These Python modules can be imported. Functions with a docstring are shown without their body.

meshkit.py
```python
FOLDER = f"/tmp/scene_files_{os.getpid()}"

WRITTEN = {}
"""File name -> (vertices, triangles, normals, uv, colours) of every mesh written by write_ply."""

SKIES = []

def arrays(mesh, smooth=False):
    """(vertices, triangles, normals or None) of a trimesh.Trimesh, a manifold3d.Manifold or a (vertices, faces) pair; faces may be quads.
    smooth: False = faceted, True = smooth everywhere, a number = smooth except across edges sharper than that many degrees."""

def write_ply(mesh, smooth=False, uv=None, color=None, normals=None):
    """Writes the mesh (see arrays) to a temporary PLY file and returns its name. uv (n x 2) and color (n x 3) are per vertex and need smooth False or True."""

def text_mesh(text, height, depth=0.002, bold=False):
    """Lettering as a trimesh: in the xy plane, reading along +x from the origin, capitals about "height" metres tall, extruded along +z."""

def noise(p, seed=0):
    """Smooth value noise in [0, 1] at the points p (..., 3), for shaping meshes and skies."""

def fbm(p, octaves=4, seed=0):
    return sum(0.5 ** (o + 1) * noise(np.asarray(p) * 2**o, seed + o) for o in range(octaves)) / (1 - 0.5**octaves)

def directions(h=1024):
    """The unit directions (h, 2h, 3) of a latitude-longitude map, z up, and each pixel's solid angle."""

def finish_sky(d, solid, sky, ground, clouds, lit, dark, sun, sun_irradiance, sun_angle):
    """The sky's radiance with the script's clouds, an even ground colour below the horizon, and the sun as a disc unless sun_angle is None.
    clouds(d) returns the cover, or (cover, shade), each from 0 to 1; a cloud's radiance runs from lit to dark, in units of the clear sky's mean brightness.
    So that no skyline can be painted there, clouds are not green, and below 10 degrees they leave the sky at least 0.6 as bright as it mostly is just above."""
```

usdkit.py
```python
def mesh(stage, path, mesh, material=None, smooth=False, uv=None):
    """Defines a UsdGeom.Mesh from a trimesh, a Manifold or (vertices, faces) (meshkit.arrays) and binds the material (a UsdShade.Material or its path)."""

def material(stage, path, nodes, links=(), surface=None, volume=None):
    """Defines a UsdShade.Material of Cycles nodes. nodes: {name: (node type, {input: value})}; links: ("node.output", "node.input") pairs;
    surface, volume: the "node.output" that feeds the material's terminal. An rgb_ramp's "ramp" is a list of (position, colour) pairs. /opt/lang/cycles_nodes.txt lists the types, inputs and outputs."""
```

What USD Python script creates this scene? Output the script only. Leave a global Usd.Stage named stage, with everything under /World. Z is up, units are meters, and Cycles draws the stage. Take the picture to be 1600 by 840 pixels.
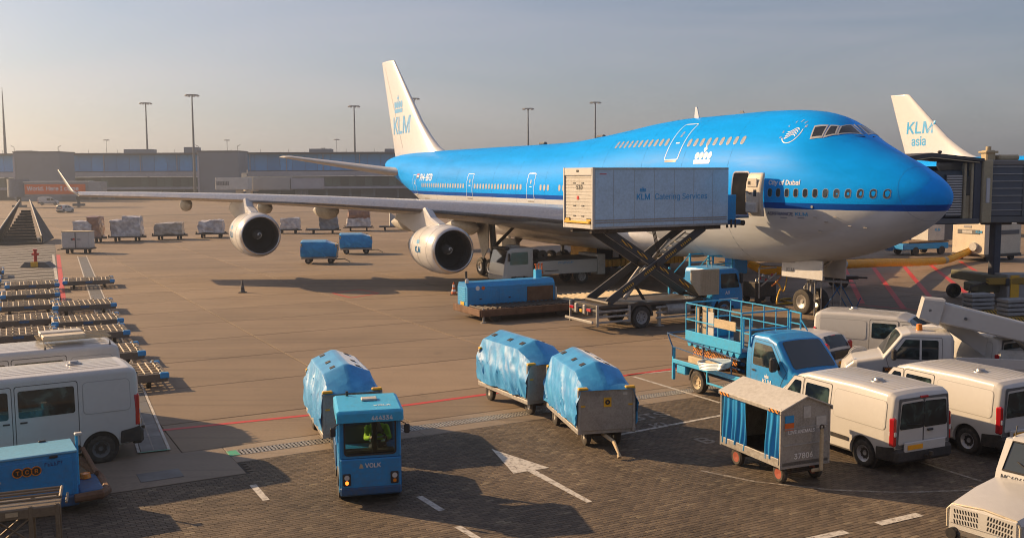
import math, random
import numpy as np
import trimesh, manifold3d, shapely
from shapely.geometry import Polygon, box as sbox
from shapely.ops import unary_union
import usdkit, meshkit
from pxr import Usd, UsdGeom, UsdLux, UsdShade, Sdf, Gf

stage = Usd.Stage.CreateInMemory()
UsdGeom.SetStageUpAxis(stage, UsdGeom.Tokens.z)
UsdGeom.SetStageMetersPerUnit(stage, 1.0)
UsdGeom.Xform.Define(stage, '/World')
UsdGeom.Scope.Define(stage, '/World/Looks')

# ------------------------------------------------------------------ camera
CAM_H, PITCH, ROLL, FPX = 6.89134711, 0.0941858553, -0.00437783796, 1542.12441
_c, _s = math.cos(PITCH), math.sin(PITCH)
_cr, _sr = math.cos(ROLL), math.sin(ROLL)
CAMR = np.array([[_cr, -_sr, 0], [_sr, _cr, 0], [0, 0, 1]]) @ np.array([[1, 0, 0], [0, -_s, -_c], [0, _c, -_s]])
cam = UsdGeom.Camera.Define(stage, '/World/camera')
_m = Gf.Matrix4d(1.0)
for _i, _r in enumerate((CAMR[0], -CAMR[1], -CAMR[2])):
    _m.SetRow(_i, Gf.Vec4d(*map(float, _r), 0))
_m.SetRow(3, Gf.Vec4d(0, 0, CAM_H, 1))
cam.AddTransformOp().Set(_m)
cam.CreateHorizontalApertureAttr(36.0)
cam.CreateVerticalApertureAttr(36.0 * 537 / 1024)
cam.CreateFocalLengthAttr(36.0 * FPX / 1600)
cam.CreateClippingRangeAttr(Gf.Vec2f(0.1, 20000))
cam.CreateExposureAttr(EXPOSURE := 0.7)

# ------------------------------------------------------------------ sky and sun
SUN_AZ, SUN_EL = math.radians(155.0), math.radians(25.0)      # direction towards the sun, counted from +x
SUN = (math.cos(SUN_AZ) * math.cos(SUN_EL), math.sin(SUN_AZ) * math.cos(SUN_EL), math.sin(SUN_EL))
VEIL, VEIL0, VEIL1 = (9.6, 7.9, 7.7), 0.06, 0.28                # a thin veil of high cloud
sky_mat = usdkit.material(stage, '/World/Looks/sky_look', {
    'sky': ('sky_texture', {'sky_type': 'single_scattering', 'sun_disc': False, 'sun_elevation': SUN_EL,
                            'sun_rotation': math.atan2(SUN[0], SUN[1]), 'altitude': 0.0, 'air_density': 1.0,
                            'aerosol_density': 1.7, 'ozone_density': 4.0}),
    'tc': ('texture_coordinate', {}), 'mp': ('mapping', {'scale': (1.2, 1.2, 7.0)}), 'n': ('noise_texture', {'scale': 1.6, 'detail': 5.0, 'roughness': 0.55, 'distortion': 0.6}),
    'r': ('map_range', {'from_min': 0.3, 'from_max': 0.7, 'to_min': VEIL0, 'to_max': VEIL1, 'clamp': True}), 'mx': ('mix', {'color2': VEIL}),
    'bg': ('background_shader', {'strength': 0.056})},
    [('sky.color', 'mx.color1'), ('tc.generated', 'mp.vector'), ('mp.vector', 'n.vector'), ('n.fac', 'r.value'), ('r.result', 'mx.fac'), ('mx.color', 'bg.color')], surface='bg.background')
dome = UsdLux.DomeLight.Define(stage, '/World/sky')
UsdShade.MaterialBindingAPI.Apply(dome.GetPrim()).Bind(sky_mat)
dome.GetPrim().SetCustomDataByKey('kind', 'structure')
sun = UsdLux.DistantLight.Define(stage, '/World/sun')
sun.CreateNormalizeAttr(True)
sun.CreateIntensityAttr(1.25)
sun.CreateAngleAttr(0.5)
sun.CreateColorAttr(Gf.Vec3f(1.0, 0.67, 0.36))
_z = np.array(SUN); _x = np.cross([0, 0, 1.0], _z); _x /= np.linalg.norm(_x); _y = np.cross(_z, _x)
_m = Gf.Matrix4d(1.0)
for _i, _r in enumerate((_x, _y, _z)):
    _m.SetRow(_i, Gf.Vec4d(*map(float, _r), 0))
sun.AddTransformOp().Set(_m)

# ------------------------------------------------------------------ helpers: names, things, parts
_names = {}
def numbered(parent, name):
    k = (parent, name); n = _names.get(k, 0); _names[k] = n + 1
    return name if n == 0 else f'{name}_{n:03d}'
def tag(prim, label=None, cat=None, group=None, kind=None):
    for k, v in (('label', label), ('category', cat), ('group', group), ('kind', kind)):
        if v: prim.SetCustomDataByKey(k, v)
    return prim
def thing(name, label, cat, loc=(0, 0, 0), rz=0.0, group=None, rx=None):
    x = UsdGeom.Xform.Define(stage, '/World/' + numbered('/World', name))
    x.AddTranslateOp().Set(Gf.Vec3d(*map(float, (list(loc) + [0])[:3])))
    x.AddRotateZOp().Set(float(rz))
    return tag(x.GetPrim(), label, cat, group)
def clone(src, name, label, loc, rz=0.0, group=None):
    was = src.GetCustomData()
    r = thing(name, label, was['category'], loc, rz, group or was.get('group'))
    r.GetReferences().AddInternalReference(src.GetPath()); r.SetInstanceable(True)
    return r
def pth(parent):
    return parent if isinstance(parent, str) else str(parent.GetPath())
def obj(name, mesh, mat, parent='/World', smooth=35, label=None, cat=None, group=None, kind=None):
    par = pth(parent)
    if isinstance(mesh, MB): mesh = mesh.mesh()
    m = usdkit.mesh(stage, par + '/' + numbered(par, name), mesh, mat, smooth=smooth)
    return tag(m.GetPrim(), label, cat, group, kind)

# ------------------------------------------------------------------ helpers: meshes
def rot(rz):
    a = math.radians(rz); return np.array([[math.cos(a), -math.sin(a), 0], [math.sin(a), math.cos(a), 0], [0, 0, 1.0]])
_HULL = {}
def hull_faces(pts):
    from scipy.spatial import ConvexHull
    h = ConvexHull(pts); f = h.simplices.copy(); c = pts.mean(0)
    n = np.cross(pts[f[:, 1]] - pts[f[:, 0]], pts[f[:, 2]] - pts[f[:, 0]])
    flip = np.einsum('ij,ij->i', n, pts[f[:, 0]] - c) < 0
    f[flip] = f[flip][:, ::-1]
    return f
class MB:
    def __init__(self): self.V, self.F, self.n = [], [], 0
    def add(self, v, f):
        v = np.asarray(v, float); f = np.asarray(f, int)
        if f.shape[1] == 4: f = np.vstack([f[:, [0, 1, 2]], f[:, [0, 2, 3]]])
        self.V.append(v); self.F.append(f + self.n); self.n += len(v); return self
    def tm(self, m, T=None, o=(0, 0, 0)):
        v = np.asarray(m.vertices, float)
        if T is not None: v = v @ np.asarray(T).T
        return self.add(v + np.asarray(o, float), m.faces)
    def mesh(self): return (np.vstack(self.V), np.vstack(self.F))
    def box(self, s, c, rz=0, ch=0.0, R=None):
        """size s, centre c, chamfer ch, turned by rz degrees (or the matrix R) about its centre"""
        s = np.asarray(s, float) / 2; ch = min(ch, 0.45 * 2 * s.min())
        if ch > 0:
            pts = []
            for sg in np.array(np.meshgrid([-1, 1], [-1, 1], [-1, 1])).T.reshape(-1, 3):
                for k in range(3):
                    d = s - ch; d[k] = s[k]; pts.append(sg * d)
            pts = np.array(pts)
            if 'ch' not in _HULL:
                q = []
                for sg in np.array(np.meshgrid([-1, 1], [-1, 1], [-1, 1])).T.reshape(-1, 3):
                    for k in range(3):
                        d = np.ones(3) * 0.8; d[k] = 1; q.append(sg * d)
                _HULL['ch'] = hull_faces(np.array(q))
            f = _HULL['ch']
        else:
            pts = np.array(np.meshgrid([-1, 1], [-1, 1], [-1, 1], indexing='ij')).reshape(3, -1).T * s
            f = np.array([[0, 1, 3], [0, 3, 2], [4, 6, 7], [4, 7, 5], [0, 4, 5], [0, 5, 1], [2, 3, 7], [2, 7, 6], [0, 2, 6], [0, 6, 4], [1, 5, 7], [1, 7, 3]])
        M = R if R is not None else rot(rz)
        return self.add(pts @ np.asarray(M).T + np.asarray(c, float), f)
    def cyl(self, p0, p1, r0, r1=None, n=12):
        return self.tube([p0, p1], [r0, r0 if r1 is None else r1], n)
    def tube(self, pts, r, n=8, closed=False):
        P = np.asarray(pts, float); m = len(P)
        r = np.broadcast_to(np.asarray(r, float), (m,))
        if closed: T = np.roll(P, -1, 0) - np.roll(P, 1, 0)
        else:
            T = np.empty_like(P); T[0] = P[1] - P[0]; T[-1] = P[-1] - P[-2]
            if m > 2:
                d = P[1:] - P[:-1]; d /= np.maximum(np.linalg.norm(d, axis=1, keepdims=True), 1e-9)
                T[1:-1] = d[1:] + d[:-1]
        T /= np.maximum(np.linalg.norm(T, axis=1, keepdims=True), 1e-9)
        up = np.array([0, 0, 1.0]) if abs(T[0, 2]) < 0.9 else np.array([1.0, 0, 0])
        a = np.linspace(0, 2 * np.pi, n, endpoint=False) + np.pi / n
        V = []
        X = np.cross(up, T[0]); X /= np.linalg.norm(X)
        for i in range(m):
            X = X - T[i] * (X @ T[i]); X /= max(np.linalg.norm(X), 1e-9)
            Y = np.cross(T[i], X)
            sc = 1.0
            if 0 < i < m - 1 and not closed:
                d = P[i] - P[i - 1]; d = d / max(np.linalg.norm(d), 1e-9); sc = 1 / max(abs(d @ T[i]), 0.5)
            V.append(P[i] + r[i] * sc * (np.cos(a)[:, None] * X + np.sin(a)[:, None] * Y))
        V = np.vstack(V); F = []
        k = m if closed else m - 1
        for i in range(k):
            j = (i + 1) % m
            for q in range(n):
                w = (q + 1) % n
                F.append([i * n + q, i * n + w, j * n + w, j * n + q])
        F = np.array(F); F = np.vstack([F[:, [0, 1, 2]], F[:, [0, 2, 3]]])
        if not closed:
            c = [[0, q + 1, q] for q in range(1, n - 1)] + [[(m - 1) * n, (m - 1) * n + q, (m - 1) * n + q + 1] for q in range(1, n - 1)]
            F = np.vstack([F, c])
        return self.add(V, F)
    def lathe(self, prof, o=(0, 0, 0), axis='y', n=24, closed=False):
        """prof: (radius, along) pairs turned about the axis through o"""
        p = np.asarray(prof, float); a = np.linspace(0, 2 * np.pi, n, endpoint=False)
        V = np.zeros((len(p), n, 3))
        i, j, k = {'x': (1, 2, 0), 'y': (2, 0, 1), 'z': (0, 1, 2)}[axis]
        V[:, :, i] = p[:, :1] * np.cos(a); V[:, :, j] = p[:, :1] * np.sin(a); V[:, :, k] = p[:, 1:2]
        F = []
        m = len(p)
        for r in range(m if closed else m - 1):
            r2 = (r + 1) % m
            for q in range(n):
                w = (q + 1) % n
                F.append([r * n + q, r * n + w, r2 * n + w, r2 * n + q])
        return self.add(V.reshape(-1, 3) + np.asarray(o, float), F)
    def prism(self, poly, lo, hi, axis='y'):
        """a 2D polygon (list or shapely) pushed from lo to hi along the axis; its plane is xz for y, yz for x, xy for z"""
        g = poly if hasattr(poly, 'exterior') else Polygon(poly)
        if not g.is_valid: g = g.buffer(0)
        for gg in getattr(g, 'geoms', [g]):
            m = trimesh.creation.extrude_polygon(gg, hi - lo, engine='earcut'); v = np.array(m.vertices); f = np.array(m.faces)
            h = v[:, 2] + lo
            if axis == 'z': w = np.c_[v[:, 0], v[:, 1], h]
            elif axis == 'y': w = np.c_[v[:, 0], h, v[:, 1]]; f = f[:, ::-1]
            else: w = np.c_[h, v[:, 0], v[:, 1]]
            self.add(w, f)
        return self
    def loft(self, rings, caps=True):
        R = np.asarray(rings, float); m, n = R.shape[:2]; V = R.reshape(-1, 3); F = []
        q = np.arange(n); w = (q + 1) % n
        for i in range(m - 1):
            F.append(np.c_[i * n + q, i * n + w, (i + 1) * n + w, (i + 1) * n + q])
        F = np.vstack(F); F = np.vstack([F[:, [0, 1, 2]], F[:, [0, 2, 3]]])
        if caps:
            V = np.vstack([V, R[0].mean(0), R[-1].mean(0)])
            F = np.vstack([F, np.c_[w, q, np.full(n, m * n)], np.c_[(m - 1) * n + q, (m - 1) * n + w, np.full(n, m * n + 1)]])
        return self.add(V, F)
    def text(self, s, h, o, X, Y, bold=True, depth=0.004, center=False):
        """lettering of height h, starting at o, reading along the unit vector X, with Y up"""
        m = meshkit.text_mesh(s, h, depth, bold); v = np.array(m.vertices)
        if center: v[:, 0] -= v[:, 0].max() / 2
        X = np.asarray(X, float); Y = np.asarray(Y, float); Z = np.cross(X, Y)
        return self.add(np.asarray(o, float) + v[:, :1] * X + v[:, 1:2] * Y + v[:, 2:] * Z, m.faces)
def rrect(x0, y0, x1, y1, r, k=4):
    r = min(r, (x1 - x0) / 2.01, (y1 - y0) / 2.01)
    return sbox(x0 + r, y0 + r, x1 - r, y1 - r).buffer(r, quad_segs=k)
def tri2d(poly, size=None):
    v, f = trimesh.creation.triangulate_polygon(poly, engine='earcut')
    v = np.c_[v, np.zeros(len(v))]
    if size: v, f = trimesh.remesh.subdivide_to_size(v, f, size)
    f = np.asarray(f)
    a = v[f]; c = np.cross(a[:, 1] - a[:, 0], a[:, 2] - a[:, 0])[:, 2]
    f[c < 0] = f[c < 0][:, ::-1]
    return v[:, :2], f
def marks(o, X, Y, h, n, depth=.004):
    """a row of small worn strokes: lettering too faded to read"""
    mb = MB(); X, Y, o = (np.asarray(q, float) for q in (X, Y, o)); Z = np.cross(X, Y); r = random.Random(n * 7 + int(h * 1000)); x = 0.0
    for k in range(n):
        w = h * r.uniform(.35, .7)
        for (a, b, c, d) in ((0, .22, 0, 1), (.22, 1, .8, 1) if r.random() < .6 else (.22, 1, 0, .2), (.22, .8, .42, .58)):
            q = [o + X * (x + w * u) + Y * h * v for u, v in ((a, c), (b, c), (b, d), (a, d))]
            mb.add(q + [p - Z * .001 + Z * depth for p in q], [[4, 5, 6, 7], [0, 1, 5, 4], [1, 2, 6, 5], [2, 3, 7, 6], [3, 0, 4, 7]])
        x += w + h * .22
    return mb
def at(px, py, z=0.0):
    """the place on the level z that the photograph shows at (px, py), as worked out from the camera above"""
    d = np.array([(px - 800) / FPX, (py - 420) / FPX, 1]) @ CAMR
    t = (z - CAM_H) / d[2]; return (np.array([0, 0, CAM_H]) + t * d)
GRID = 28.8                                                    # the apron's joints and markings run this way
EV = np.array([math.cos(math.radians(GRID)), math.sin(math.radians(GRID))]); EU = np.array([-EV[1], EV[0]])
def vu(v, u, z=0.0): q = v * EV + u * EU; return np.array([q[0], q[1], z])

# ------------------------------------------------------------------ materials
def mat(name, rgb, rough=0.45, metal=0.0, dirt=0.25, dcol=(0.10, 0.08, 0.06), scale=1.2, coat=0.0, bump=0.0, bscale=60.0, spec=0.5, vary=0.0, streak=1.0):
    """paint, rubber, metal ...: a base colour with uneven dirt and sheen"""
    p = '/World/Looks/' + name
    dc = tuple(np.asarray(rgb) * (1 - 0.6) + np.asarray(dcol) * 0.6)
    nodes = {'tc': ('texture_coordinate', {}), 'map': ('mapping', {'scale': (1, 1, 1 / streak)}),
             'n1': ('noise_texture', {'scale': scale, 'detail': 6.0, 'roughness': 0.65}),
             'n2': ('noise_texture', {'scale': scale * 9, 'detail': 3.0, 'roughness': 0.6}),
             'mul': ('math', {'math_type': 'multiply'}),
             'rg': ('map_range', {'from_min': 0.16, 'from_max': 0.42, 'to_min': 0.0, 'to_max': float(dirt) * 2.2, 'clamp': True}),
             'mx': ('mix', {'color1': rgb, 'color2': dc}),
             'rr': ('map_range', {'from_min': 0.3, 'from_max': 0.7, 'to_min': max(0.03, rough * 0.8), 'to_max': min(1, rough * 1.25), 'clamp': True}),
             'p': ('principled_bsdf', {'metallic': metal, 'coat_weight': coat, 'coat_roughness': 0.12, 'specular_ior_level': spec})}
    links = [('tc.object', 'map.vector'), ('map.vector', 'n1.vector'), ('tc.object', 'n2.vector'), ('n1.fac', 'mul.value1'), ('n2.fac', 'mul.value2'),
             ('mul.value', 'rg.value'), ('rg.result', 'mx.fac'), ('n1.fac', 'rr.value'), ('rr.result', 'p.roughness')]
    if vary:
        nodes['oi'] = ('object_info', {}); nodes['vr'] = ('map_range', {'from_min': 0.0, 'from_max': 1.0, 'to_min': 1 - vary, 'to_max': 1 + vary})
        nodes['hs'] = ('hsv', {}); links += [('oi.random', 'vr.value'), ('vr.result', 'hs.value'), ('mx.color', 'hs.color'), ('hs.color', 'p.base_color')]
    else: links.append(('mx.color', 'p.base_color'))
    if bump:
        nodes['n3'] = ('noise_texture', {'scale': bscale, 'detail': 3.0}); nodes['b'] = ('bump', {'strength': 1.0, 'distance': bump})
        links += [('tc.object', 'n3.vector'), ('n3.fac', 'b.height'), ('b.normal', 'p.normal')]
    return usdkit.material(stage, p, nodes, links, surface='p.BSDF')
def glass(name, tint=(0.5, 0.6, 0.6), see=0.35, rough=0.03):
    """a dark tinted pane: some light passes, the rest is lost, the surface mirrors the sky"""
    p = '/World/Looks/' + name
    return usdkit.material(stage, p, {'t': ('transparent_bsdf', {'color': tuple(np.asarray(tint) * see)}), 'g': ('glossy_bsdf', {'color': (0.95, 0.95, 0.95), 'roughness': rough}),
                                      'f': ('fresnel', {'IOR': 1.52}), 'm': ('mix_closure', {})},
                           [('f.fac', 'm.fac'), ('t.BSDF', 'm.closure1'), ('g.BSDF', 'm.closure2')], surface='m.closure')
M = {}
def dm(name, *a, **k): M[name] = mat(name, *a, **k)
dm('white_paint', (0.52, 0.515, 0.50), 0.3, dirt=0.05, coat=0.3, scale=0.8)
dm('white_dull', (0.50, 0.49, 0.46), 0.5, dirt=0.25)
dm('beige_paint', (0.60, 0.53, 0.40), 0.5, dirt=0.25)
dm('blue_paint', (0.008, 0.26, 0.62), 0.38, dirt=0.22, coat=0.2)
dm('blue_light', (0.03, 0.40, 0.72), 0.42, dirt=0.18)
dm('blue_dark', (0.01, 0.10, 0.26), 0.5, dirt=0.35)
dm('blue_bright', (0.02, 0.34, 0.74), 0.45, dirt=0.05)
dm('navy', (0.005, 0.03, 0.16), 0.4, dirt=0.1)
dm('black_plastic', (0.018, 0.018, 0.02), 0.55, dirt=0.3)
dm('rubber', (0.022, 0.021, 0.02), 0.8, dirt=0.5, dcol=(0.12, 0.10, 0.08))
dm('dark_steel', (0.05, 0.048, 0.045), 0.55, metal=0.3, dirt=0.5, dcol=(0.16, 0.11, 0.07))
dm('steel', (0.42, 0.41, 0.40), 0.38, metal=0.8, dirt=0.3)
dm('galvanized', (0.40, 0.39, 0.37), 0.5, metal=0.45, dirt=0.4)
dm('aluminium_sheet', (0.36, 0.35, 0.33), 0.45, metal=0.35, dirt=0.35, scale=2.5)
dm('grey_paint', (0.30, 0.30, 0.30), 0.5, dirt=0.3)
dm('hubcap', (0.46, 0.46, 0.47), 0.35, metal=0.3, dirt=0.25)
dm('grey_dark', (0.11, 0.115, 0.12), 0.6, dirt=0.3)
dm('rust', (0.17, 0.09, 0.05), 0.8, dirt=0.6, dcol=(0.05, 0.03, 0.02), scale=2.5)
dm('yellow_paint', (0.75, 0.42, 0.015), 0.5, dirt=0.25)
dm('orange_hose', (0.95, 0.42, 0.0), 0.6, dirt=0.04, bump=0.004, bscale=25)
dm('orange_paint', (0.70, 0.13, 0.01), 0.45, dirt=0.1)
dm('red_paint', (0.50, 0.02, 0.015), 0.4, dirt=0.15)
dm('red_lens', (0.42, 0.006, 0.012), 0.15, dirt=0.05, coat=0.8)
dm('amber_lens', (0.75, 0.22, 0.01), 0.18, dirt=0.05, coat=0.6)
dm('clear_lens', (0.55, 0.55, 0.55), 0.12, dirt=0.05, coat=0.8)
dm('lettering_white', (0.74, 0.74, 0.74), 0.5, dirt=0.1)
dm('lettering_black', (0.02, 0.02, 0.02), 0.5, dirt=0.05)
dm('lettering_blue', (0.01, 0.27, 0.60), 0.5, dirt=0.05)
dm('plate_yellow', (0.80, 0.36, 0.01), 0.4, dirt=0.1)
dm('skin', (0.42, 0.22, 0.14), 0.5, dirt=0.0)
dm('hi_vis', (0.55, 0.80, 0.02), 0.7, dirt=0.05)
dm('dark_cloth', (0.02, 0.025, 0.05), 0.85, dirt=0.1)
dm('hair_dark', (0.03, 0.018, 0.01), 0.6, dirt=0.0)
dm('seat_grey', (0.09, 0.09, 0.095), 0.8, dirt=0.1)
dm('wood_board', (0.20, 0.13, 0.07), 0.8, dirt=0.4, scale=3)
dm('timber_pale', (0.52, 0.42, 0.27), 0.7, dirt=0.3, scale=3)
M['glass'] = glass('glass', (0.75, 0.86, 0.82), 0.8)
M['glass_dark'] = usdkit.material(stage, '/World/Looks/glass_dark', {'tc': ('texture_coordinate', {}), 'n': ('noise_texture', {'scale': 2.4, 'detail': 3.0, 'distortion': .6}), 'r': ('rgb_ramp', {'ramp': [(.40, (.006, .008, .009)), (.56, (.014, .022, .022)), (.68, (.045, .075, .068))]}),
    'p': ('principled_bsdf', {'roughness': .04, 'specular_ior_level': .7})}, [('tc.object', 'n.vector'), ('n.fac', 'r.fac'), ('r.color', 'p.base_color')], surface='p.BSDF')
M['glass_screen'] = mat('glass_screen', (0.025, 0.035, 0.04), 0.04, dirt=0.05, coat=0.8)
# ------------------------------------------------------------------ ground: materials
def ground_look(name, base, dark, light, joint=None, bumpd=0.004):
    n = {'g': ('geometry', {}), 'oi': ('object_info', {}),
         'a': ('noise_texture', {'scale': 0.11, 'detail': 6.0, 'roughness': 0.6}),
         'map': ('mapping', {'rotation': (0, 0, -math.radians(GRID)), 'scale': (0.12, 1.1, 1.0)}),
         'b': ('noise_texture', {'scale': 0.5, 'detail': 5.0, 'roughness': 0.65}),
         'c': ('noise_texture', {'scale': 14.0, 'detail': 4.0, 'roughness': 0.7}),
         'fine': ('noise_texture', {'scale': 160.0, 'detail': 2.0}),
         'ra': ('rgb_ramp', {'ramp': [(0.28, dark), (0.5, base), (0.75, light)]}),
         'rb': ('map_range', {'from_min': 0.35, 'from_max': 0.7, 'to_min': 0.90, 'to_max': 1.06, 'clamp': True}),
         'rc': ('map_range', {'from_min': 0.3, 'from_max': 0.7, 'to_min': 0.88, 'to_max': 1.1, 'clamp': True}),
         'rv': ('map_range', {'from_min': 0.0, 'from_max': 1.0, 'to_min': 0.88, 'to_max': 1.09}),
         'mt': ('mapping', {'rotation': (0, 0, -math.radians(GRID - 62)), 'scale': (0.04, 2.2, 1.0)}), 't': ('noise_texture', {'scale': 0.9, 'detail': 4.0, 'roughness': 0.6}),
         'rt': ('map_range', {'from_min': 0.54, 'from_max': 0.68, 'to_min': 1.0, 'to_max': 0.74, 'clamp': True}), 'sp': ('noise_texture', {'scale': 0.8, 'detail': 6.0, 'roughness': 0.72}),
         'rs': ('map_range', {'from_min': 0.60, 'from_max': 0.72, 'to_min': 1.0, 'to_max': 0.72, 'clamp': True}), 'm3': ('math', {'math_type': 'multiply'}), 'm4': ('math', {'math_type': 'multiply'}),
         'm1': ('math', {'math_type': 'multiply'}), 'm2': ('math', {'math_type': 'multiply'}),
         'hs': ('hsv', {}), 'bp': ('bump', {'distance': bumpd, 'strength': 0.6}),
         'p': ('principled_bsdf', {'roughness': 0.72, 'specular_ior_level': 0.35})}
    l = [('g.position', 'a.vector'), ('g.position', 'map.vector'), ('map.vector', 'b.vector'), ('g.position', 'c.vector'), ('g.position', 'fine.vector'),
         ('a.fac', 'ra.fac'), ('b.fac', 'rb.value'), ('c.fac', 'rc.value'), ('oi.random', 'rv.value'), ('g.position', 'mt.vector'), ('mt.vector', 't.vector'), ('t.fac', 'rt.value'), ('g.position', 'sp.vector'), ('sp.fac', 'rs.value'), ('rt.result', 'm3.value1'), ('rs.result', 'm3.value2'), ('m3.value', 'm4.value1'), ('m2.value', 'm4.value2'),
         ('rb.result', 'm1.value1'), ('rc.result', 'm1.value2'), ('m1.value', 'm2.value1'), ('rv.result', 'm2.value2'), ('m4.value', 'hs.value'),
         ('ra.color', 'hs.color'), ('hs.color', 'p.base_color'), ('fine.fac', 'bp.height'), ('bp.normal', 'p.normal')]
    return usdkit.material(stage, '/World/Looks/' + name, n, l, surface='p.BSDF')
M['concrete'] = ground_look('concrete', (0.225, 0.17, 0.118), (0.175, 0.131, 0.091), (0.27, 0.206, 0.145))
M['concrete_edge'] = ground_look('concrete_edge', (0.24, 0.195, 0.15), (0.18, 0.145, 0.115), (0.29, 0.235, 0.185))
M['asphalt'] = ground_look('asphalt', (0.085, 0.08, 0.074), (0.06, 0.057, 0.053), (0.11, 0.10, 0.092))
M['joint'] = mat('joint', (0.035, 0.03, 0.026), 0.9, dirt=0.2)
def paver_look():
    n = {'g': ('geometry', {}), 'rm': ('mapping', {'rotation': (0, 0, -math.radians(GRID))}), 'sx': ('separate_xyz', {}), 'ru': ('math', {'math_type': 'multiply', 'value2': 1 / 0.105}), 'rf': ('math', {'math_type': 'floor'}), 'rmod': ('math', {'math_type': 'floored_modulo', 'value2': 2.0}),
         'cv': ('math', {'math_type': 'multiply', 'value2': 1 / 0.21}), 'cs': ('math', {'math_type': 'multiply_add', 'value2': -0.5}), 'cf': ('math', {'math_type': 'floor'}), 'cx': ('combine_xyz', {}), 'wn': ('white_noise_texture', {'dimensions': '2D'}),
         'ra': ('rgb_ramp', {'ramp': [(0.0, (0.082, 0.064, 0.049)), (0.3, (0.105, 0.083, 0.062)), (0.75, (0.13, 0.101, 0.073)), (0.96, (0.145, 0.115, 0.084)), (1.0, (0.20, 0.165, 0.115))]}),
         'a': ('noise_texture', {'scale': 0.35, 'detail': 6.0, 'roughness': 0.65}), 'r2': ('map_range', {'from_min': 0.3, 'from_max': 0.7, 'to_min': 0.62, 'to_max': 1.25, 'clamp': True}),
         'c': ('noise_texture', {'scale': 45.0, 'detail': 4.0}), 'r3': ('map_range', {'from_min': 0.3, 'from_max': 0.7, 'to_min': 0.85, 'to_max': 1.15}),
         'm': ('math', {'math_type': 'multiply'}), 'hs': ('hsv', {}), 'bp': ('bump', {'distance': 0.003, 'strength': 0.7}), 'p': ('principled_bsdf', {'roughness': 0.75, 'specular_ior_level': 0.35})}
    l = [('g.position', 'rm.vector'), ('rm.vector', 'sx.vector'), ('sx.y', 'ru.value1'), ('ru.value', 'rf.value1'), ('rf.value', 'rmod.value1'), ('sx.x', 'cv.value1'), ('rmod.value', 'cs.value1'), ('cv.value', 'cs.value3'), ('cs.value', 'cf.value1'),
         ('cf.value', 'cx.x'), ('rf.value', 'cx.y'), ('cx.vector', 'wn.vector'), ('wn.value', 'ra.fac'), ('g.position', 'a.vector'), ('a.fac', 'r2.value'),
         ('g.position', 'c.vector'), ('c.fac', 'r3.value'), ('r2.result', 'm.value1'), ('r3.result', 'm.value2'), ('m.value', 'hs.value'), ('ra.color', 'hs.color'),
         ('hs.color', 'p.base_color'), ('c.fac', 'bp.height'), ('bp.normal', 'p.normal')]
    return usdkit.material(stage, '/World/Looks/paver', n, l, surface='p.BSDF')
M['paver'] = paver_look()
def worn(name, rgb, under, amount=0.5):
    n = {'g': ('geometry', {}), 'a': ('noise_texture', {'scale': 7.0, 'detail': 6.0, 'roughness': 0.75}), 'r': ('map_range', {'from_min': 0.62 - amount * 0.35, 'from_max': 0.68 - amount * 0.2, 'to_min': 0.0, 'to_max': 0.9, 'clamp': True}),
         'mx': ('mix', {'color1': rgb, 'color2': under}), 'p': ('principled_bsdf', {'roughness': 0.6})}
    return usdkit.material(stage, '/World/Looks/' + name, n, [('g.position', 'a.vector'), ('a.fac', 'r.value'), ('r.result', 'mx.fac'), ('mx.color', 'p.base_color')], surface='p.BSDF')
M['line_white'] = worn('line_white', (0.52, 0.50, 0.46), (0.16, 0.135, 0.11), 0.35)
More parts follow.
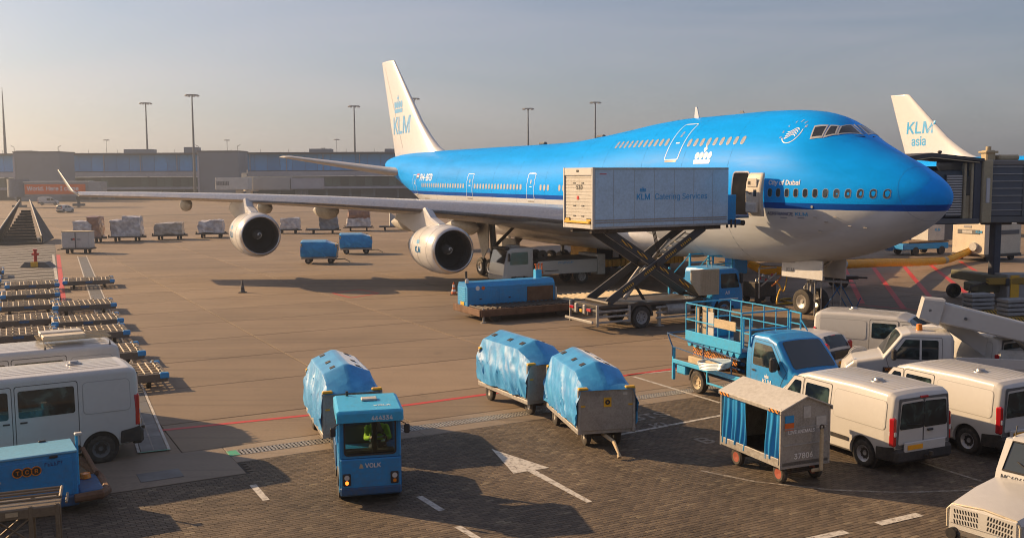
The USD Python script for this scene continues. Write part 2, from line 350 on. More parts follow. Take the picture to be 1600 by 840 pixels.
M['line_white_old'] = worn('line_white_old', (0.36, 0.34, 0.31), (0.13, 0.105, 0.08), 0.7)
M['line_red'] = worn('line_red', (0.48, 0.035, 0.03), (0.22, 0.10, 0.08), 0.15)
M['line_green'] = worn('line_green', (0.05, 0.33, 0.20), (0.2, 0.2, 0.17), 0.2)

# ------------------------------------------------------------------ ground: one sheet to the horizon, slabs, pavers
g_ = obj('ground', MB().add([[-6000, -60, -0.04], [6000, -60, -0.04], [6000, 9000, -0.04], [-6000, 9000, -0.04]], [[0, 1, 2, 3]]), M['concrete'], smooth=False, kind='structure')
apron = UsdGeom.Xform.Define(stage, '/World/apron').GetPrim(); tag(apron, kind='structure')
def proj(p):
    d = CAMR @ (np.asarray(p, float) - [0, 0, CAM_H]); return 800 + FPX * d[0] / d[2], 420 + FPX * d[1] / d[2], d[2]
def slab_mesh(mb, v0, v1, u0, u1, dz=0.0, gap=0.024):
    q = [vu(v0 + gap, u0 + gap), vu(v1 - gap, u0 + gap), vu(v1 - gap, u1 - gap), vu(v0 + gap, u1 - gap)]
    q2 = [vu(v0 + gap + .02, u0 + gap + .02), vu(v1 - gap - .02, u0 + gap + .02), vu(v1 - gap - .02, u1 - gap - .02), vu(v0 + gap + .02, u1 - gap - .02)]
    V = [p + [0, 0, -0.035] for p in q] + [p + [0, 0, dz - 0.006] for p in q] + [p + [0, 0, dz] for p in q2]
    F = [[a, (a + 1) % 4, (a + 1) % 4 + 4, a + 4] for a in range(4)] + [[a + 4, (a + 1) % 4 + 4, (a + 1) % 4 + 8, a + 8] for a in range(4)] + [[8, 9, 10, 11]]
    mb.add(V, F)
rng = np.random.default_rng(7)
obj('joint_filler', MB().add([vu(-5, 24, -0.03), vu(150, 24, -0.03), vu(150, 190, -0.03), vu(-90, 190, -0.03)], [[0, 1, 2, 3]]), M['joint'], apron, smooth=False, kind='stuff')
slabs = []
us = [25.3, 28.4] + [28.4 + 4.8 * k for k in range(1, 34)]
for i in range(len(us) - 1):
    for k in range(-14, 21):
        v0 = 10.6 + 7.5 * k; v1 = v0 + 7.5
        cc = [proj(vu(a, b)) for a in (v0, v1) for b in (us[i], us[i + 1])]
        if min(c[2] for c in cc) < 5: continue
        if max(c[0] for c in cc) < -60 or min(c[0] for c in cc) > 1660 or v1 < (4.6 if us[i] < 60 else 1e9 * -1): continue
        slabs.append((cc[0][2], max(v0, 4.4) if us[i] < 60 else v0, v1, us[i], us[i + 1]))
slabs.sort()
far_ = MB()
for i, (d, a, b, c, e) in enumerate(slabs):
    if i < 290:
        m_ = MB(); slab_mesh(m_, a, b, c, e, rng.uniform(-0.0012, 0.0012)); obj('concrete_slab', m_, M['concrete'], apron, smooth=False)
    else: slab_mesh(far_, a, b, c, e, rng.uniform(-0.001, 0.001))
obj('far_slabs', far_, M['concrete'], apron, smooth=False, kind='stuff')
# the left strip by the trench, where the dollies stand, is one sheet
obj('side_strip', MB().add([vu(-60, 24.0, -0.012), vu(4.4, 24.0, -0.012), vu(4.4, 59, -0.012), vu(-60, 59, -0.012)], [[0, 1, 2, 3]]), M['concrete'], apron, smooth=False)
# edging strips on both sides of the drain
def strip(mb, v0, v1, u0, u1, z): mb.add([vu(v0, u0, z), vu(v1, u0, z), vu(v1, u1, z), vu(v0, u1, z)], [[0, 1, 2, 3]])
def kerb_piece(v0, v1, u0, u1, z):
    mb = MB(); slab_mesh(mb, v0, v1, u0, u1, z, 0.006); obj('edge_slab', mb, M['concrete_edge'], apron, smooth=False)
for k in range(14):
    kerb_piece(5.4 + 2.5 * k, 7.9 + 2.5 * k, 23.75, 24.36, 0.002)
    kerb_piece(5.4 + 2.5 * k, 7.9 + 2.5 * k, 24.84, 25.3, 0.002)
kerb_piece(2.2, 5.4, 22.75, 25.3, 0.003)                        # pad round the access cover
obj('access_cover', MB().box((0.95, 0.7, 0.02), vu(3.6, 23.55, 0.004), GRID, 0.005), M['grey_dark'], apron, smooth=False)
ch = MB(); strip(ch, 5.4, 40, 24.36, 24.84, -0.02); obj('drain_channel', ch, M['joint'], apron, smooth=False)
gr = MB()
for v in np.arange(5.65, 40, 0.095):
    gr.box((0.045, 0.44, 0.02), vu(v, 24.6, -0.006), GRID)
for du in (-0.21, -0.07, 0.07, 0.21): gr.box((34.4, 0.03, 0.021), vu(5.6 + 17.2, 24.6 + du, -0.006), GRID)
obj('drain_grating', gr, M['galvanized'], apron, smooth=False, kind='stuff')
obj('drain_end_plate', MB().box((0.25, 0.46, 0.02), vu(5.52, 24.6, 0.0), GRID, 0.004), M['line_green'], apron, smooth=False)

# pavers
paving = UsdGeom.Xform.Define(stage, '/World/paving').GetPrim(); tag(paving, kind='structure')
obj('paving_bed', MB().add([vu(-40, 2, -0.016), vu(60, 2, -0.016), vu(60, 23.74, -0.016), vu(-40, 23.74, -0.016)], [[0, 1, 2, 3]]), M['joint'], paving, smooth=False)
L_, W_ = 0.21, 0.105
iu = np.arange(int(9 / W_), int(23.74 / W_)); iv = np.arange(int(-8 / L_), int(36 / L_))
A, B = np.meshgrid(iv, iu); A = A.ravel(); B = B.ravel()
pc_v = (A + 0.5 * (B % 2)) * L_ + L_ / 2; pc_u = B * W_ + W_ / 2
P3 = pc_v[:, None] * np.r_[EV, 0] + pc_u[:, None] * np.r_[EU, 0]
dcam = (P3 - [0, 0, CAM_H]) @ CAMR.T
px_ = 800 + FPX * dcam[:, 0] / dcam[:, 2]; py_ = 420 + FPX * dcam[:, 1] / dcam[:, 2]
keep = (dcam[:, 2] > 3) & (px_ > -130) & (px_ < 1730) & (py_ < 930) & (pc_u < 23.68) & ~((pc_v > 2.1) & (pc_v < 5.5) & (pc_u > 22.7))
P3, px_, py_ = P3[keep], px_[keep], py_[keep]
def paver_block(c, dz):
    n = len(c); ex, ey = np.r_[EV, 0], np.r_[EU, 0]
    a, b = L_ / 2 - 0.004, W_ / 2 - 0.004
    crn = []
    for (sx, sy, z, k) in [(-1, -1, -0.02, 0), (1, -1, -0.02, 0), (1, 1, -0.02, 0), (-1, 1, -0.02, 0), (-1, -1, 0, .004), (1, -1, 0, .004), (1, 1, 0, .004), (-1, 1, 0, .004)]:
        crn.append(c + sx * (a - k) * ex + sy * (b - k) * ey + np.c_[np.zeros(n), np.zeros(n), z + (dz if z == 0 else 0) + np.zeros(n)])
    V = np.stack(crn, 1).reshape(-1, 3)
    f = np.array([[0, 1, 5, 4], [1, 2, 6, 5], [2, 3, 7, 6], [3, 0, 4, 7], [4, 5, 6, 7]])
    F = (np.arange(n)[:, None, None] * 8 + f).reshape(-1, 4)
    return V, F
dz_ = rng.normal(0, 0.0014, len(P3)).clip(-0.003, 0.003)
order = np.argsort(-py_ + 1e6 * ((px_ < 250) | (px_ > 1250) | (py_ > 838)))
near = order[:290]; rest = order[290:]
for k in near:
    obj('paver', MB().add(*paver_block(P3[k:k + 1], dz_[k])), M['paver'], paving, smooth=False)
obj('other_pavers', MB().add(*paver_block(P3[rest], dz_[rest])), M['paver'], paving, smooth=False, kind='stuff')

# ------------------------------------------------------------------ painted markings
def mark(a, b, w, m, parent, z=0.006, name='painted_line', wb=None):
    a = np.asarray(a, float)[:2]; b = np.asarray(b, float)[:2]; d = (b - a) / np.linalg.norm(b - a); n = np.array([-d[1], d[0]]); wb = w if wb is None else wb
    n_ = max(1, int(np.linalg.norm(b - a) / 3))
    V = []; F = []
    for i in range(n_ + 1):
        t = i / n_; c = a + (b - a) * t; ww = w + (wb - w) * t
        V += [np.r_[c - n * ww / 2, z], np.r_[c + n * ww / 2, z]]
        if i: F.append([2 * i - 2, 2 * i, 2 * i + 1, 2 * i - 1])
    return obj(name, MB().add(V, F), M[m], parent, smooth=False)
mark(at(-60, 704), at(640, 632), 0.2, 'line_red', apron); mark(at(640, 632), at(1060, 575), 0.2, 'line_red', apron); mark(at(1060, 575), at(1240, 545), 0.2, 'line_red', apron)
mark(at(99, 472), at(91, 398), 0.3, 'line_red', apron); mark(at(93, 472), at(83, 398), 0.2, 'line_white', apron)
mark(at(990, 588), at(1125, 629), 0.12, 'line_white', apron); mark(at(980, 586), at(1060, 578), 0.1, 'line_white', apron)
mark(at(955, 681), at(1130, 648), 0.12, 'line_white', paving)
for (a, b, c) in (((1318, 416), (1347, 474), .3), ((1365, 418), (1412, 482), .3), ((1410, 413), (1468, 482), .3), ((1453, 413), (1530, 474), .3), ((1500, 408), (1565, 448), .3), ((1340, 476), (1520, 492), .2), ((1340, 448), (1600, 462), .08)):
    mark(at(*a), at(*b), c, 'line_red' if c > .1 else 'line_white_old', apron)
mark(at(190, 436), at(800, 407), 0.15, 'line_white_old', apron)     # faint taxi edge line
mark(at(395, 757), at(416, 781), 0.15, 'line_white', paving); mark(at(655, 775), at(690, 797), 0.15, 'line_white', paving); mark(at(715, 822), at(748, 842), 0.15, 'line_white', paving)
mark(at(1372, 818), at(1437, 803), 0.2, 'line_white', paving); mark(at(1262, 843), at(1322, 830), 0.2, 'line_white', paving)
for (a, b) in (((1095, 735), (1180, 752)), ((1180, 752), (1300, 765)), ((1300, 765), (1410, 769)), ((1410, 769), (1520, 765)), ((1440, 722), (1535, 752))):
    mark(at(*a), at(*b), 0.09, 'line_white_old', paving)
_a, _b = at(768, 701)[:2], at(921, 784)[:2]; _d = (_b - _a) / np.linalg.norm(_b - _a); _n = np.array([-_d[1], _d[0]])
ar = MB(); ar.add([np.r_[_a, .006], np.r_[_a + _d * 2.1 - _n * .48, .006], np.r_[_a + _d * 2.1 + _n * .48, .006]], [[0, 1, 2]])
ar.add([np.r_[_a + _d * 2.1 - _n * .1, .006], np.r_[_b - _n * .07, .006], np.r_[_b + _n * .07, .006], np.r_[_a + _d * 2.1 + _n * .1, .006]], [[0, 1, 2, 3]])
obj('painted_arrow', ar, M['line_white'], paving, smooth=False)
tx = MB()
_X = np.r_[EV, 0]; _Y = np.r_[EU, 0]
tx.text('BTS', 0.5, at(992, 657, .004), _X, _Y, depth=0.003); tx.text('KL', 0.42, at(1024, 668, .004), _X, _Y, depth=0.003)
obj('painted_letters', tx, M['line_white_old'], paving, smooth=False)
tx = MB(); tx.text('B', 0.5, at(1100, 693, .004), _X, _Y, depth=0.003); obj('painted_letters', tx, M['line_white_old'], paving, smooth=False)
# trench with cover plates, pale edges
_t0, _t1 = at(241, 705), at(128, 400)
_dir = (_t1 - _t0)[:2] / np.linalg.norm((_t1 - _t0)[:2]); _tn = np.array([-_dir[1], _dir[0]]); _tl = np.linalg.norm((_t1 - _t0)[:2])
_ta = math.degrees(math.atan2(_dir[1], _dir[0]))
for k in range(int(_tl / 1.5)):
    c = _t0[:2] + _dir * (0.75 + 1.5 * k)
    obj('trench_cover', MB().box((1.48, 0.62, 0.016), np.r_[c, 0.004], _ta, 0.004), M['grey_dark'], apron, smooth=False)
for s in (-0.36, 0.36):
    mark(_t0[:2] + _tn * s, _t1[:2] + _tn * s, 0.07, 'line_white', apron, 0.014, 'trench_edge')
mark(_t0[:2], _t0[:2] + _dir * 9, 0.03, 'line_white_old', apron, 0.0165, 'trench_edge')
mark(_t0[:2] - _tn * .36, _t0[:2] + _tn * .36, 0.06, 'line_green', apron, 0.0185, 'trench_edge')
# red stand number box under the wing
for (a, b) in (((520, 458), (560, 452)), ((560, 452), (592, 458)), ((592, 458), (548, 465)), ((548, 465), (520, 458))):
    mark(at(*a), at(*b), 0.15, 'line_red', apron)
obj('hatched_area', MB().add([at(-90, 446, .003), at(94, 446, .003), at(86, 381, .003), at(-90, 385, .003)], [[0, 1, 2, 3]]), M['asphalt'], apron, smooth=False)
# pale hatching on the far left stand
for k in range(16):
    y = 384 + 3.4 * k + 0.08 * k * k
    mark(at(-40, y + 9), at(86 + 0.12 * k, y + 1), 0.28, 'line_white', apron)

# ------------------------------------------------------------------ terminal across the apron
dm('facade_light', (0.30, 0.30, 0.34), 0.6, dirt=0.2, scale=0.3)
dm('facade_dark', (0.05, 0.06, 0.08), 0.7, dirt=0.3, scale=0.3)
dm('facade_grey', (0.15, 0.17, 0.20), 0.7, dirt=0.25, scale=0.2)
dm('roof_dark', (0.05, 0.05, 0.055), 0.6, dirt=0.2)
def pane_look(name, rgb, vary=0.25, rough=0.12):
    return usdkit.material(stage, '/World/Looks/' + name, {'oi': ('object_info', {}), 'r': ('map_range', {'to_min': 1 - vary, 'to_max': 1 + vary}), 'h': ('hsv', {'color': rgb}),
        'p': ('principled_bsdf', {'roughness': rough, 'specular_ior_level': 0.4})}, [('oi.random', 'r.value'), ('r.result', 'h.value'), ('h.color', 'p.base_color')], surface='p.BSDF')
M['pane_blue'] = pane_look('pane_blue', (0.02, 0.28, 0.60), 0.2)
M['pane_mid'] = pane_look('pane_mid', (0.09, 0.15, 0.14), 0.6)
term = thing('terminal_building', 'long low terminal across the apron with a blue glass upper storey', 'terminal', (0, 312, 0))
X0_, X1_ = -205.0, 50.0
xc, xw = (X0_ + X1_) / 2, X1_ - X0_
obj('wall', MB().box((xw, 26, 3.0), (xc, 17, 1.5)).box((xw, 24, 3.1), (xc, 16.5, 5.35)).box((xw, 25, 5.5), (xc, 16, 11.4)), M['facade_dark'], term, smooth=False)
obj('ledge', MB().box((xw + 1, 6, 0.75), (xc, 1.5, 3.42), ch=0.05), M['facade_light'], term, smooth=False)
obj('ledge', MB().box((xw + 1, 7, 1.55), (xc, 1.5, 7.75), ch=0.05), M['facade_light'], term, smooth=False)
obj('roof', MB().box((xw + 2, 30, 0.4), (xc, 15, 14.3), ch=0.05), M['roof_dark'], term, smooth=False)
n_ = 64
for k in range(n_):
    w = xw / n_; x = X0_ + w * (k + .5)
    obj('upper_pane', MB().box((w - 0.1, 0.1, 5.1), (x, 3.2, 11.35), ch=0.02), M['pane_blue'], term, smooth=False)
for k in range(100):
    w = xw / 100; x = X0_ + w * (k + .5)
    obj('lower_pane', MB().box((w - 0.14, 0.1, 2.85), (x, 4.2, 5.36), ch=0.02), M['pane_mid'], term, smooth=False)
for k in range(34): obj('column', MB().box((0.6, 0.6, 3.0), (X0_ + 4 + k * 7.5, 1.2, 1.5)), M['facade_grey'], term, smooth=False)
for k in range(22): obj('mullion', MB().box((0.22, 0.3, 5.2), (X0_ + 6 + k * 11.6, 3.0, 11.35)), M['facade_light'], term, smooth=False)
for x, w_, h_ in ((-190, 8, 1.6), (-158, 5, 1.1), (-121, 9, 1.4), (-104, 4, 2.0), (-62, 7, 1.3), (-36, 10, 1.2), (5, 6, 1.5)): obj('roof_plant', MB().box((w_, 5, h_), (x, 12, 14.5 + h_ / 2), ch=.05), M['facade_grey'], term, smooth=False)
for k in range(9): obj('gate_sign', MB().box((3.2, .2, 1.0), (X0_ + 14 + k * 28, -1.7, 7.75), ch=.03), M['roof_dark'], term, smooth=False)
for k in range(12): obj('dock_door', MB().box((4.2, .2, 2.6), (X0_ + 12 + k * 21, 3.9, 1.3), ch=.03), M['facade_grey'] if k % 3 else M['facade_light'], term, smooth=False)
rl = MB()
for x in np.arange(X0_, X1_, 9): rl.box((0.08, 0.08, 1.0), (x, 0.5, 15))
obj('roof_posts', rl, M['grey_dark'], term, smooth=False, kind='stuff')
for x0, x1, lab in ((-146, -132.5, 'plain grey windowless tower at the far left behind the orange jet bridge'), (-92, -80, 'plain grey windowless tower in front of the terminal above the beige jet bridge')):
    t = thing('grey_tower', lab, 'building', ((x0 + x1) / 2, 296, 0))
    obj('wall', MB().box((x1 - x0, 10, 14.2), (0, 0, 7.1), ch=0.06), M['facade_grey'], t, smooth=False)
    obj('roof', MB().box((x1 - x0 + .4, 10.4, .35), (0, 0, 14.37), ch=0.04), M['roof_dark'], t, smooth=False)
    obj('corner_strip', MB().box((.5, .5, 12), (-(x1 - x0) / 2 + .2, -5.1, 7)), M['facade_light'], t, smooth=False)
    for s in (-1, 1): obj('roof_lamp', MB().tube([(s * ((x1 - x0) / 2 - .3), -4.8, 14.4), (s * ((x1 - x0) / 2 - .3), -4.8, 15.8), (s * ((x1 - x0) / 2 + .6), -4.8, 16.2)], .07), M['grey_dark'], t)
dm('tunnel_grey', (0.30, 0.30, 0.30), 0.55, dirt=0.25, scale=0.6)
# far jet bridges
t = thing('far_jet_bridge', 'jet bridge with a long orange advertising panel below a white roof', 'jet bridge', (-107, 233, 0))
obj('tunnel', MB().box((15, 3.0, 3.2), (0.5, 0, 4.2), ch=.05), M['tunnel_grey'], t, smooth=False)
obj('roof', MB().box((15.4, 3.2, .3), (0.5, 0, 5.9), ch=.05), M['white_dull'], t, smooth=False)
obj('advert_panel', MB().box((14.2, .08, 2.3), (0.3, -1.56, 4.2), ch=.02), M['orange_paint'], t, smooth=False)
obj('advert_text', MB().text('World. Here I come', .95, (-6.3, -1.61, 3.9), (1, 0, 0), (0, 0, 1)), M['lettering_white'], t, smooth=False)
obj('rotunda', MB().cyl((-9, 0, 2.4), (-9, 0, 6.6), 2.4, n=20), M['facade_grey'], t)
obj('end_cab', MB().box((3, 3.6, 3.6), (9.6, 0, 4.1), ch=.08), M['tunnel_grey'], t, smooth=False)
obj('leg', MB().box((.7, .7, 2.7), (-9, 0, 1.3)).box((3, 1.2, .5), (-9, 0, .25)), M['grey_dark'], t, smooth=False)
obj('leg', MB().box((.5, .5, 2.6), (5, 0, 1.3)).box((2.6, 1, .6), (5, 0, .5)), M['grey_dark'], t, smooth=False)
t = thing('far_jet_bridge', 'beige jet bridge cab on a thick pier at the foot of the right grey tower', 'jet bridge', (-73, 262, 0))
obj('cab', MB().box((8.6, 4, 3.2), (-.5, 0, 5.1), ch=.08), M['white_dull'], t, smooth=False)
sl = MB()
for k in range(8): sl.box((.28, .08, 1.0), (-4.3 + k * .42, -2.02, 5.2))
obj('cab_windows', sl, M['grey_dark'], t, smooth=False)
obj('pier', MB().box((1.6, 1.6, 3.6), (1.0, 0, 1.8)).box((.9, .9, 3.6), (3.3, 0, 1.8)), M['beige_paint'], t, smooth=False)
obj('roof_unit', MB().box((1.2, 1, 1.2), (2.4, 0, 7.3), ch=.05).box((.3, .3, 1), (3.2, 0, 8.2)), M['beige_paint'], t, smooth=False)
t = thing('far_jet_bridge', 'long plain grey jet bridge standing behind the raised wing', 'jet bridge', (-61, 272, 0))
obj('tunnel', MB().box((10, 3.4, 3.4), (-4.5, 0, 5.0), ch=.05), M['tunnel_grey'], t, smooth=False)
obj('tunnel', MB().box((8.6, 3.0, 3.0), (5, 0, 5.0), ch=.05), M['facade_light'], t, smooth=False)
obj('rotunda', MB().cyl((-10.6, 0, 3), (-10.6, 0, 7), 2.0, n=18), M['beige_paint'], t)
obj('leg', MB().box((.8, .8, 3.3), (-10.6, 0, 1.6)), M['beige_paint'], t, smooth=False)
obj('leg', MB().box((.6, .6, 3.3), (4, 0, 1.6)).box((3, 1.4, .6), (4, 0, .5)), M['grey_dark'], t, smooth=False)

# ------------------------------------------------------------------ tall light masts
def mast(px, ytop, ybase, Y, label, big=True):
    x = (px - 800) / FPX * Y; z1 = CAM_H + (274.3 + (px - 800) * ROLL * 0 - ytop) / FPX * Y * 1.005
    t = thing('light_mast', label, 'light mast', (x, Y, 0), group='light masts beyond the terminal')
    r = 0.16 if not big else 0.32
    obj('pole', MB().tube([(0, 0, 0), (0, 0, z1 * .55), (0, 0, z1)], [r * 1.5, r * 1.05, r * .6], 10), M['grey_dark'], t)
    hw = 1.9 if big else 1.3
    h = MB().tube([(hw * math.cos(a), hw * math.sin(a), z1 - .2) for a in np.linspace(0, 2 * math.pi, 17)[:-1]], .09, 6, closed=True)
    for a in np.linspace(0, math.pi, 4)[:-1]: h.tube([(-hw * math.cos(a), -hw * math.sin(a), z1 - .2), (hw * math.cos(a), hw * math.sin(a), z1 - .2)], .06, 6)
    obj('head_ring', h, M['grey_dark'], t)
    for k in range(8):
        a = k * math.pi / 4; obj('floodlight', MB().box((.85, .5, .35), (hw * math.cos(a), hw * math.sin(a), z1 - .45), math.degrees(a) + 90, .06), M['grey_paint'], t, smooth=False)
mast(235, 160, 300, 345, 'tall light mast left of the right grey tower')
mast(307, 148, 300, 300, 'tallest light mast standing in front of the terminal beside the right grey tower')
mast(557, 166, 300, 350, 'light mast just left of the aircraft tail fin')
mast(826, 171, 300, 360, 'left one of the two light masts above the middle of the fuselage')
mast(930, 162, 300, 370, 'right one of the two light masts above the middle of the fuselage')
mast(650, 155, 300, 380, 'light mast mostly hidden behind the tail fin')
mast(172, 216, 300, 520, 'small distant light mast on the left, between the first grey tower and the tall mast', False)
mast(359, 217, 300, 520, 'small distant light mast above the right grey tower', False)
mast(529, 217, 300, 520, 'small distant light mast nearest the tailplane tip', False)
t = thing('antenna_mast', 'slender tapering antenna mast at the far left edge, above the terminal', 'mast', ((14.5 - 800) / FPX * 330, 330, 0))
obj('pole', MB().tube([(0, 0, 0), (0, 0, 20), (0, 0, 35.4)], [.65, .42, .12], 10), M['grey_dark'], t)
obj('aerial', MB().tube([(0, 0, 35.3), (0, 0, 36.6)], .05, 6), M['grey_dark'], t)
t = thing('chimney', 'short double flue on the terminal roof left of the tail', 'chimney', ((508 - 800) / FPX * 326, 326, 14.5))
obj('flue', MB().cyl((-.35, 0, 0), (-.35, 0, 1.7), .22), M['grey_dark'], t); obj('flue', MB().cyl((.35, 0, 0), (.35, 0, 1.7), .22), M['grey_dark'], t)
# ------------------------------------------------------------------ the terminal the photograph is taken from, just behind the camera
M['window_home'] = mat('window_home', (.03, .04, .05), .06, dirt=.05)
home = thing('terminal_building', 'grey glazed terminal front directly behind the viewpoint', 'terminal', (0, -1.2, 0))
obj('wall', MB().box((260, 20, 13.5), (10, -10.4, 6.75)), M['facade_grey'], home, smooth=False)
obj('ledge', MB().box((260, .5, .4), (10, -.2, 4.2)), M['facade_light'], home, smooth=False); obj('ledge', MB().box((260, .5, .4), (10, -.2, 9.2)), M['facade_light'], home, smooth=False)
for k in range(52): obj('window', MB().box((4.7, .1, 4.3), (-117.5 + 5 * k, -.36, 6.7)), M['window_home'], home, smooth=False)
# ------------------------------------------------------------------ the wide-body airliner: its own frame is x aft of the nose, y to starboard, z up
from scipy.interpolate import PchipInterpolator
NOSE, HEAD = np.array([18.4616174, 41.7448677, 0.0]), 117.02522
_S = [.2, .23, .36, .56, 1.05, 1.5, 2.2, 2.88, 4.0, 4.69, 5.37, 6.38, 7.43, 8.96, 11.3, 13.8, 17.3, 20, 23, 26.6, 30.75, 35, 47, 53, 58, 63, 66, 68.0, 68.6]
_ZT = [5.9, 6.12, 6.36, 6.58, 6.9, 7.15, 7.5, 7.79, 8.34, 8.71, 9.18, 9.68, 9.93, 10.08, 10.15, 10.13, 10.12, 10.0, 9.73, 9.43, 9.19, 9.15, 9.16, 9.16, 9.16, 9.05, 8.85, 8.55, 8.3]
_ZB = [5.9, 5.68, 5.42, 5.17, 4.74, 4.42, 4.04, 3.74, 3.32, 3.12, 2.95, 2.74, 2.58, 2.42, 2.32, 2.3, 2.3, 2.3, 2.3, 2.3, 2.3, 2.3, 2.35, 3.5, 4.95, 6.2, 6.95, 7.45, 7.75]
_W = [0.0, .33, .66, .96, 1.4, 1.69, 2.05, 2.33, 2.68, 2.84, 2.96, 3.09, 3.17, 3.23, 3.25, 3.25, 3.25, 3.25, 3.25, 3.25, 3.25, 3.25, 3.25, 2.98, 2.42, 1.65, 1.1, .65, .4]
_ZC = [5.9, 5.9, 5.89, 5.88, 5.86, 5.85, 5.83, 5.82, 5.8, 5.8, 5.8, 5.8, 5.8, 5.8, 5.8, 5.8, 5.8, 5.8, 5.8, 5.8, 5.8, 5.8, 5.85, 6.2, 6.8, 7.45, 7.8, 8.0, 8.03]
fZT, fZB, fW, fZC = (PchipInterpolator(_S, q) for q in (_ZT, _ZB, _W, _ZC))
def fus_y(s, z):
    zt, zb, w, zc = fZT(s), fZB(s), fW(s), fZC(s)
    t = np.where(z > zc, (z - zc) / np.maximum(zt - zc, 1e-6), (zc - z) / np.maximum(zc - zb, 1e-6))
    return w * np.sqrt(np.clip(1 - np.clip(t, 0, 1) ** 2, 0, 1))
def jet_paint(name, z_hi, z_lo, top, stripe, belly):
    n = {'tc': ('texture_coordinate', {}), 'sx': ('separate_xyz', {}), 'a': ('math', {'math_type': 'greater_than', 'value2': z_hi}), 'b': ('math', {'math_type': 'greater_than', 'value2': z_lo}),
         'm1': ('mix', {'color1': belly, 'color2': stripe}), 'm2': ('mix', {'color2': top}),
         'map': ('mapping', {'scale': (0.25, 1, 1.6)}), 'n': ('noise_texture', {'scale': 1.1, 'detail': 6.0, 'roughness': 0.6}), 'r': ('map_range', {'from_min': 0.3, 'from_max': 0.7, 'to_min': 0.88, 'to_max': 1.06}),
         'h': ('hsv', {}), 'n2': ('noise_texture', {'scale': 0.9, 'detail': 2.0}), 'bp': ('bump', {'distance': 0.004, 'strength': 0.3}),
         'w': ('wave_texture', {'scale': 0.165, 'bands_direction': 'x'}), 'wr': ('map_range', {'from_min': 0.9985, 'from_max': 1.0, 'to_min': 1.0, 'to_max': 0.9, 'clamp': True}), 'mm': ('math', {'math_type': 'multiply'}),
         'rr': ('map_range', {'from_min': 0.3, 'from_max': 0.7, 'to_min': 0.36, 'to_max': 0.46}), 'p': ('principled_bsdf', {'specular_ior_level': 0.04})}
    n.pop('w')
    l = [('tc.object', 'sx.vector'), ('sx.z', 'a.value1'), ('sx.z', 'b.value1'), ('b.value', 'm1.fac'), ('m1.color', 'm2.color1'), ('a.value', 'm2.fac'), ('tc.object', 'map.vector'), ('map.vector', 'n.vector'),
         ('n.fac', 'r.value'), ('r.result', 'h.value'), ('m2.color', 'h.color'), ('h.color', 'p.base_color'), ('tc.object', 'n2.vector'), ('n2.fac', 'bp.height'), ('bp.normal', 'p.normal'), ('n.fac', 'rr.value'), ('rr.result', 'p.roughness')]
    n.pop('wr'); n.pop('mm')
    return usdkit.material(stage, '/World/Looks/' + name, n, l, surface='p.BSDF')
JET_BLUE = (0.0, 0.31, 0.90)
M['jet_paint'] = jet_paint('jet_paint', 5.58, 5.30, JET_BLUE, (0.004, 0.07, 0.36), (0.50, 0.53, 0.57))
M['jet_paint_far'] = jet_paint('jet_paint_far', 5.6, 5.3, JET_BLUE, (0.004, 0.07, 0.36), (0.62, 0.60, 0.57))
dm('jet_white', (0.56, 0.57, 0.59), 0.3, dirt=0.10, coat=0.3, scale=0.6)
dm('jet_blue', JET_BLUE, 0.28, dirt=0.05, coat=0.3)
dm('wing_grey', (0.46, 0.46, 0.46), 0.35, dirt=0.18, scale=0.5, coat=0.2)
dm('wing_under', (0.36, 0.35, 0.33), 0.5, dirt=0.3, scale=0.7)
dm('lip_metal', (0.62, 0.60, 0.58), 0.28, metal=0.9, dirt=0.15)
dm('duct_dark', (0.07, 0.07, 0.072), 0.45, dirt=0.3)
dm('fan_blade', (0.06, 0.06, 0.065), 0.35, metal=0.6, dirt=0.3)
dm('nozzle', (0.22, 0.18, 0.14), 0.4, metal=0.7, dirt=0.5)
dm('window_shade', (0.33, 0.33, 0.34), 0.25, dirt=0.15, coat=0.6)
dm('window_dark', (0.018, 0.022, 0.026), 0.08, dirt=0.1, coat=0.8)
dm('window_rim', (0.24, 0.27, 0.30), 0.4, metal=0.4, dirt=0.2)
dm('frame_pale', (.42, .44, .46), .4, dirt=.2); dm('door_line', (0.66, 0.72, 0.76), 0.5, dirt=0.1)
dm('panel_gap', (0.02, 0.12, 0.28), 0.6, dirt=0.1)
dm('door_lining', (0.55, 0.50, 0.42), 0.5, dirt=0.2)
dm('cabin_dark', (0.004, 0.005, 0.009), 0.9, dirt=0.0, spec=0.1)
dm('logo_light_blue', (0.09, 0.36, 0.70), 0.4, dirt=0.1)
dm('logo_blue', (0.01, 0.33, 0.68), 0.4, dirt=0.1)

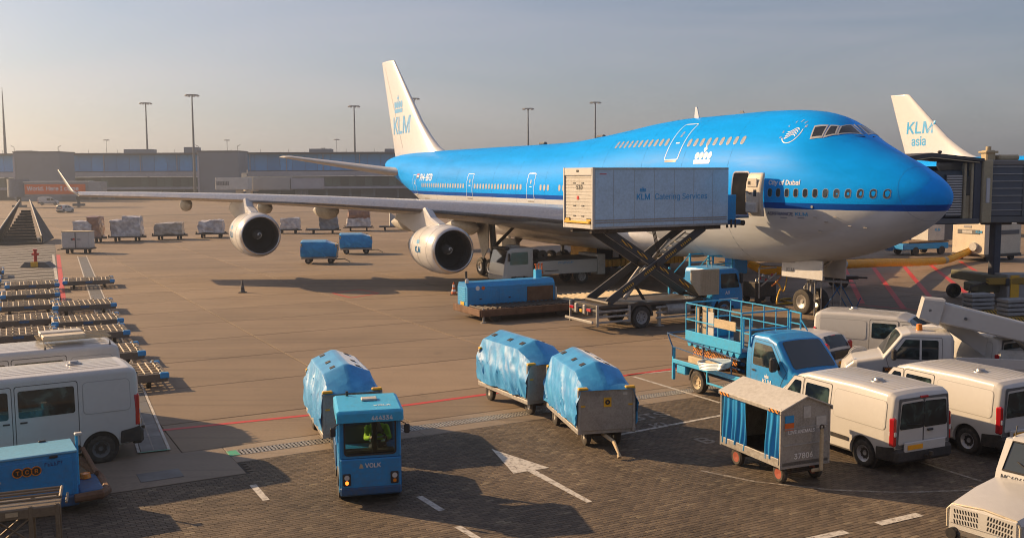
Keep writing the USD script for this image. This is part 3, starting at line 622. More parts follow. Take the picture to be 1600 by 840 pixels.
jet = thing('passenger_jet', 'huge blue and white four engined airliner with a hump parked across the apron', 'airplane', NOSE, HEAD)
def fus_loft(zs=(0.0,), sh=0.0):
    st = np.r_[.2005 + np.linspace(0.0, 1, 16) ** 2 * 2.8, np.arange(3.3, 24, .45), np.arange(24, 46, 1.5), np.arange(46, 68.6, .8), 68.6]
    a = np.linspace(0, 2 * np.pi, 72, endpoint=False); ca, sa = np.cos(a), np.sin(a); R = []
    for s in st:
        zt, zb, w, zc = float(fZT(s)), float(fZB(s)), max(float(fW(s)), .004), float(fZC(s))
        R.append(np.c_[np.full(72, s), w * ca, zc + np.where(sa > 0, (zt - zc) * sa, (zc - zb) * sa)])
    return MB().loft(R)
fuselage = obj('fuselage', fus_loft(), M['jet_paint'], jet, smooth=60)
FUS = pth(jet) + '/fuselage'
def fus_patch(poly, mat_, name, parent, off=0.006, size=.25, side=1, smooth=60, label=None):
    """a patch lying on the fuselage: poly is in (distance aft, height)"""
    v, f = tri2d(poly if hasattr(poly, 'exterior') else Polygon(poly), size)
    y = fus_y(v[:, 0], v[:, 1]) + off
    return obj(name, MB().add(np.c_[v[:, 0], side * y, v[:, 1]], f), mat_, parent, smooth=smooth, label=label)
def fus_ring(poly, wd, mat_, name, parent, off=.006, size=.3):
    for g in [poly.difference(poly.buffer(-wd))]:
        v, f = tri2d(g, size); y = fus_y(v[:, 0], v[:, 1]) + off
        return obj(name, MB().add(np.c_[v[:, 0], y, v[:, 1]], f), mat_, parent, smooth=60)
def fus_text(items, mat_, name, parent, off=.008):
    """items: (text, height, s of the left end, z of the base line, width or None)"""
    mb = MB()
    for s, h, s0, z0, wd in items:
        m = meshkit.text_mesh(s, h, .004, True); v = np.array(m.vertices)
        if wd: v[:, 0] *= wd / v[:, 0].max()
        S, Z = s0 - v[:, 0], z0 + v[:, 1]; mb.add(np.c_[S, fus_y(S, Z) + off + v[:, 2], Z], m.faces)
    return obj(name, mb, mat_, parent, smooth=False)
# cabin windows, starboard
def cabin_window(s, z, m_, w=.25, h=.37):
    o = fus_patch(rrect(s - w / 2, z - h / 2, s + w / 2, z + h / 2, .11, 3), M[m_], 'cabin_window', jet, .006, None, smooth=False)
    par = pth(jet)
    fus_ring(rrect(s - w / 2 - .018, z - h / 2 - .018, s + w / 2 + .018, z + h / 2 + .018, .12, 3), .02, M['window_rim'], 'window_frame', o, .009, None)
for k in range(12): cabin_window(7.46 - k * .524, 6.04, 'window_dark', .25, .38)
for s in np.arange(10.9, 14, .51): cabin_window(s, 6.05, 'window_shade')
for s in np.arange(26.4, 30.3, .51):
    if abs(s - 28.2) > .3: cabin_window(s, 6.08, 'window_shade')
for s in np.arange(32.9, 40.7, .51): cabin_window(s, 6.09, 'window_shade')
for s in np.arange(42.7, 51.9, .51): cabin_window(s, 6.1, 'window_shade')
for s in np.arange(10.25, 14.9, .545): cabin_window(s, 8.61, 'window_shade', .24, .38)
for s in np.arange(16.75, 22.3, .53): cabin_window(s, 8.71, 'window_shade', .24, .38)
# flight deck windows, both sides, on the surface by (distance aft, angle)
def th_of(s, z): return float(np.arcsin(np.clip((z - fZC(s)) / (fZT(s) - fZC(s)), -1, .9999)))
def deck_window(corners, side, name='cockpit_window', frame=True):
    P = [(s, th_of(s, z) if t is None else t) for s, z, t in corners]
    def put(poly, m_, nm, par, off):
        v, f = tri2d(poly, .12); s, t = v.T
        y = fW(s) * np.cos(t); z = fZC(s) + (fZT(s) - fZC(s)) * np.sin(t)
        nrm = np.c_[np.full(len(s), -.35), np.cos(t) * .8, np.sin(t) * .6]; nrm /= np.linalg.norm(nrm, axis=1, keepdims=True)
        q = np.c_[s, y, z] + nrm * off; q[:, 1] *= side
        return obj(nm, MB().add(q, f if side > 0 else f[:, ::-1]), m_, par, smooth=False)
    g = Polygon(P).buffer(0)
    o = put(g, M['window_dark'], name, jet, .012)
    put(g.buffer(.032, join_style=2).difference(g.buffer(-.012, join_style=2)), M['frame_pale'], 'window_frame', o, .016)
for side in (1, -1):
    deck_window([(6.02, 8.58, None), (6.26, 9.1, None), (5.83, 9.12, None), (5.6, 8.62, None)], side)
    deck_window([(5.5, 8.62, None), (5.72, 9.12, None), (5.5, 9.1, None), (5.22, 8.72, None)], side)
    deck_window([(5.14, 8.72, None), (5.42, 9.1, None), (5.36, 9.1, 1.49), (4.72, 8.7, 1.49)], side, 'windscreen')
obj('windscreen_post', MB().tube([(4.7, 0, 8.72), (5.38, 0, 9.19)], .035, 6), M['window_rim'], jet)
for s in (-1, 1): obj('wiper', MB().tube([(4.45, .25 * s, 8.6), (4.75, .75 * s, 8.62), (4.95, 1.05 * s, 8.6)], .02, 5), M['black_plastic'], jet)
# doors
def cabin_door(s0, s1, z0, z1, label=None):
    g = rrect(s0, z0, s1, z1, .13, 4)
    d = fus_patch(g, M['jet_paint'], 'cabin_door', jet, .004, .2)
    fus_ring(g, .045, M['door_line'], 'door_outline', d, .009, .2)
    fus_patch(rrect((s0 + s1) / 2 - .08, z1 - .75, (s0 + s1) / 2 + .08, z1 - .45, .05, 3), M['window_shade'], 'door_window', d, .009, None)
    fus_patch(rrect((s0 + s1) / 2 - .2, z0 + .9, (s0 + s1) / 2 + .12, z0 + .97, .02, 2), M['door_line'], 'door_handle', d, .011, None)
    fus_patch(rrect(s0 + .1, z0 - .12, s1 - .1, z0 - .02, .03, 2), M['grey_paint'], 'door_sill', d, .009, None)
cabin_door(30.9, 32.0, 5.18, 7.06); cabin_door(41.0, 42.1, 5.2, 7.08); cabin_door(19.0, 20.1, 5.0, 7.0); cabin_door(53.6, 54.6, 5.3, 7.0)
cabin_door(15.1, 16.35, 7.7, 9.7, )
fus_patch(rrect(9.02, 4.92, 10.14, 7.0, .18, 5), M['cabin_dark'], 'doorway', jet, .012, .2)
fus_ring(rrect(8.96, 4.86, 10.2, 7.06, .2, 5), .07, M['navy'], 'doorway_frame', jet, .016, .2)
dl = MB()
_w = [(0, 0), (.55, .02), (.85, .1), (1.0, .2)]
dl = MB().loft([[(7.95 + .03 * abs(t - .5), 3.3 + y_ + .38 - .18 * (2 * t - 1) ** 2, 4.92 + 2.05 * t) if False else (7.38 + dx, 3.62 + y_ - .16 * (2 * t - 1) ** 2, 4.92 + 2.05 * t)
                for dx, y_ in ((.05, 0), (.0, .05), (.0, .17), (.1, .25), (.98, .25), (1.08, .17), (1.08, .05), (1.03, 0)) for dx, y_ in [(.54 + (dx - .54) * (1 - .16 * (2 * t - 1) ** 8), y_ * (1 - .3 * (2 * t - 1) ** 8))]] for t in np.r_[0, .02, .06, np.linspace(.12, .88, 9), .94, .98, 1]])
od = obj('open_door', dl, M['door_lining'], jet, smooth=35, label='opened cabin door with its pale lining showing')
obj('lining_panel', MB().box((.7, .06, .42), (7.92, 3.86, 6.5), ch=.04), M['door_lining'], od); obj('lining_panel', MB().box((.85, .06, .5), (7.92, 3.87, 5.35), ch=.05), M['door_lining'], od)
obj('door_handle', MB().tube([(7.98, 3.87, 6.0), (7.98, 3.95, 6.0), (8.22, 3.95, 6.08), (8.22, 3.87, 6.08)], .03, 6), M['grey_dark'], od)
obj('door_window', MB().box((.2, .05, .32), (7.72, 3.87, 6.02), ch=.02), M['window_dark'], od)
obj('warning_tag', MB().box((.16, .05, .16), (8.1, 3.89, 6.5), ch=.01), M['black_plastic'], od)
obj('slide_pack', MB().box((.8, .14, .5), (7.92, 3.88, 5.32), ch=.07), M['white_dull'], od)
obj('door_hinge', MB().tube([(9.0, 3.1, 6.4), (8.5, 3.6, 6.4)], .05, 6).tube([(9.0, 3.1, 5.6), (8.5, 3.6, 5.6)], .05, 6), M['steel'], od)
# lettering and emblems
fus_text([('City of Dubai', .21, 7.6, 6.41, 1.9)], M['lettering_white'], 'ship_name', jet)
fus_text([('AIRFRANCE', .15, 7.7, 4.98, 1.6)], M['navy'], 'alliance_name', jet); fus_text([('KLM', .15, 6.0, 4.99, .72)], M['lettering_blue'], 'alliance_name', jet)
fus_patch([(6.9, 4.86), (5.5, 4.87), (5.5, 4.9), (6.9, 4.89)], M['navy'], 'underline', jet, .008, None)
fus_text([('PH-BFD', .55, 52.6, 6.5, 3.1)], M['lettering_white'], 'registration', jet)
for z, m_ in ((6.96, 'red_paint'), (6.82, 'lettering_white'), (6.68, 'navy')): fus_patch([(53.5, z), (52.9, z), (52.9, z + .13), (53.5, z + .13)], M[m_], 'flag_stripe', jet, .008, None)
fus_patch([(51.9, 4.9), (50.4, 4.9), (50.4, 5.0), (51.9, 5.0)], M['grey_paint'], 'faded_marks', jet, .008, None)
def crown(sc, s, z, map_, m_, name, parent):
    parts = [Polygon([(-.66, 0), (.66, 0), (.7, .2), (-.7, .2)])]
    for x in (-.52, -.175, .175, .52): parts.append(shapely.affinity.rotate(shapely.affinity.scale(shapely.Point(x, .42).buffer(.165, 8), 1, 1.15), -x * 25))
    parts += [sbox(-.05, .62, .05, .92), sbox(-.14, .72, .14, .82), shapely.Point(0, .66).buffer(.06, 6)]
    mb = MB()
    for g in parts:
        v, f = tri2d(g, .12); mb.add(map_(s - v[:, 0] * sc, z + v[:, 1] * sc), f)
    return obj(name, mb, M[m_], parent, smooth=False)
crown(1.0, 12.95, 7.47, lambda a, b: np.c_[a, fus_y(a, b) + .009, b], 'lettering_white', 'crown_emblem', jet)
mb = MB()
for (a0, a1, r) in ((-150, 20, .5),):
    t = np.radians(np.linspace(a0, a1, 24)); ring = Polygon(np.r_[np.c_[.5 * np.cos(t), .5 * np.sin(t)], np.c_[.46 * np.cos(t[::-1]), .46 * np.sin(t[::-1])]])
    v, f = tri2d(ring, .2); mb.add(np.c_[7.2 - v[:, 0], fus_y(7.2 - v[:, 0], 8.85 + v[:, 1]) + .009, 8.85 + v[:, 1]], f)
for k in range(4):
    x = np.linspace(-.3, .3, 14); y = .16 - .1 * k + .09 * np.sin(x * 9 + .5); ribbon = Polygon(np.r_[np.c_[x, y], np.c_[x[::-1], y[::-1] - .045]]).buffer(0)
    v, f = tri2d(ribbon, .2); mb.add(np.c_[7.2 - v[:, 0], fus_y(7.2 - v[:, 0], 8.85 + v[:, 1]) + .009, 8.85 + v[:, 1]], f)
for k, ch_ in enumerate('SKYTEAM'):
    a = math.radians(200 - 28 * k); m_ = meshkit.text_mesh(ch_, .11, .003, True); v = np.array(m_.vertices)[:, :2]; v[:, 0] -= v[:, 0].mean()
    c, s_ = math.cos(a - math.pi / 2), math.sin(a - math.pi / 2); q = np.c_[v[:, 0] * c - v[:, 1] * s_, v[:, 0] * s_ + v[:, 1] * c] + [.52 * math.cos(a), .52 * math.sin(a)]
    mb.add(np.c_[7.2 - q[:, 0], fus_y(7.2 - q[:, 0], 8.85 + q[:, 1]) + .009, 8.85 + q[:, 1]], m_.faces)
obj('round_emblem', mb, M['lettering_white'], jet, smooth=False)
# radome seam, antennas, probes, drain masts
a_ = np.linspace(0, 2 * np.pi, 49)[:-1]
def seam(s, tilt=0.0, name='panel_seam', r=.007):
    P = []
    for a in a_:
        ss = s + tilt * np.sin(a); zt, zb, w, zc = fZT(ss), fZB(ss), fW(ss), fZC(ss)
        P.append((ss, w * np.cos(a) * 1.0005, zc + ((zt - zc) if np.sin(a) > 0 else (zc - zb)) * np.sin(a)))
    obj(name, MB().tube(P, r, 5, closed=True), M['panel_gap'], jet)
seam(1.25, .35, 'radome_seam', .0045)
for s in (10.75, 14.6, 18.4, 22.6, 25.6, 29.4, 33.6, 37.5, 44.2, 48.3): seam(s, 0, 'panel_seam', .006)
obj('antenna', MB().prism([(17.0, 10.1), (17.45, 10.1), (17.35, 10.75), (17.22, 10.75)], -.03, .03, 'y'), M['jet_white'], jet)
obj('antenna', MB().prism([(13.1, 10.12), (13.5, 10.12), (13.45, 10.3), (13.25, 10.3)], -.02, .02, 'y'), M['grey_dark'], jet)
for s in (35.5, 27.5): obj('antenna', MB().box((.9, .3, .22), (s, 0, fZT(s) + .08), ch=.08), M['grey_dark'], jet)
for s, z in ((3.9, 5.0), (4.4, 4.75), (4.9, 4.95), (3.4, 4.6), (4.9, 4.3), (2.8, 4.55)):
    y = float(fus_y(s, z)); obj('probe', MB().tube([(s, y - .02, z), (s, y + .12, z), (s - .2, y + .13, z)], .018, 6), M['steel'], jet)
obj('static_port', MB().cyl((5.0, fus_y(5, 5.42) - .01, 5.42), (5.0, fus_y(5, 5.42) + .012, 5.42), .07, n=14), M['window_rim'], jet)
obj('belly_fairing', MB().loft([[(s, w * math.cos(a), zc + h * math.sin(a)) for a in np.linspace(0, 2 * math.pi, 40, endpoint=False)] for s, w, zc, h in
    ((15.5, .6, 3.0, .5), (17, 2.0, 3.1, .95), (19.5, 3.15, 3.35, 1.25), (23, 3.6, 3.5, 1.45), (33, 3.6, 3.5, 1.5), (38, 3.3, 3.5, 1.4), (41, 2.2, 3.4, 1.05), (43.5, .6, 3.3, .7))]), M['jet_white'], jet, smooth=60)
# wings, winglets, tail
def foil(c, t, n=15):
    x = (1 - np.cos(np.linspace(0, np.pi, n))) / 2
    yt = 5 * t * (.2969 * np.sqrt(x) - .126 * x - .3516 * x ** 2 + .2843 * x ** 3 - .1036 * x ** 4)
    cam_ = .018 * (1 - (2 * x - 1) ** 2)
    up = np.c_[x, cam_ + yt]; lo = np.c_[x, cam_ - yt]
    return np.r_[up[::-1], lo[1:-1]] * c
def wing_sec(y, le, te, z, t, tw, side):
    q = foil(te - le, t); ct, st = math.cos(tw), math.sin(tw)
    return np.c_[le + q[:, 0] * ct + q[:, 1] * st, np.full(len(q), y * side), z - q[:, 0] * st + q[:, 1] * ct]
WST = [(1.5, 18.4, 36.3, 3.78, .125, .045), (3.2, 19.9, 36.6, 3.95, .12, .042), (7.5, 23.8, 37.6, 4.42, .105, .034), (12.5, 28.3, 38.9, 4.86, .095, .026), (17, 32.4, 41.3, 5.16, .09, .018), (22, 36.9, 44.0, 5.42, .085, .012), (27, 41.4, 46.8, 5.6, .08, .006), (31, 45.1, 49.0, 5.7, .08, 0.0)]
def lerp_w(y, k): return float(np.interp(y, [w[0] for w in WST], [w[k] for w in WST]))
for side in (1, -1):
    w_ = obj('wing', MB().loft([wing_sec(*q, side) for q in WST]), M['wing_grey'], jet, smooth=40)
    slat = MB().loft([[(le + dx * c, y * side, z + dz * c) for dx, dz in ((.10, .048), (.04, .036), (.005, .012), (-.004, .0), (.005, -.014), (.04, -.026), (.07, -.02), (.05, .0))] for (y, le, te, z, t, tw) in WST[1:] for c in [te - le] if True])
    obj('leading_edge', slat, M['lip_metal'], w_, smooth=40)
    obj('winglet', MB().loft([np.c_[le + q[:, 0], (yy + q[:, 1] * .9) * side, np.full(len(q), z) + 0 * q[:, 1]] for le, te, yy, z, t in ((45.3, 49.0, 31.0, 5.74, .07), (46.0, 49.2, 31.35, 6.0, .06), (49.2, 50.5, 32.05, 7.45, .05)) for q in [foil(te - le, t)]]), M['jet_white'], jet, smooth=40)
    for y in (6.6, 10.4, 15.6, 19.3, 24.2):
        te = lerp_w(y, 2); z = lerp_w(y, 3) - .35 - .5 * (y < 12); L = 6.2 if y < 17 else 4.6; rr = .52 if y < 17 else .4
        obj('flap_fairing', MB().loft([[(te - L * .78 + L * u, y * side + rr * .75 * k * math.cos(a), z - .15 + rr * 1.15 * k * math.sin(a) - .12 * u) for a in np.linspace(0, 2 * math.pi, 16, endpoint=False)] for u, k in ((0, .05), (.06, .45), (.2, .85), (.42, 1), (.62, .95), (.82, .6), (.96, .2), (1, .04))]), M['wing_under'], jet, smooth=60)
    SST = [(1.0, 59.6, 68.3, 7.15, .1, 0), (2.2, 60.6, 68.5, 7.28, .1, 0), (10.6, 66.9, 70.1, 8.74, .09, 0), (11.0, 67.6, 70.2, 8.8, .06, 0)]
    obj('tailplane', MB().loft([wing_sec(*q, side) for q in SST]), M['wing_grey'], jet, smooth=40)
def fin_mesh(LE, TE, t=.1):
    """LE, TE: (x, z) from root to tip"""
    return MB().loft([np.c_[a[0] + q[:, 0], q[:, 1] - .018 * (1 - (2 * q[:, 0] / (b[0] - a[0]) - 1) ** 2) * (b[0] - a[0]), a[1] + (b[1] - a[1]) * q[:, 0] / (b[0] - a[0])] for a, b in zip(LE, TE) for q in [foil(b[0] - a[0], t)]])
fin_half = lambda c, x, t=.1: 5 * t * c * (.2969 * np.sqrt(np.clip(x, 0, 1)) - .126 * x - .3516 * x ** 2 + .2843 * x ** 3 - .1036 * x ** 4)
FLE = [(53.2, 8.9), (55.2, 9.55), (57.0, 10.55), (59.2, 12.05), (66.4, 18.4), (66.75, 18.55)]
FTE = [(66.6, 8.7), (66.85, 9.4), (67.2, 10.5), (67.8, 12.1), (70.15, 18.5), (70.2, 18.6)]
fin_ = obj('tail_fin', fin_mesh(FLE, FTE), M['jet_white'], jet, smooth=40)
def on_fin(s, z):
    zl = np.array([q[1] for q in FLE]); le = np.interp(z, zl, [q[0] for q in FLE]); te = np.interp(z, [q[1] for q in FTE], [q[0] for q in FTE]); c = te - le
    return fin_half(c, (s - le) / c) + .012
def fin_text(s, h, s0, z0, wd, m_, parent, on=None, slope=0.0, shear=0.0):
    m = meshkit.text_mesh(s, h, .004, True); v = np.array(m.vertices); v[:, 0] *= wd / v[:, 0].max()
    S, Z = s0 - v[:, 0] - shear * v[:, 1], z0 + v[:, 1] + slope * v[:, 0]
    return obj('airline_name', MB().add(np.c_[S, (on or on_fin)(S, Z) + v[:, 2], Z], m.faces), M[m_], parent, smooth=False)
fin_text('KLM', 1.62, 67.0, 11.1, 5.6, 'logo_light_blue', jet, shear=.12)
crown(1.9, 64.75, 13.15, lambda a, b: np.c_[a, on_fin(a, b), b], 'logo_light_blue', 'crown_emblem', jet)
obj('rudder_gap', MB().tube([(63.6, float(on_fin(63.6, 9.6)) - .012, 9.6), (68.9, float(on_fin(68.9, 17.9)) - .012, 17.9)], .014, 5), M['grey_paint'], jet)
# engines
def engine(x0, y0, z0, sc, side):
    e = UsdGeom.Xform.Define(stage, pth(jet) + '/' + numbered(pth(jet), 'engine')); e.AddTranslateOp().Set(Gf.Vec3d(x0, y0 * side, z0)); e = e.GetPrim()
    P = lambda pr_: [(r * sc, x) for r, x in pr_]
    obj('nacelle', MB().lathe(P([(1.30, .12), (1.37, .22), (1.45, .7), (1.48, 1.4), (1.46, 2.3), (1.36, 3.3), (1.2, 4.2), (1.14, 4.35), (1.1, 4.3), (1.14, 3.4)]), axis='x', n=56), M['jet_white'], e, smooth=50)
    obj('intake_lip', MB().lathe(P([(1.31, .125), (1.27, .04), (1.22, .0), (1.17, .03), (1.145, .12), (1.14, .25)]), axis='x', n=56), M['lip_metal'], e, smooth=60)
    obj('intake_duct', MB().lathe(P([(1.14, .24), (1.14, .6), (1.17, 1.35), (.0, 1.4)]), axis='x', n=48), M['duct_dark'], e, smooth=50)
    bl = MB()
    for k in range(38):
        a0 = 2 * math.pi * k / 38; rr = np.linspace(.32, 1.14, 5) * sc; V = []
        for i, r in enumerate(rr):
            tw = .25 + .75 * i / 4; dx = .12 * math.cos(tw); da = .105 * math.sin(tw) / max(r, .4) * 1.4
            V += [(1.12 - dx, r * math.cos(a0 - da), r * math.sin(a0 - da)), (1.12 + dx, r * math.cos(a0 + da), r * math.sin(a0 + da))]
        bl.add(V, [[2 * i, 2 * i + 1, 2 * i + 3, 2 * i + 2] for i in range(4)])
    obj('fan_blades', bl, M['fan_blade'], e, smooth=60, kind='stuff')
    sp = obj('spinner', MB().lathe(P([(.0, .48), (.09, .53), (.22, .75), (.31, 1.0), (.34, 1.15)]), axis='x', n=28), M['grey_dark'], e, smooth=60)
    t = np.linspace(0, 2 * math.pi * .8, 20); r = np.linspace(.05, .25, 20) * sc; xs = .5 + (r / sc / .31) ** 1.5 * .5 - .025
    obj('swirl_mark', MB().tube(np.c_[xs, r * np.cos(t), r * np.sin(t)], np.linspace(.05, .02, 20), 6), M['lettering_white'], e)
    obj('core_cowl', MB().lathe(P([(.95, 3.6), (.9, 4.4), (.72, 5.4), (.62, 5.9), (.57, 5.9), (.55, 5.2)]), axis='x', n=36), M['nozzle'], e, smooth=50)
    obj('exhaust_plug', MB().lathe(P([(.42, 5.2), (.36, 5.9), (.2, 6.6), (.02, 7.0)]), axis='x', n=24), M['nozzle'], e, smooth=50)
    for xx in (.8, 2.2, 3.3):
        obj('cowl_seam', MB().tube([(xx, np.interp(xx, [.7, 1.4, 2.3, 3.3], [1.45, 1.48, 1.46, 1.36]) * sc * 1.002 * math.cos(a), np.interp(xx, [.7, 1.4, 2.3, 3.3], [1.45, 1.48, 1.46, 1.36]) * sc * 1.002 * math.sin(a)) for a in a_], .008, 4, closed=True), M['grey_paint'], e)
    tm_ = MB()
    for s, h, x, a in (('KLM', .34, 2.6, -.12),):
        m = meshkit.text_mesh(s, h, .003, True); v = np.array(m.vertices); X = x - v[:, 0]; r = 1.475 * sc
        ang = a + v[:, 1] / r; tm_.add(np.c_[X, side * (np.interp(X, [.7, 1.4, 2.3, 3.3], [1.45, 1.48, 1.46, 1.36]) * sc + .012) * np.cos(ang), (np.interp(X, [.7, 1.4, 2.3, 3.3], [1.45, 1.48, 1.46, 1.36]) * sc + .012) * np.sin(ang)], m.faces)
    if side > 0:
        obj('airline_name', tm_, M['logo_blue'], e, smooth=False)
        crown(.34, 2.15, .36, lambda a, b: np.c_[a, np.sqrt((np.interp(a, [.7, 1.4, 2.3, 3.3], [1.45, 1.48, 1.46, 1.36]) * sc + .012) ** 2 - b ** 2), b], 'logo_blue', 'crown_emblem', e)
    zl = lerp_w(y0, 3) - z0; xl = lerp_w(y0, 1) - x0
    Q = np.array([(1.5, 1.2 * sc), (1.7, 1.5 * sc), (3.0, 1.5 * sc + .33), (xl + .1, zl + .12), (xl + 1.2, zl + .1), (xl + 5, zl - .3), (xl + 5.6, zl - .75), (xl + 3.0, zl - 1.3), (5.8, .75), (4.2, 1.0 * sc)]); cq = Q.mean(0)
    obj('pylon', MB().loft([[(q[0], yy, q[1]) for q in cq + (Q - cq) * k] for yy, k in ((-.3, .9), (-.2, 1.0), (.2, 1.0), (.3, .9))]), M['jet_white'], e, smooth=25)
for side in (1, -1):
    engine(24.2, 12.2, 2.53, 1.0, side); engine(33.15, 21.4, 3.24, .96, side)
# landing gear
def wheel_set(mb_t, mb_r, x, y, r, w):
    mb_t.lathe([(r * .55, -w * .42), (r * .8, -w / 2), (r * .96, -w * .4), (r, -w * .22), (r, w * .22), (r * .96, w * .4), (r * .8, w / 2), (r * .55, w * .42)], (x, y, r), 'y', 32)
    mb_r.lathe([(.02, -w * .25), (r * .3, -w * .25), (r * .42, -w * .4), (r * .56, -w * .42), (r * .56, w * .42), (r * .42, w * .4), (r * .3, w * .25), (.02, w * .25)], (x, y, r), 'y', 24)
def gear_wheel(x, y, r, w, parent):
    a, b = MB(), MB(); wheel_set(a, b, x, y, r, w); t = obj('wheel', a, M['rubber'], parent, smooth=40); obj('rim', b, M['steel'], t, smooth=40)
ng = UsdGeom.Xform.Define(stage, pth(jet) + '/nose_gear').GetPrim()
for y in (.47, -.47): gear_wheel(7.9, y, .62, .4, ng)
obj('strut', MB().tube([(7.9, 0, .6), (7.8, 0, 1.7)], .12).tube([(7.8, 0, 1.5), (7.65, 0, 3.2)], .2, n=14).tube([(7.9, -.6, .62), (7.9, .6, .62)], .09).tube([(7.85, 0, 1.9), (6.3, 0, 2.9)], .09), M['galvanized'], ng)
obj('torque_link', MB().tube([(7.95, 0, .75), (8.35, 0, 1.25), (7.95, 0, 1.75)], .06), M['galvanized'], ng)
obj('taxi_light', MB().cyl((7.55, .3, 1.75), (7.4, .3, 1.75), .1).cyl((7.55, -.3, 1.75), (7.4, -.3, 1.75), .1).box((.25, .9, .12), (7.65, 0, 1.75)), M['clear_lens'], ng)
for s in (1, -1): obj('gear_door', MB().box((1.9, .05, .95), (6.9 + .4, .75 * s, 2.28), ch=.02), M['jet_white'], ng, smooth=False)
for s in (1, -1): obj('gear_door', MB().box((1.15, .05, .75), (8.75, .62 * s, 2.15), ch=.02), M['jet_white'], ng, smooth=False)
obj('door_lettering', MB().text('KLM', .2, (9.0, .655, 2.05), (-1, 0, 0), (0, 0, 1)), M['grey_paint'], ng, smooth=False)
for nm, x, y, top, out in (('wing_gear', 32.6, 5.5, 4.1, .9), ('wing_gear', 32.6, -5.5, 4.1, -.9), ('body_gear', 36.0, 1.95, 3.2, 0), ('body_gear', 36.0, -1.95, 3.2, 0)):
    g = UsdGeom.Xform.Define(stage, pth(jet) + '/' + numbered(pth(jet), nm)).GetPrim()
    for dx in (-.74, .74):
        for dy in (-.56, .56): gear_wheel(x + dx, y + dy, .62, .44, g)
    obj('strut', MB().tube([(x, y, .65), (x, y, 1.8)], .13).tube([(x, y, 1.6), (x, y + out * .2, top)], .22, n=14).tube([(x - .85, y, .62), (x + .85, y, .62)], .14).tube([(x - .74, y - .56, .62), (x - .74, y + .56, .62)], .08).tube([(x + .74, y - .56, .62), (x + .74, y + .56, .62)], .08), M['galvanized'], g)
    obj('drag_brace', MB().tube([(x, y, 1.9), (x - 2.2, y - np.sign(y) * .6, 3.6)], .1).tube([(x, y, 2.0), (x, y - np.sign(y) * 1.9, 3.6)], .1), M['dark_steel'], g)
    if nm == 'wing_gear':
        s = np.sign(y)
        obj('gear_door', MB().prism([(x - .85, 4.1), (x + 1.0, 4.2), (x + 1.0, 2.9), (x + .1, 1.15), (x - .75, 2.0)], y + s * .75, y + s * .8, 'y'), M['wing_under'], g, smooth=False)
    obj('gear_door', MB().box((2.2, .06, 1.1), (x, y - np.sign(y) * 1.2 if nm == 'wing_gear' else y + np.sign(y) * 1.1, 2.0), ch=.02), M['wing_under'], g, smooth=False)

# ------------------------------------------------------------------ the second airliner beyond the jet bridge
jet2 = thing('passenger_jet', 'far airliner behind the jet bridge showing a white fin and blue roof', 'airplane', (85.7, 86.3, 0), 114.0)
obj('fuselage', fus_loft(), M['jet_paint_far'], jet2, smooth=60)
obj('tail_fin', fin_mesh(FLE, FTE), M['jet_white'], jet2, smooth=40)
fin_text('KLM', 1.65, 66.9, 12.75, 5.3, 'logo_blue', jet2, shear=.1); fin_text('asia', 1.25, 65.7, 11.0, 2.9, 'logo_blue', jet2)
for side in (1, -1):
    obj('wing', MB().loft([wing_sec(*q, side) for q in WST]), M['wing_grey'], jet2, smooth=40); obj('tailplane', MB().loft([wing_sec(*q, side) for q in SST]), M['wing_grey'], jet2, smooth=40)
    for x0, y0, z0 in ((24.2, 12.2, 2.53), (33.15, 21.4, 3.24)):
        obj('engine', MB().lathe([(1.1, 4.3), (1.36, 3.3), (1.48, 1.4), (1.37, .2), (1.22, 0), (1.14, .25), (1.14, 1.3), (0, 1.35)], (x0, y0 * side, z0), 'x', 36), M['jet_white'], jet2, smooth=50)
        obj('pylon', MB().box((5.5, .4, 1.1), (x0 + 5, y0 * side, z0 + 1.6), ch=.1), M['jet_white'], jet2, smooth=25)
    obj('main_gear', MB().cyl((33, 4.5 * side, 0), (33, 4.5 * side, 3.5), .3).cyl((32.2, 3.9 * side, .62), (32.2, 5.1 * side, .62), .62, n=20).cyl((33.7, 3.9 * side, .62), (33.7, 5.1 * side, .62), .62, n=20), M['dark_steel'], jet2)
obj('nose_gear', MB().cyl((7.9, 0, 0), (7.9, 0, 3.0), .2).cyl((7.9, -.5, .6), (7.9, .5, .6), .6, n=20), M['dark_steel'], jet2)
for k in range(50): y_ = float(fus_y(26.4 + .51 * k, 6.08)); obj('cabin_window', MB().box((.26, .04, .38), (26.4 + .51 * k, y_, 6.08), ch=.015), M['window_shade'], jet2, smooth=False)
# ------------------------------------------------------------------ vehicles: shared builders
def road_wheel(parent, x, y, r, w, hub='galvanized', holes=8):
    """tyre with a rim and hub cap as its sub-parts, turned about y"""
    s = 1 if y > 0 else -1
    t = obj('wheel', MB().lathe([(r * .6, -w * .45), (r * .82, -w / 2), (r * .95, -w * .44), (r, -w * .25), (r, w * .25), (r * .95, w * .44), (r * .82, w / 2), (r * .6, w * .45)], (x, y, r), 'y', 28), M['rubber'], parent, smooth=40)
    m = MB().lathe([(.005, s * w * .2), (r * .16, s * w * .24), (r * .18, s * w * .12), (r * .45, s * w * .2), (r * .56, s * w * .42), (r * .61, s * w * .46), (r * .61, -s * w * .3)], (x, y, r), 'y', 28)
    obj('rim', m, M[hub], t, smooth=35)
    hb = MB()
    for k in range(holes):
        a = 2 * math.pi * k / holes; hb.cyl((x + r * .38 * math.cos(a), y + s * w * .12, r + r * .38 * math.sin(a)), (x + r * .38 * math.cos(a), y + s * w * .215, r + r * .38 * math.sin(a)), r * .055, n=8)
    obj('rim_holes', hb, M['black_plastic'], t, smooth=False, kind='stuff')
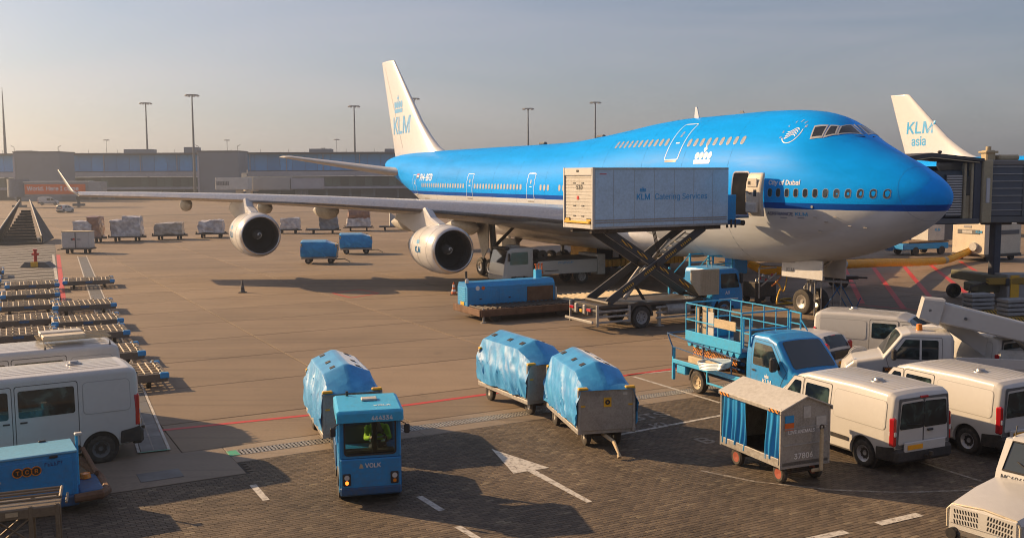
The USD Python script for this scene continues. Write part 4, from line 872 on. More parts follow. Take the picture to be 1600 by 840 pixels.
class Body:
    """a vehicle body by its side outline, plan and lean; x runs from the tail (0) to the nose, y to the left, z up"""
    def __init__(s, top, plan, zb, belt, H, lean=.12, r=.12, crown=.03, tuck=.05):
        s.T, s.P, s.B = np.array(top, float), np.array(plan, float), np.array(zb, float); s.belt, s.H, s.lean, s.r, s.crown, s.tuck = belt, H, lean, r, crown, tuck
        s.L = s.T[-1, 0]
    def top(s, x): return np.interp(x, s.T[:, 0], s.T[:, 1])
    def w(s, x): return np.interp(x, s.P[:, 0], s.P[:, 1])
    def zb(s, x): return np.interp(x, s.B[:, 0], s.B[:, 1])
    def side(s, x, z):
        return s.w(x) * (1 - s.lean * np.clip((z - s.belt) / (s.H - s.belt), 0, 1.2) ** 1.5) - s.tuck * np.clip((s.belt - z) / s.belt, 0, 1) ** 2
    def rr(s, x): return np.minimum(s.r, .4 * (s.top(x) - s.zb(x)))
    def ztop(s, x, y):
        zt, r = s.top(x), s.rr(x); yr = s.side(x, zt - r); yc = yr - r; a = np.abs(y)
        return np.where(a < yc, zt + s.crown * (1 - (a / yc) ** 2), zt - r + np.sqrt(np.clip(r ** 2 - (a - yc) ** 2, 0, None)))
    def ring(s, x, k=1.0):
        zt, zb, r = float(s.top(x)), float(s.zb(x)), float(s.rr(x)); h = []
        h.append((0, zb)); h.append((float(s.side(x, zb + .06)) * .93, zb))
        for t in np.linspace(0, 1, 10):
            z = zb + .06 + (zt - r - zb - .06) * t; h.append((float(s.side(x, z)), z))
        yc = h[-1][0] - r
        for a in np.radians((20, 42, 65, 90)): h.append((yc + r * math.cos(a), zt - r + r * math.sin(a)))
        for f in (.6, .25): h.append((yc * f, zt + s.crown * (1 - f * f)))
        top = (0, zt + s.crown)
        full = [(y, z) for y, z in h] + [top] + [(-y, z) for y, z in h[:0:-1]]
        q = np.array(full); c = np.array([0, (zt + zb) / 2]); q = c + (q - c) * k
        return np.c_[np.full(len(q), x), q]
    def mesh(s, arches=(), cuts=(), n=70):
        xs = np.unique(np.r_[np.linspace(0.05, s.L - .05, n), s.T[1:-1, 0], s.P[1:-1, 0]]); xs = xs[(xs > .04) & (xs < s.L - .03)]
        R = [s.ring(0.0, .955), s.ring(.012, .975), s.ring(.03, .99)] + [s.ring(x) for x in xs] + [s.ring(s.L - .02, .985), s.ring(s.L, .95)]
        m = MB().loft(np.array(R)).mesh()
        if not arches: return m
        f = m[1]; tmm = trimesh.Trimesh(m[0], f, process=False)
        if tmm.volume < 0: f = f[:, ::-1]
        b = manifold3d.Manifold(manifold3d.Mesh(np.asarray(m[0], np.float32), np.asarray(f, np.uint32)))
        for (x, r, z) in arches:
            W_ = float(s.w(x))
            for sg in (1, -1):
                c = manifold3d.Manifold.cylinder(.6, r, r, 28).rotate((90, 0, 0)).translate((x, sg * (W_ - .26) + (.6 if sg > 0 else 0), z)); b = b - c
        return b
    def side_patch(s, poly, off=.006, size=.2, side=1):
        g = poly if hasattr(poly, 'exterior') else Polygon(poly)
        v, f = tri2d(g, size); y = s.side(v[:, 0], v[:, 1]) + off
        return MB().add(np.c_[v[:, 0], side * y, v[:, 1]], f if side < 0 else f[:, ::-1])
    def top_patch(s, poly, off=.006, size=.12):
        g = poly if hasattr(poly, 'exterior') else Polygon(poly)
        v, f = tri2d(g, size); z = s.ztop(v[:, 0], v[:, 1]); e = .02
        dx = (s.ztop(v[:, 0] + e, v[:, 1]) - s.ztop(v[:, 0] - e, v[:, 1])) / (2 * e); n = 1 / np.sqrt(1 + dx ** 2)
        return MB().add(np.c_[v[:, 0] - dx * n * off, v[:, 1], z + n * off], f)
    def end_patch(s, poly, x, off=.006):
        g = poly if hasattr(poly, 'exterior') else Polygon(poly)
        v, f = tri2d(g, None); return MB().add(np.c_[np.full(len(v), x - off), v], f[:, ::-1])
def rnd(pts, r): return Polygon(pts).buffer(-r).buffer(r, quad_segs=4)

def panel_van(name, label, cat, loc, rz, group=None, big=False, logo=False, rack=False, paint='white_paint', rear_glass=True):
    """white panel van; big: taller and longer kind with a window in the sliding door"""
    t = thing(name, label, cat, loc, rz, group)
    if big:
        L, H, w, r, wx = 4.95, 2.28, 1.02, .34, (.92, 4.0)
        B = Body([(0, 2.12), (.06, 2.2), (.2, 2.26), (3.15, 2.27), (3.5, 2.2), (4.4, 1.3), (4.75, 1.05), (4.91, .8), (4.95, .5)], [(0, .95), (.08, 1.0), (.25, 1.02), (3.6, 1.02), (4.4, .98), (4.75, .86), (4.95, .66)], [(0, .42), (.9, .3), (4.1, .26), (4.95, .24)], 1.25, 2.28, .085, .13, .03, .04)
    else:
        L, H, w, r, wx = 4.85, 1.93, .95, .325, (.92, 3.95)
        B = Body([(0, 1.78), (.06, 1.85), (.2, 1.91), (1.2, 1.935), (2.9, 1.90), (3.25, 1.80), (4.0, 1.2), (4.5, 1.02), (4.78, .82), (4.85, .5)], [(0, .86), (.08, .92), (.25, .95), (3.5, .95), (4.3, .90), (4.65, .78), (4.85, .6)], [(0, .34), (.9, .26), (4.0, .22), (4.85, .22)], 1.12, 1.93, .10, .12, .03, .05)
    Z = H / 1.93
    obj('body', B.mesh([(wx[0], r + .09, r + .02), (wx[1], r + .08, r + .02)]), M[paint], t, smooth=32)
    for x in wx: obj('arch_liner', MB().lathe([(.05, -w + .1), (r + .085, -w + .1), (r + .085, w - .1), (.05, w - .1)], (x, 0, r + .02), 'y', 24), M['black_plastic'], t)
    for x in wx:
        for s in (1, -1): road_wheel(t, x, s * (w - .14), r, .22, 'hubcap' if not big else 'grey_dark', 9)
    a0, a1 = (1.4, 2.74) if big else (2.0, 2.95)              # sliding door
    d0, d1 = (2.82, 4.0) if big else (3.0, 3.9)              # front door
    zl, zw, zh = .42 * Z, 1.14 * Z, 1.66 * Z
    for s in (1, -1):
        sd = obj('sliding_door', B.side_patch(rnd([(a0, zl), (a1, zl), (a1, zh + .1), (a0, zh + .1)], .06), .007, .25, s), M[paint], t, smooth=50)
        obj('door_window', B.side_patch(rnd([(a0 + .07, zw - .02), (a1 - .06, zw - .02), (a1 - .06, zh), (a0 + .07, zh)], .05), .013, .25, s), M['glass_dark' if True else 0], sd, smooth=50)
        obj('door_gap', B.side_patch(rnd([(a0 - .015, zl - .015), (a1 + .015, zl - .015), (a1 + .015, zh + .115), (a0 - .015, zh + .115)], .06).difference(rnd([(a0, zl), (a1, zl), (a1, zh + .1), (a0, zh + .1)], .06)), .004, .3, s), M['black_plastic'], sd, smooth=50)
        obj('door_handle', B.side_patch(rnd([(a1 - .24, zw - .14), (a1 - .08, zw - .14), (a1 - .08, zw - .1), (a1 - .24, zw - .1)], .015), .03, None, s), M['black_plastic'], sd, smooth=False)
        fd_ = [(d0, zl), (d1 - .1, zl), (d1 + .02, .9 * Z), (d1 - .05, zw), (d1 - .55 * Z, zh + .08), (d0, zh + .1)]
        fd = obj('front_door', B.side_patch(rnd(fd_, .05), .007, .25, s), M[paint], t, smooth=50)
        obj('door_gap', B.side_patch(rnd(fd_, .05).buffer(.015).difference(rnd(fd_, .05)), .004, .3, s), M['black_plastic'], fd, smooth=50)
        obj('door_window', B.side_patch(rnd([(d0 + .07, zw - .02), (d1 - .16, zw - .02), (d1 - .6 * Z, zh), (d0 + .07, zh)], .05), .013, .2, s), M['glass_dark'], fd, smooth=50)
        obj('door_handle', B.side_patch(rnd([(d0 + .05, zw - .14), (d0 + .2, zw - .14), (d0 + .2, zw - .1), (d0 + .05, zw - .1)], .015), .03, None, s), M['black_plastic'], fd, smooth=False)
        obj('mirror', MB().box((.12, .2, .26), (d1 - .12, s * (w + .1), zw + .08), ch=.04), M['black_plastic'], t)
        pr_ = rnd([(.22, zw - .1), (a0 - .12, zw - .1), (a0 - .12, zh + .04), (.22, zh + .04)], .1)
        obj('side_panel', B.side_patch(pr_, .008, .25, s), M[paint], t, smooth=50)
        obj('panel_edge', B.side_patch(pr_.buffer(.012).difference(pr_.buffer(-.004)), .003, .3, s), M['grey_paint'], t, smooth=50)
        obj('side_strip', B.side_patch(rnd([(wx[0] + r + .12, .52 * Z), (d1 - .12, .52 * Z), (d1 - .12, .62 * Z), (wx[0] + r + .12, .62 * Z)] if not big else [(wx[0] + r + .12, .34), (d1 - .1, .34), (d1 - .1, .52), (wx[0] + r + .12, .52)], .02), .022, .3, s), M['black_plastic'], t, smooth=50)
        obj('bumper_corner', B.side_patch(rnd([(.0, B.zb(0) + .02), (wx[0] - r - .1, B.zb(0)), (wx[0] - r - .12, .62 * Z), (.0, .68 * Z)], .03), .02, .25, s), M['black_plastic'], t, smooth=50)
        lt = obj('tail_light', MB().box((.17, .1, .68 * Z), (.07, s * (w - .075), 1.02 * Z), s * 20, .04), M['red_lens'], t)
        obj('reverse_lens', MB().box((.172, .075, .13), (.062, s * (w - .072), .98 * Z), s * 20, .02), M['clear_lens'], lt)
        obj('headlight', B.top_patch(rnd([(L - .45, s * .5), (L - .12, s * .48), (L - .2, s * .66), (L - .55, s * .74)], .03), .012), M['clear_lens'], t)
        rd = rnd([(s * .02, .72 * Z), (s * (w - .17), .72 * Z), (s * (w - .17 - .07), 1.72 * Z), (s * .02, 1.74 * Z)], .05)
        dr = obj('rear_door', B.end_patch(rd, 0.0, .012), M[paint], t, smooth=False)
        if rear_glass: obj('rear_window', B.end_patch(rnd([(s * .012, 1.07 * Z), (s * (w - .2), 1.07 * Z), (s * (w - .26), 1.67 * Z), (s * .012, 1.69 * Z)], .05), 0.0, .02), M['glass_dark'], dr, smooth=False)
    obj('rear_seal', B.end_patch(Polygon([(-w + .12, .66 * Z), (w - .12, .66 * Z), (w - .2, 1.77 * Z), (-w + .2, 1.77 * Z)]).buffer(.02), 0.0, .006), M['grey_dark'], t, smooth=False)
    obj('door_handle', MB().box((.05, .18, .05), (-.03, -.2, 1.0 * Z), ch=.015), M['black_plastic'], t)
    obj('brake_light', MB().box((.05, .24, .05), (-.005, 0, 1.79 * Z), ch=.01), M['red_lens'], t)
    obj('bumper', MB().box((.3, 2 * w - .1, .34 * Z), (.06, 0, .46 * Z), ch=.07), M['black_plastic'], t)
    obj('lower_panel', MB().box((.05, 1.3, .24), (-.065, .0, .74 * Z - .08), ch=.02), M[paint], t)
    obj('number_plate', MB().box((.02, .46, .11), (-.10, .38 - .05, .74 * Z - .08), ch=.005), M['plate_yellow'], t)
    obj('wiper', MB().tube([(-.03, .1, 1.15 * Z), (-.035, .55, 1.2 * Z)], .012, 5), M['black_plastic'], t)
    x0, x1 = (3.53, 4.35) if big else (3.28, 4.0)
    obj('windscreen', B.top_patch(rnd([(x0, -.72 * w / .95), (x1, -.8 * w / .95), (x1, .8 * w / .95), (x0, .72 * w / .95)], .08), .012), M['glass_dark'], t, smooth=50)
    obj('grille', B.top_patch(rnd([(L - .1, -.4), (L - .03, -.4), (L - .03, .4), (L - .1, .4)], .02), .01), M['black_plastic'], t)
    obj('front_bumper', MB().box((.25, 1.5, .3), (L - .14, 0, .38), ch=.08), M['black_plastic'], t)
    for k in range(7):
        y = -.55 + .183 * k; obj('roof_rib', B.top_patch([(.35, y - .025), (x0 - .5, y - .025), (x0 - .5, y + .025), (.35, y + .025)], .012, .4), M[paint], t, smooth=50)
    if not rack:
        rv = obj('roof_vent', MB().lathe([(.0, .09), (.1, .085), (.12, .04), (.18, .03), (.2, -.03)], (1.15 if not big else 1.3, .25 if not big else -.1, H + .01), 'z', 18), M['steel'], t)
    else:
        for x in (.25, 1.9):
            obj('roof_bar', MB().tube([(x, -.85, H - .03), (x, -.85, H + .12), (x, .85, H + .12), (x, .85, H - .03)], .035, 6), M['grey_dark'], t)
        for k in range(5): obj('roof_rail', MB().tube([(.15, -.6 + .28 * k, H + .16), (2.0, -.6 + .28 * k, H + .16)], .025, 6), M['timber_pale'], t)
        obj('roof_box', MB().box((1.1, .5, .14), (1.35, -.35, H + .23), ch=.02), M['white_dull'], t); obj('roof_box', MB().box((1.1, .45, .12), (1.35, .3, H + .22), ch=.02), M['beige_paint'], t)
    obj('tow_hitch', MB().tube([(.1, 0, .42), (-.2, 0, .42), (-.25, 0, .5)], .035, 8).cyl((-.25, 0, .48), (-.25, 0, .56), .05), M['dark_steel'], t)
    if logo:
        m_ = MB(); mm = meshkit.text_mesh('KLM', .2, .003, True); v = np.array(mm.vertices); X = d0 + .15 + v[:, 0]; ZZ = .86 + v[:, 1]; m_.add(np.c_[X, -(B.side(X, ZZ) + .012 + v[:, 2]), ZZ], mm.faces)
        obj('company_name', m_, M['logo_blue'], t, smooth=False)
        crown(.18, d0 + .42, 1.1, lambda a, b: np.c_[a, -(B.side(a, b) + .014), b], 'logo_blue', 'crown_emblem', t)
    return t

# ------------------------------------------------------------------ people (seated drivers)
def hull_chain(pairs):
    out = None
    for (a, ra, b, rb) in pairs:
        s1 = manifold3d.Manifold.sphere(ra, 16).translate(tuple(map(float, a))); s2 = manifold3d.Manifold.sphere(rb, 16).translate(tuple(map(float, b)))
        h = manifold3d.Manifold.batch_hull([s1, s2]); out = h if out is None else out + h
    return out
def smoothed(m, ln=.02, it=6):
    m = m.refine_to_length(ln).to_mesh(); q = trimesh.Trimesh(m.vert_properties[:, :3], m.tri_verts, process=True); trimesh.smoothing.filter_taubin(q, iterations=it); return q
def seated_person(name, label, loc, rz, hands):
    """a driver on a seat: the origin is the seat's top, facing +x; hands: where the two wrists are"""
    t = thing(name, label, 'person', loc, rz)
    hip, chest, neck, head = (0, 0, .1), (-.05, 0, .42), (-.03, 0, .58), (0.0, 0, .74)
    pr_ = [(hip, .15, chest, .16), (chest, .13, neck, .06), (neck, .055, head, .06), (head, .095, (0.02, 0, .70), .085), ((.02, 0, .68), .065, (.045, 0, .655), .045)]
    cl = [(hip, .165, (-.05, .0, .35), .17), ((-.05, .1, .46), .1, (-.05, -.1, .46), .1), (hip, .16, chest, .15)]
    tr = []
    for s in (1, -1):
        sh, wr = np.array((-.04, .2 * s, .47)), np.array(hands[0 if s > 0 else 1]); el = (sh + wr) / 2 + np.array((-.05, .08 * s, -.13))
        pr_ += [(sh, .055, el, .045), (el, .042, wr, .03)]; cl += [(sh, .07, el, .057), (el, .055, el + (wr - el) * .7, .045)]
        d = (wr - el) / np.linalg.norm(wr - el); pm = wr + d * .05
        pr_.append((wr, .028, pm, .032))
        for k in range(4):
            kn = pm + d * .03 + np.array((0, (k - 1.5) * .02, .005)); tp = kn + d * (.02 + .006 * (1.5 - abs(k - 1.5))) + np.array((0, 0, -.03))
            pr_ += [(pm + np.array((0, (k - 1.5) * .018, 0)), .011, kn, .0095), (kn, .0095, tp, .008)]
        pr_.append((wr + d * .02, .012, wr + d * .05 + np.array((0, -s * .04, .0)), .009))
        kn, ft = np.array((.42, .13 * s, .12)), np.array((.45, .13 * s, -.33)); hp = np.array((0.02, .1 * s, .08))
        pr_ += [(hp, .085, kn, .06), (kn, .055, ft, .04), (ft, .045, ft + (.14, 0, -.03), .035)]; tr += [(hp, .1, kn, .072), (kn, .07, ft + (0, 0, .03), .055)]
    body = obj('body', smoothed(hull_chain(pr_), .022, 5), M['skin'], t, smooth=True)
    obj('jacket', smoothed(hull_chain(cl), .03, 5), M['hi_vis'], body, smooth=True)
    obj('trousers', smoothed(hull_chain(tr), .03, 5), M['dark_cloth'], body, smooth=True)
    obj('hair', smoothed(hull_chain([((-.02, 0, .77), .1, (-.03, 0, .73), .098)]), .02, 4), M['hair_dark'], body, smooth=True)
    f = MB()
    for s in (1, -1): f.cyl((.075, .034 * s, .735), (.092, .034 * s, .735), .011, n=8)
    obj('eyes', f, M['black_plastic'], body)
    obj('nose', MB().tube([(.085, 0, .735), (.112, 0, .705), (.09, 0, .7)], [.009, .015, .012], 6), M['skin'], body)
    obj('mouth', MB().tube([(.085, -.022, .672), (.095, 0, .67), (.085, .022, .672)], .006, 5), M['red_paint'], body)
    for s in (1, -1): obj('ear', MB().box((.03, .02, .055), (-.005, .098 * s, .72), ch=.008), M['skin'], body)
    for z in (.2, .3): obj('reflective_band', MB().lathe([(.172, z - .02), (.176, z - .02), (.176, z + .02), (.172, z + .02)], (-.03, 0, 0), 'z', 20, True), M['lettering_white'], body)
    return t
# ------------------------------------------------------------------ white vans on the right
VR = 115.0
vanA = panel_van('white_van', 'nearest white panel van with dark rear windows and orange plate, behind the grey animal cart', 'van', (9.5, 22.4, 0), VR, 'white vans in a row on the right')
panel_van('white_van', 'second white panel van in the row, cut by the right edge, behind the nearest van', 'van', (12.45, 23.45, 0), VR, 'white vans in a row on the right')
vB = panel_van('white_van', 'white panel van with blue lettering parked behind the small hatchback, nose to the right', 'van', (11.5, 36.5, 0), -33.0, 'white vans in a row on the right', logo=True, paint='white_paint')
clone(vanA, 'white_van', 'white van mostly hidden by the lifting boom at the right edge, only its roof showing', (15.75, 30.3, 0), VR)
# ------------------------------------------------------------------ white vans on the left
panel_van('white_van', 'tall white van in front on the left with a dark side window and grey bumper', 'van', (-9.72, 24.75, 0), -148.0 , 'white vans on the left', big=True)
panel_van('white_van', 'tall white van with a roof rack behind the front van on the left', 'van', (-11.5, 28.15, 0), -148.0, 'white vans on the left', big=True, rack=True)

# ------------------------------------------------------------------ small hatchback
def hatchback():
    B = Body([(0, .82), (.04, 1.0), (.32, 1.38), (.6, 1.45), (1.5, 1.47), (2.0, 1.42), (2.75, 1.0), (3.2, .85), (3.4, .68), (3.45, .45)], [(0, .66), (.1, .76), (.5, .81), (2.6, .81), (3.2, .72), (3.45, .5)], [(0, .32), (.5, .22), (3.0, .2), (3.45, .22)], .9, 1.47, .2, .13, .03, .05)
    t = thing('small_hatchback', 'small white hatchback with dark tailgate and red tail lights beside the blue lift truck', 'car', (11.15, 33.1, 0), 128)
    obj('body', B.mesh([(.55, .36, .3), (2.85, .36, .3)]), M['white_paint'], t, smooth=32)
    for x in (.55, 2.85): obj('arch_liner', MB().lathe([(.05, -.7), (.35, -.7), (.35, .7), (.05, .7)], (x, 0, .3), 'y', 20), M['black_plastic'], t)
    for x in (.55, 2.85):
        for s in (1, -1): road_wheel(t, x, s * .7, .28, .17)
    for s in (1, -1):
        for nm, p_ in (('rear_door', [(.75, .38), (1.45, .38), (1.45, 1.36), (.9, 1.34), (.62, .9)]), ('front_door', [(1.5, .38), (2.4, .38), (2.5, .92), (1.95, 1.34), (1.5, 1.36)])):
            d = obj(nm, B.side_patch(rnd(p_, .04), .006, .2, s), M['white_paint'], t, smooth=50)
            obj('door_gap', B.side_patch(rnd(p_, .04).buffer(.012).difference(rnd(p_, .04)), .003, .3, s), M['black_plastic'], d, smooth=50)
            c = Polygon(p_).intersection(sbox(-1, .9, 5, 1.32)).buffer(-.045).buffer(.01); obj('door_window', B.side_patch(c, .012, .2, s), M['glass_dark'], d, smooth=50)
        obj('tail_light', MB().box((.2, .14, .5), (.1, s * .69, .98), s * 12, .06, ), M['red_lens'], t)
        obj('mirror', MB().box((.1, .16, .13), (2.3, s * .88, .98), ch=.04), M['black_plastic'], t)
    obj('tailgate_window', B.top_patch(rnd([(.06, -.58), (.36, -.52), (.36, .52), (.06, .58)], .05), .012, .08), M['glass_dark'], t, smooth=50)
    obj('tailgate', MB().box((.06, 1.16, .3), (-.01, 0, .82), ch=.03), M['black_plastic'], t)
    obj('brake_light', MB().box((.06, .26, .035), (.34, 0, 1.41), ch=.01), M['red_lens'], t)
    obj('bumper', MB().box((.22, 1.42, .26), (.02, 0, .52), ch=.07), M['white_paint'], t)
    obj('lower_bumper', MB().box((.2, 1.36, .16), (.03, 0, .34), ch=.05), M['black_plastic'], t)
    obj('number_plate', MB().box((.02, .46, .11), (-.1, 0, .56), ch=.004), M['plate_yellow'], t)
    obj('windscreen', B.top_patch(rnd([(2.03, -.55), (2.7, -.62), (2.7, .62), (2.03, .55)], .06), .012), M['glass_dark'], t, smooth=50)
    obj('wiper', MB().tube([(.0, 0, .92), (.1, -.35, 1.06)], .012, 5), M['black_plastic'], t)
    for s in (1, -1): obj('headlight', B.top_patch(rnd([(3.1, s * .38), (3.33, s * .35), (3.25, s * .52), (3.0, s * .6)], .02), .012), M['clear_lens'], t)
    return t
HATCH = hatchback()

# ------------------------------------------------------------------ white pickup with a lifting boom
def boom_truck():
    t = thing('boom_truck', 'white pickup with an orange beacon carrying a thick white lifting boom', 'truck', (15.75, 30.1, 0), 166.0)
    B = Body([(0, 1.9), (.1, 2.0), (.25, 2.02), (1.25, 2.02), (1.5, 1.95), (2.05, 1.25), (2.9, 1.08), (3.15, .85), (3.2, .5)], [(0, .82), (.1, .86), (2.0, .86), (2.8, .8), (3.2, .62)], [(0, .3), (3.2, .28)], 1.2, 2.02, .12, .12, .03, .03)
    B0 = 2.1
    off = lambda m: (np.asarray(m[0] if isinstance(m, tuple) else 0), 0)
    def sh(m):
        v, f, n = meshkit.arrays(m if not isinstance(m, MB) else m.mesh()); return (v + [B0, 0, 0], f)
    obj('cab', sh(B.mesh([(2.45, .42, .36)])), M['white_paint'], t, smooth=32)
    for s in (1, -1):
        d_ = [(.35, .5), (1.75, .5), (1.95, 1.2), (1.45, 1.86), (.35, 1.88)]
        d = obj('cab_door', sh(B.side_patch(rnd(d_, .05), .006, .2, s)), M['white_paint'], t, smooth=50)
        obj('door_gap', sh(B.side_patch(rnd(d_, .05).buffer(.013).difference(rnd(d_, .05)), .003, .3, s)), M['black_plastic'], d, smooth=50)
        obj('door_window', sh(B.side_patch(rnd([(.45, 1.2), (1.8, 1.2), (1.4, 1.8), (.45, 1.8)], .05), .012, .2, s)), M['glass_dark'], d, smooth=50)
        obj('window_post', sh(B.side_patch([(.93, 1.18), (.99, 1.18), (.99, 1.82), (.93, 1.82)], .016, .2, s)), M['white_paint'], d, smooth=50)
        obj('mirror', MB().box((.14, .2, .34), (B0 + 1.75, s * 1.0, 1.35), ch=.04), M['black_plastic'], t)
        for x, r in ((B0 + 2.45, .34), (1.0, .34)): road_wheel(t, x, s * .75, r, .22)
        obj('headlight', sh(B.top_patch(rnd([(2.85, s * .42), (3.12, s * .42), (3.08, s * .6), (2.8, s * .66)], .02), .012)), M['clear_lens'], t)
    obj('rear_window', MB().box((.03, 1.35, .5), (B0 - .01, 0, 1.55), ch=.01), M['glass_dark'], t)
    obj('windscreen', sh(B.top_patch(rnd([(1.53, -.62), (2.02, -.7), (2.02, .7), (1.53, .62)], .06), .012)), M['glass_dark'], t, smooth=50)
    obj('beacon', MB().lathe([(.0, .2), (.08, .18), (.1, .02), (.11, 0)], (B0 + .95, .35, 2.05), 'z', 14), M['amber_lens'], t)
    obj('chassis', MB().box((3.2, .8, .25), (1.2, 0, .55), ch=.03), M['dark_steel'], t)
    obj('flatbed', MB().box((2.9, 1.9, .14), (.6, 0, .95), ch=.02), M['white_dull'], t)
    for s in (1, -1): obj('side_board', MB().box((2.9, .05, .32), (.6, s * .93, 1.17), ch=.015), M['white_paint'], t)
    obj('hose_reel', MB().lathe([(.1, -.15), (.34, -.15), (.34, -.1), (.2, -.08), (.2, .08), (.34, .1), (.34, .15), (.1, .15)], (B0 + 2.6, -.7, .95), 'y', 24), M['white_dull'], t)
    obj('oval_badge', MB().lathe([(0, .012), (.16, .01), (.17, 0)], (0, 0, 0), 'z', 20) if False else MB().box((.3, .02, .16), (B0 + 1.9, .875, .85), ch=.07), M['lettering_black'], t)
    obj('badge_text', MB().text('VOLK', .08, (B0 + 2.0, .89, .82), (-1, 0, 0), (0, 0, 1)), M['amber_lens'], t, smooth=False)
    # boom: a deep tapering box that rises from the bed over the cab, with its folded upper arm
    bm = MB()
    A_, C_ = np.array((-3.6, .35, 1.25)), np.array((2.55, .35, 2.65))
    def beam(a, b, w, ha, hb, mb):
        d = (b - a) / np.linalg.norm(b - a); n = np.cross(np.array((0, 1, 0)), d); n = n if n[2] > 0 else -n
        rings = []
        for c, h in ((a, ha), (b, hb)):
            q = []
            for sy, sn in ((-1, -1), (1, -1), (1, 1), (-1, 1)):
                for k in ((.86, 1), (1, .86)) if sy * sn < 0 else ((1, .86), (.86, 1)): q.append(c + np.array((0, sy * w / 2 * k[0], 0)) + n * sn * h / 2 * k[1])
            rings.append(q)
        mb.loft(rings)
        return d, n
    d, n = beam(A_, C_, .5, .46, .64, bm); obj('boom', bm, M['white_paint'], t, smooth=20)
    hd = MB(); beam(C_ - d * .1, C_ + d * .5, .6, .84, .66, hd); obj('boom_head', hd, M['white_paint'], t, smooth=20)
    b2 = MB(); beam(np.array((2.6, -.12, 2.6)), np.array((.75, -.12, 1.3)), .34, .5, .5, b2); obj('lower_arm', b2, M['white_paint'], t, smooth=20)
    obj('ram', MB().tube([(-.6, .1, 1.15), (.9, .1, 2.35)], .07).tube([(.2, .1, 1.8), (1.5, .1, 2.6)], .045), M['steel'], t)
    for p_ in (C_ + d * .25, C_ - d * .8, np.array((.6, -.12, 1.55))): obj('pivot_pin', MB().cyl((p_[0], p_[1] - .42, p_[2]), (p_[0], p_[1] + .3, p_[2]), .045, n=12), M['grey_dark'], t)
    obj('turret', MB().box((.8, .8, .5), (.35, 0, 1.25), ch=.06), M['white_dull'], t)
    obj('warning_label', MB().box((.2, .01, .12), (1.1, -.3, 2.1)), M['lettering_blue'], t)
boom_truck()

# ------------------------------------------------------------------ white tow tractor in the corner
def tow_tractor():
    f = np.array((math.cos(math.radians(-145)), math.sin(math.radians(-145)))); o = np.array((7.98, 16.42)) - f * 3.1
    t = thing('tow_tractor', 'old white tow tractor with a slotted front grille in the bottom right corner', 'tow tractor', (o[0] + .25, o[1] + .35, 0), -145.0)
    hood = MB().loft([[(x, y, z) for y, z in ((-w, .55), (-w, zt - .1), (-w + .08, zt - .02), (-w + .25, zt), (0, zt + .03), (w - .25, zt), (w - .08, zt - .02), (w, zt - .1), (w, .55))] for x, w, zt in ((1.35, .78, 1.2), (2.2, .74, 1.15), (2.95, .68, 1.06), (3.08, .66, 1.03), (3.12, .63, .98))])
    obj('hood', hood, M['white_paint'], t, smooth=28)
    g = obj('front_panel', MB().box((.05, 1.22, .34), (3.115, 0, .83), ch=.015), M['white_paint'], t)
    sl = 0
    for side in (1, -1):
        for r in range(3):
            for k in range(9):
                obj('grille_slot', MB().box((.02, .03, .075), (3.135, side * (.1 + .052 * k) + .0, .93 - .095 * r - .004 * k), ch=.006, R=np.array([[1, 0, 0], [0, 1, side * .25], [0, 0, 1]])), M['lettering_black'], g, smooth=False)
    obj('hood_edge', MB().tube([(3.12, -.66, .58), (3.12, -.66, .9), (3.1, -.58, 1.0), (3.1, 0, 1.05), (3.1, .58, 1.0), (3.12, .66, .9), (3.12, .66, .58)], .02, 6), M['beige_paint'], t)
    cab = MB().loft([[(x, s * w, z) for s, w, z in ((-1, .76, .55), (-1, .76, 1.15), (-1, .7, zt - .08), (-1, .6, zt), (1, .6, zt), (1, .7, zt - .08), (1, .76, 1.15), (1, .76, .55))] for x, zt in ((-.1, 1.86), (.1, 1.92), (.95, 1.92), (1.08, 1.86))])
    obj('cab', cab, M['white_paint'], t, smooth=25)
    R_ = np.array([[math.cos(.35), 0, math.sin(.35)], [0, 1, 0], [-math.sin(.35), 0, math.cos(.35)]])
    obj('scuttle', MB().prism([(1.0, 1.1), (1.475, 1.12), (1.425, 1.3), (1.1, 1.86), (1.0, 1.86)], -.72, .72, 'y'), M['white_paint'], t, smooth=20)
    ws = MB().add([(1.405, -.6, 1.31), (1.405, .6, 1.31), (1.13, .56, 1.82), (1.13, -.56, 1.82)], [[0, 1, 2, 3]]); q = ws.mesh()[0] + np.array((.02, 0, .012))
    obj('windscreen', MB().add(q, [[0, 1, 2, 3]]), M['glass_screen'], t, smooth=False)
    obj('windscreen_seal', MB().tube([tuple(x + np.array((.006, 0, .004))) for x in q], .018, 6, closed=True), M['black_plastic'], t)
    obj('wiper', MB().tube([(1.46, .1, 1.29), (1.36, -.35, 1.52)], .012, 5), M['black_plastic'], t)
    obj('fleet_number', MB().text('MC4062', .085, (1.468, -.62, 1.165), (0, 1, 0), (-.268, 0, .963), bold=False), M['lettering_black'], t, smooth=False)
    obj('bumper', MB().box((.3, 1.3, .3), (3.05, 0, .42), ch=.06), M['dark_steel'], t)
    for s in (1, -1):
        obj('headlight', MB().cyl((3.0, s * .52, .5), (3.24, s * .52, .5), .1, n=18), M['black_plastic'], t)
        obj('side_window', MB().box((.8, .02, .42), (.5, s * .735, 1.5), ch=.01), M['glass_dark'], t)
        for x in (2.35, .3): road_wheel(t, x, s * .66, .33, .22, 'white_dull', 5)
    for k in range(8): obj('lower_vent', MB().box((.02, .04, .12), (3.21, -.28 + .08 * k, .44), ch=.005), M['black_plastic'], t, smooth=False)
    obj('maker_badge', MB().box((.02, .3, .09), (3.145, .42, .6), ch=.005), M['logo_blue'], t)
    obj('aerial', MB().tube([(1.0, -.6, 1.9), (.95, -.6, 2.1)], .012, 5), M['black_plastic'], t)
tow_tractor()
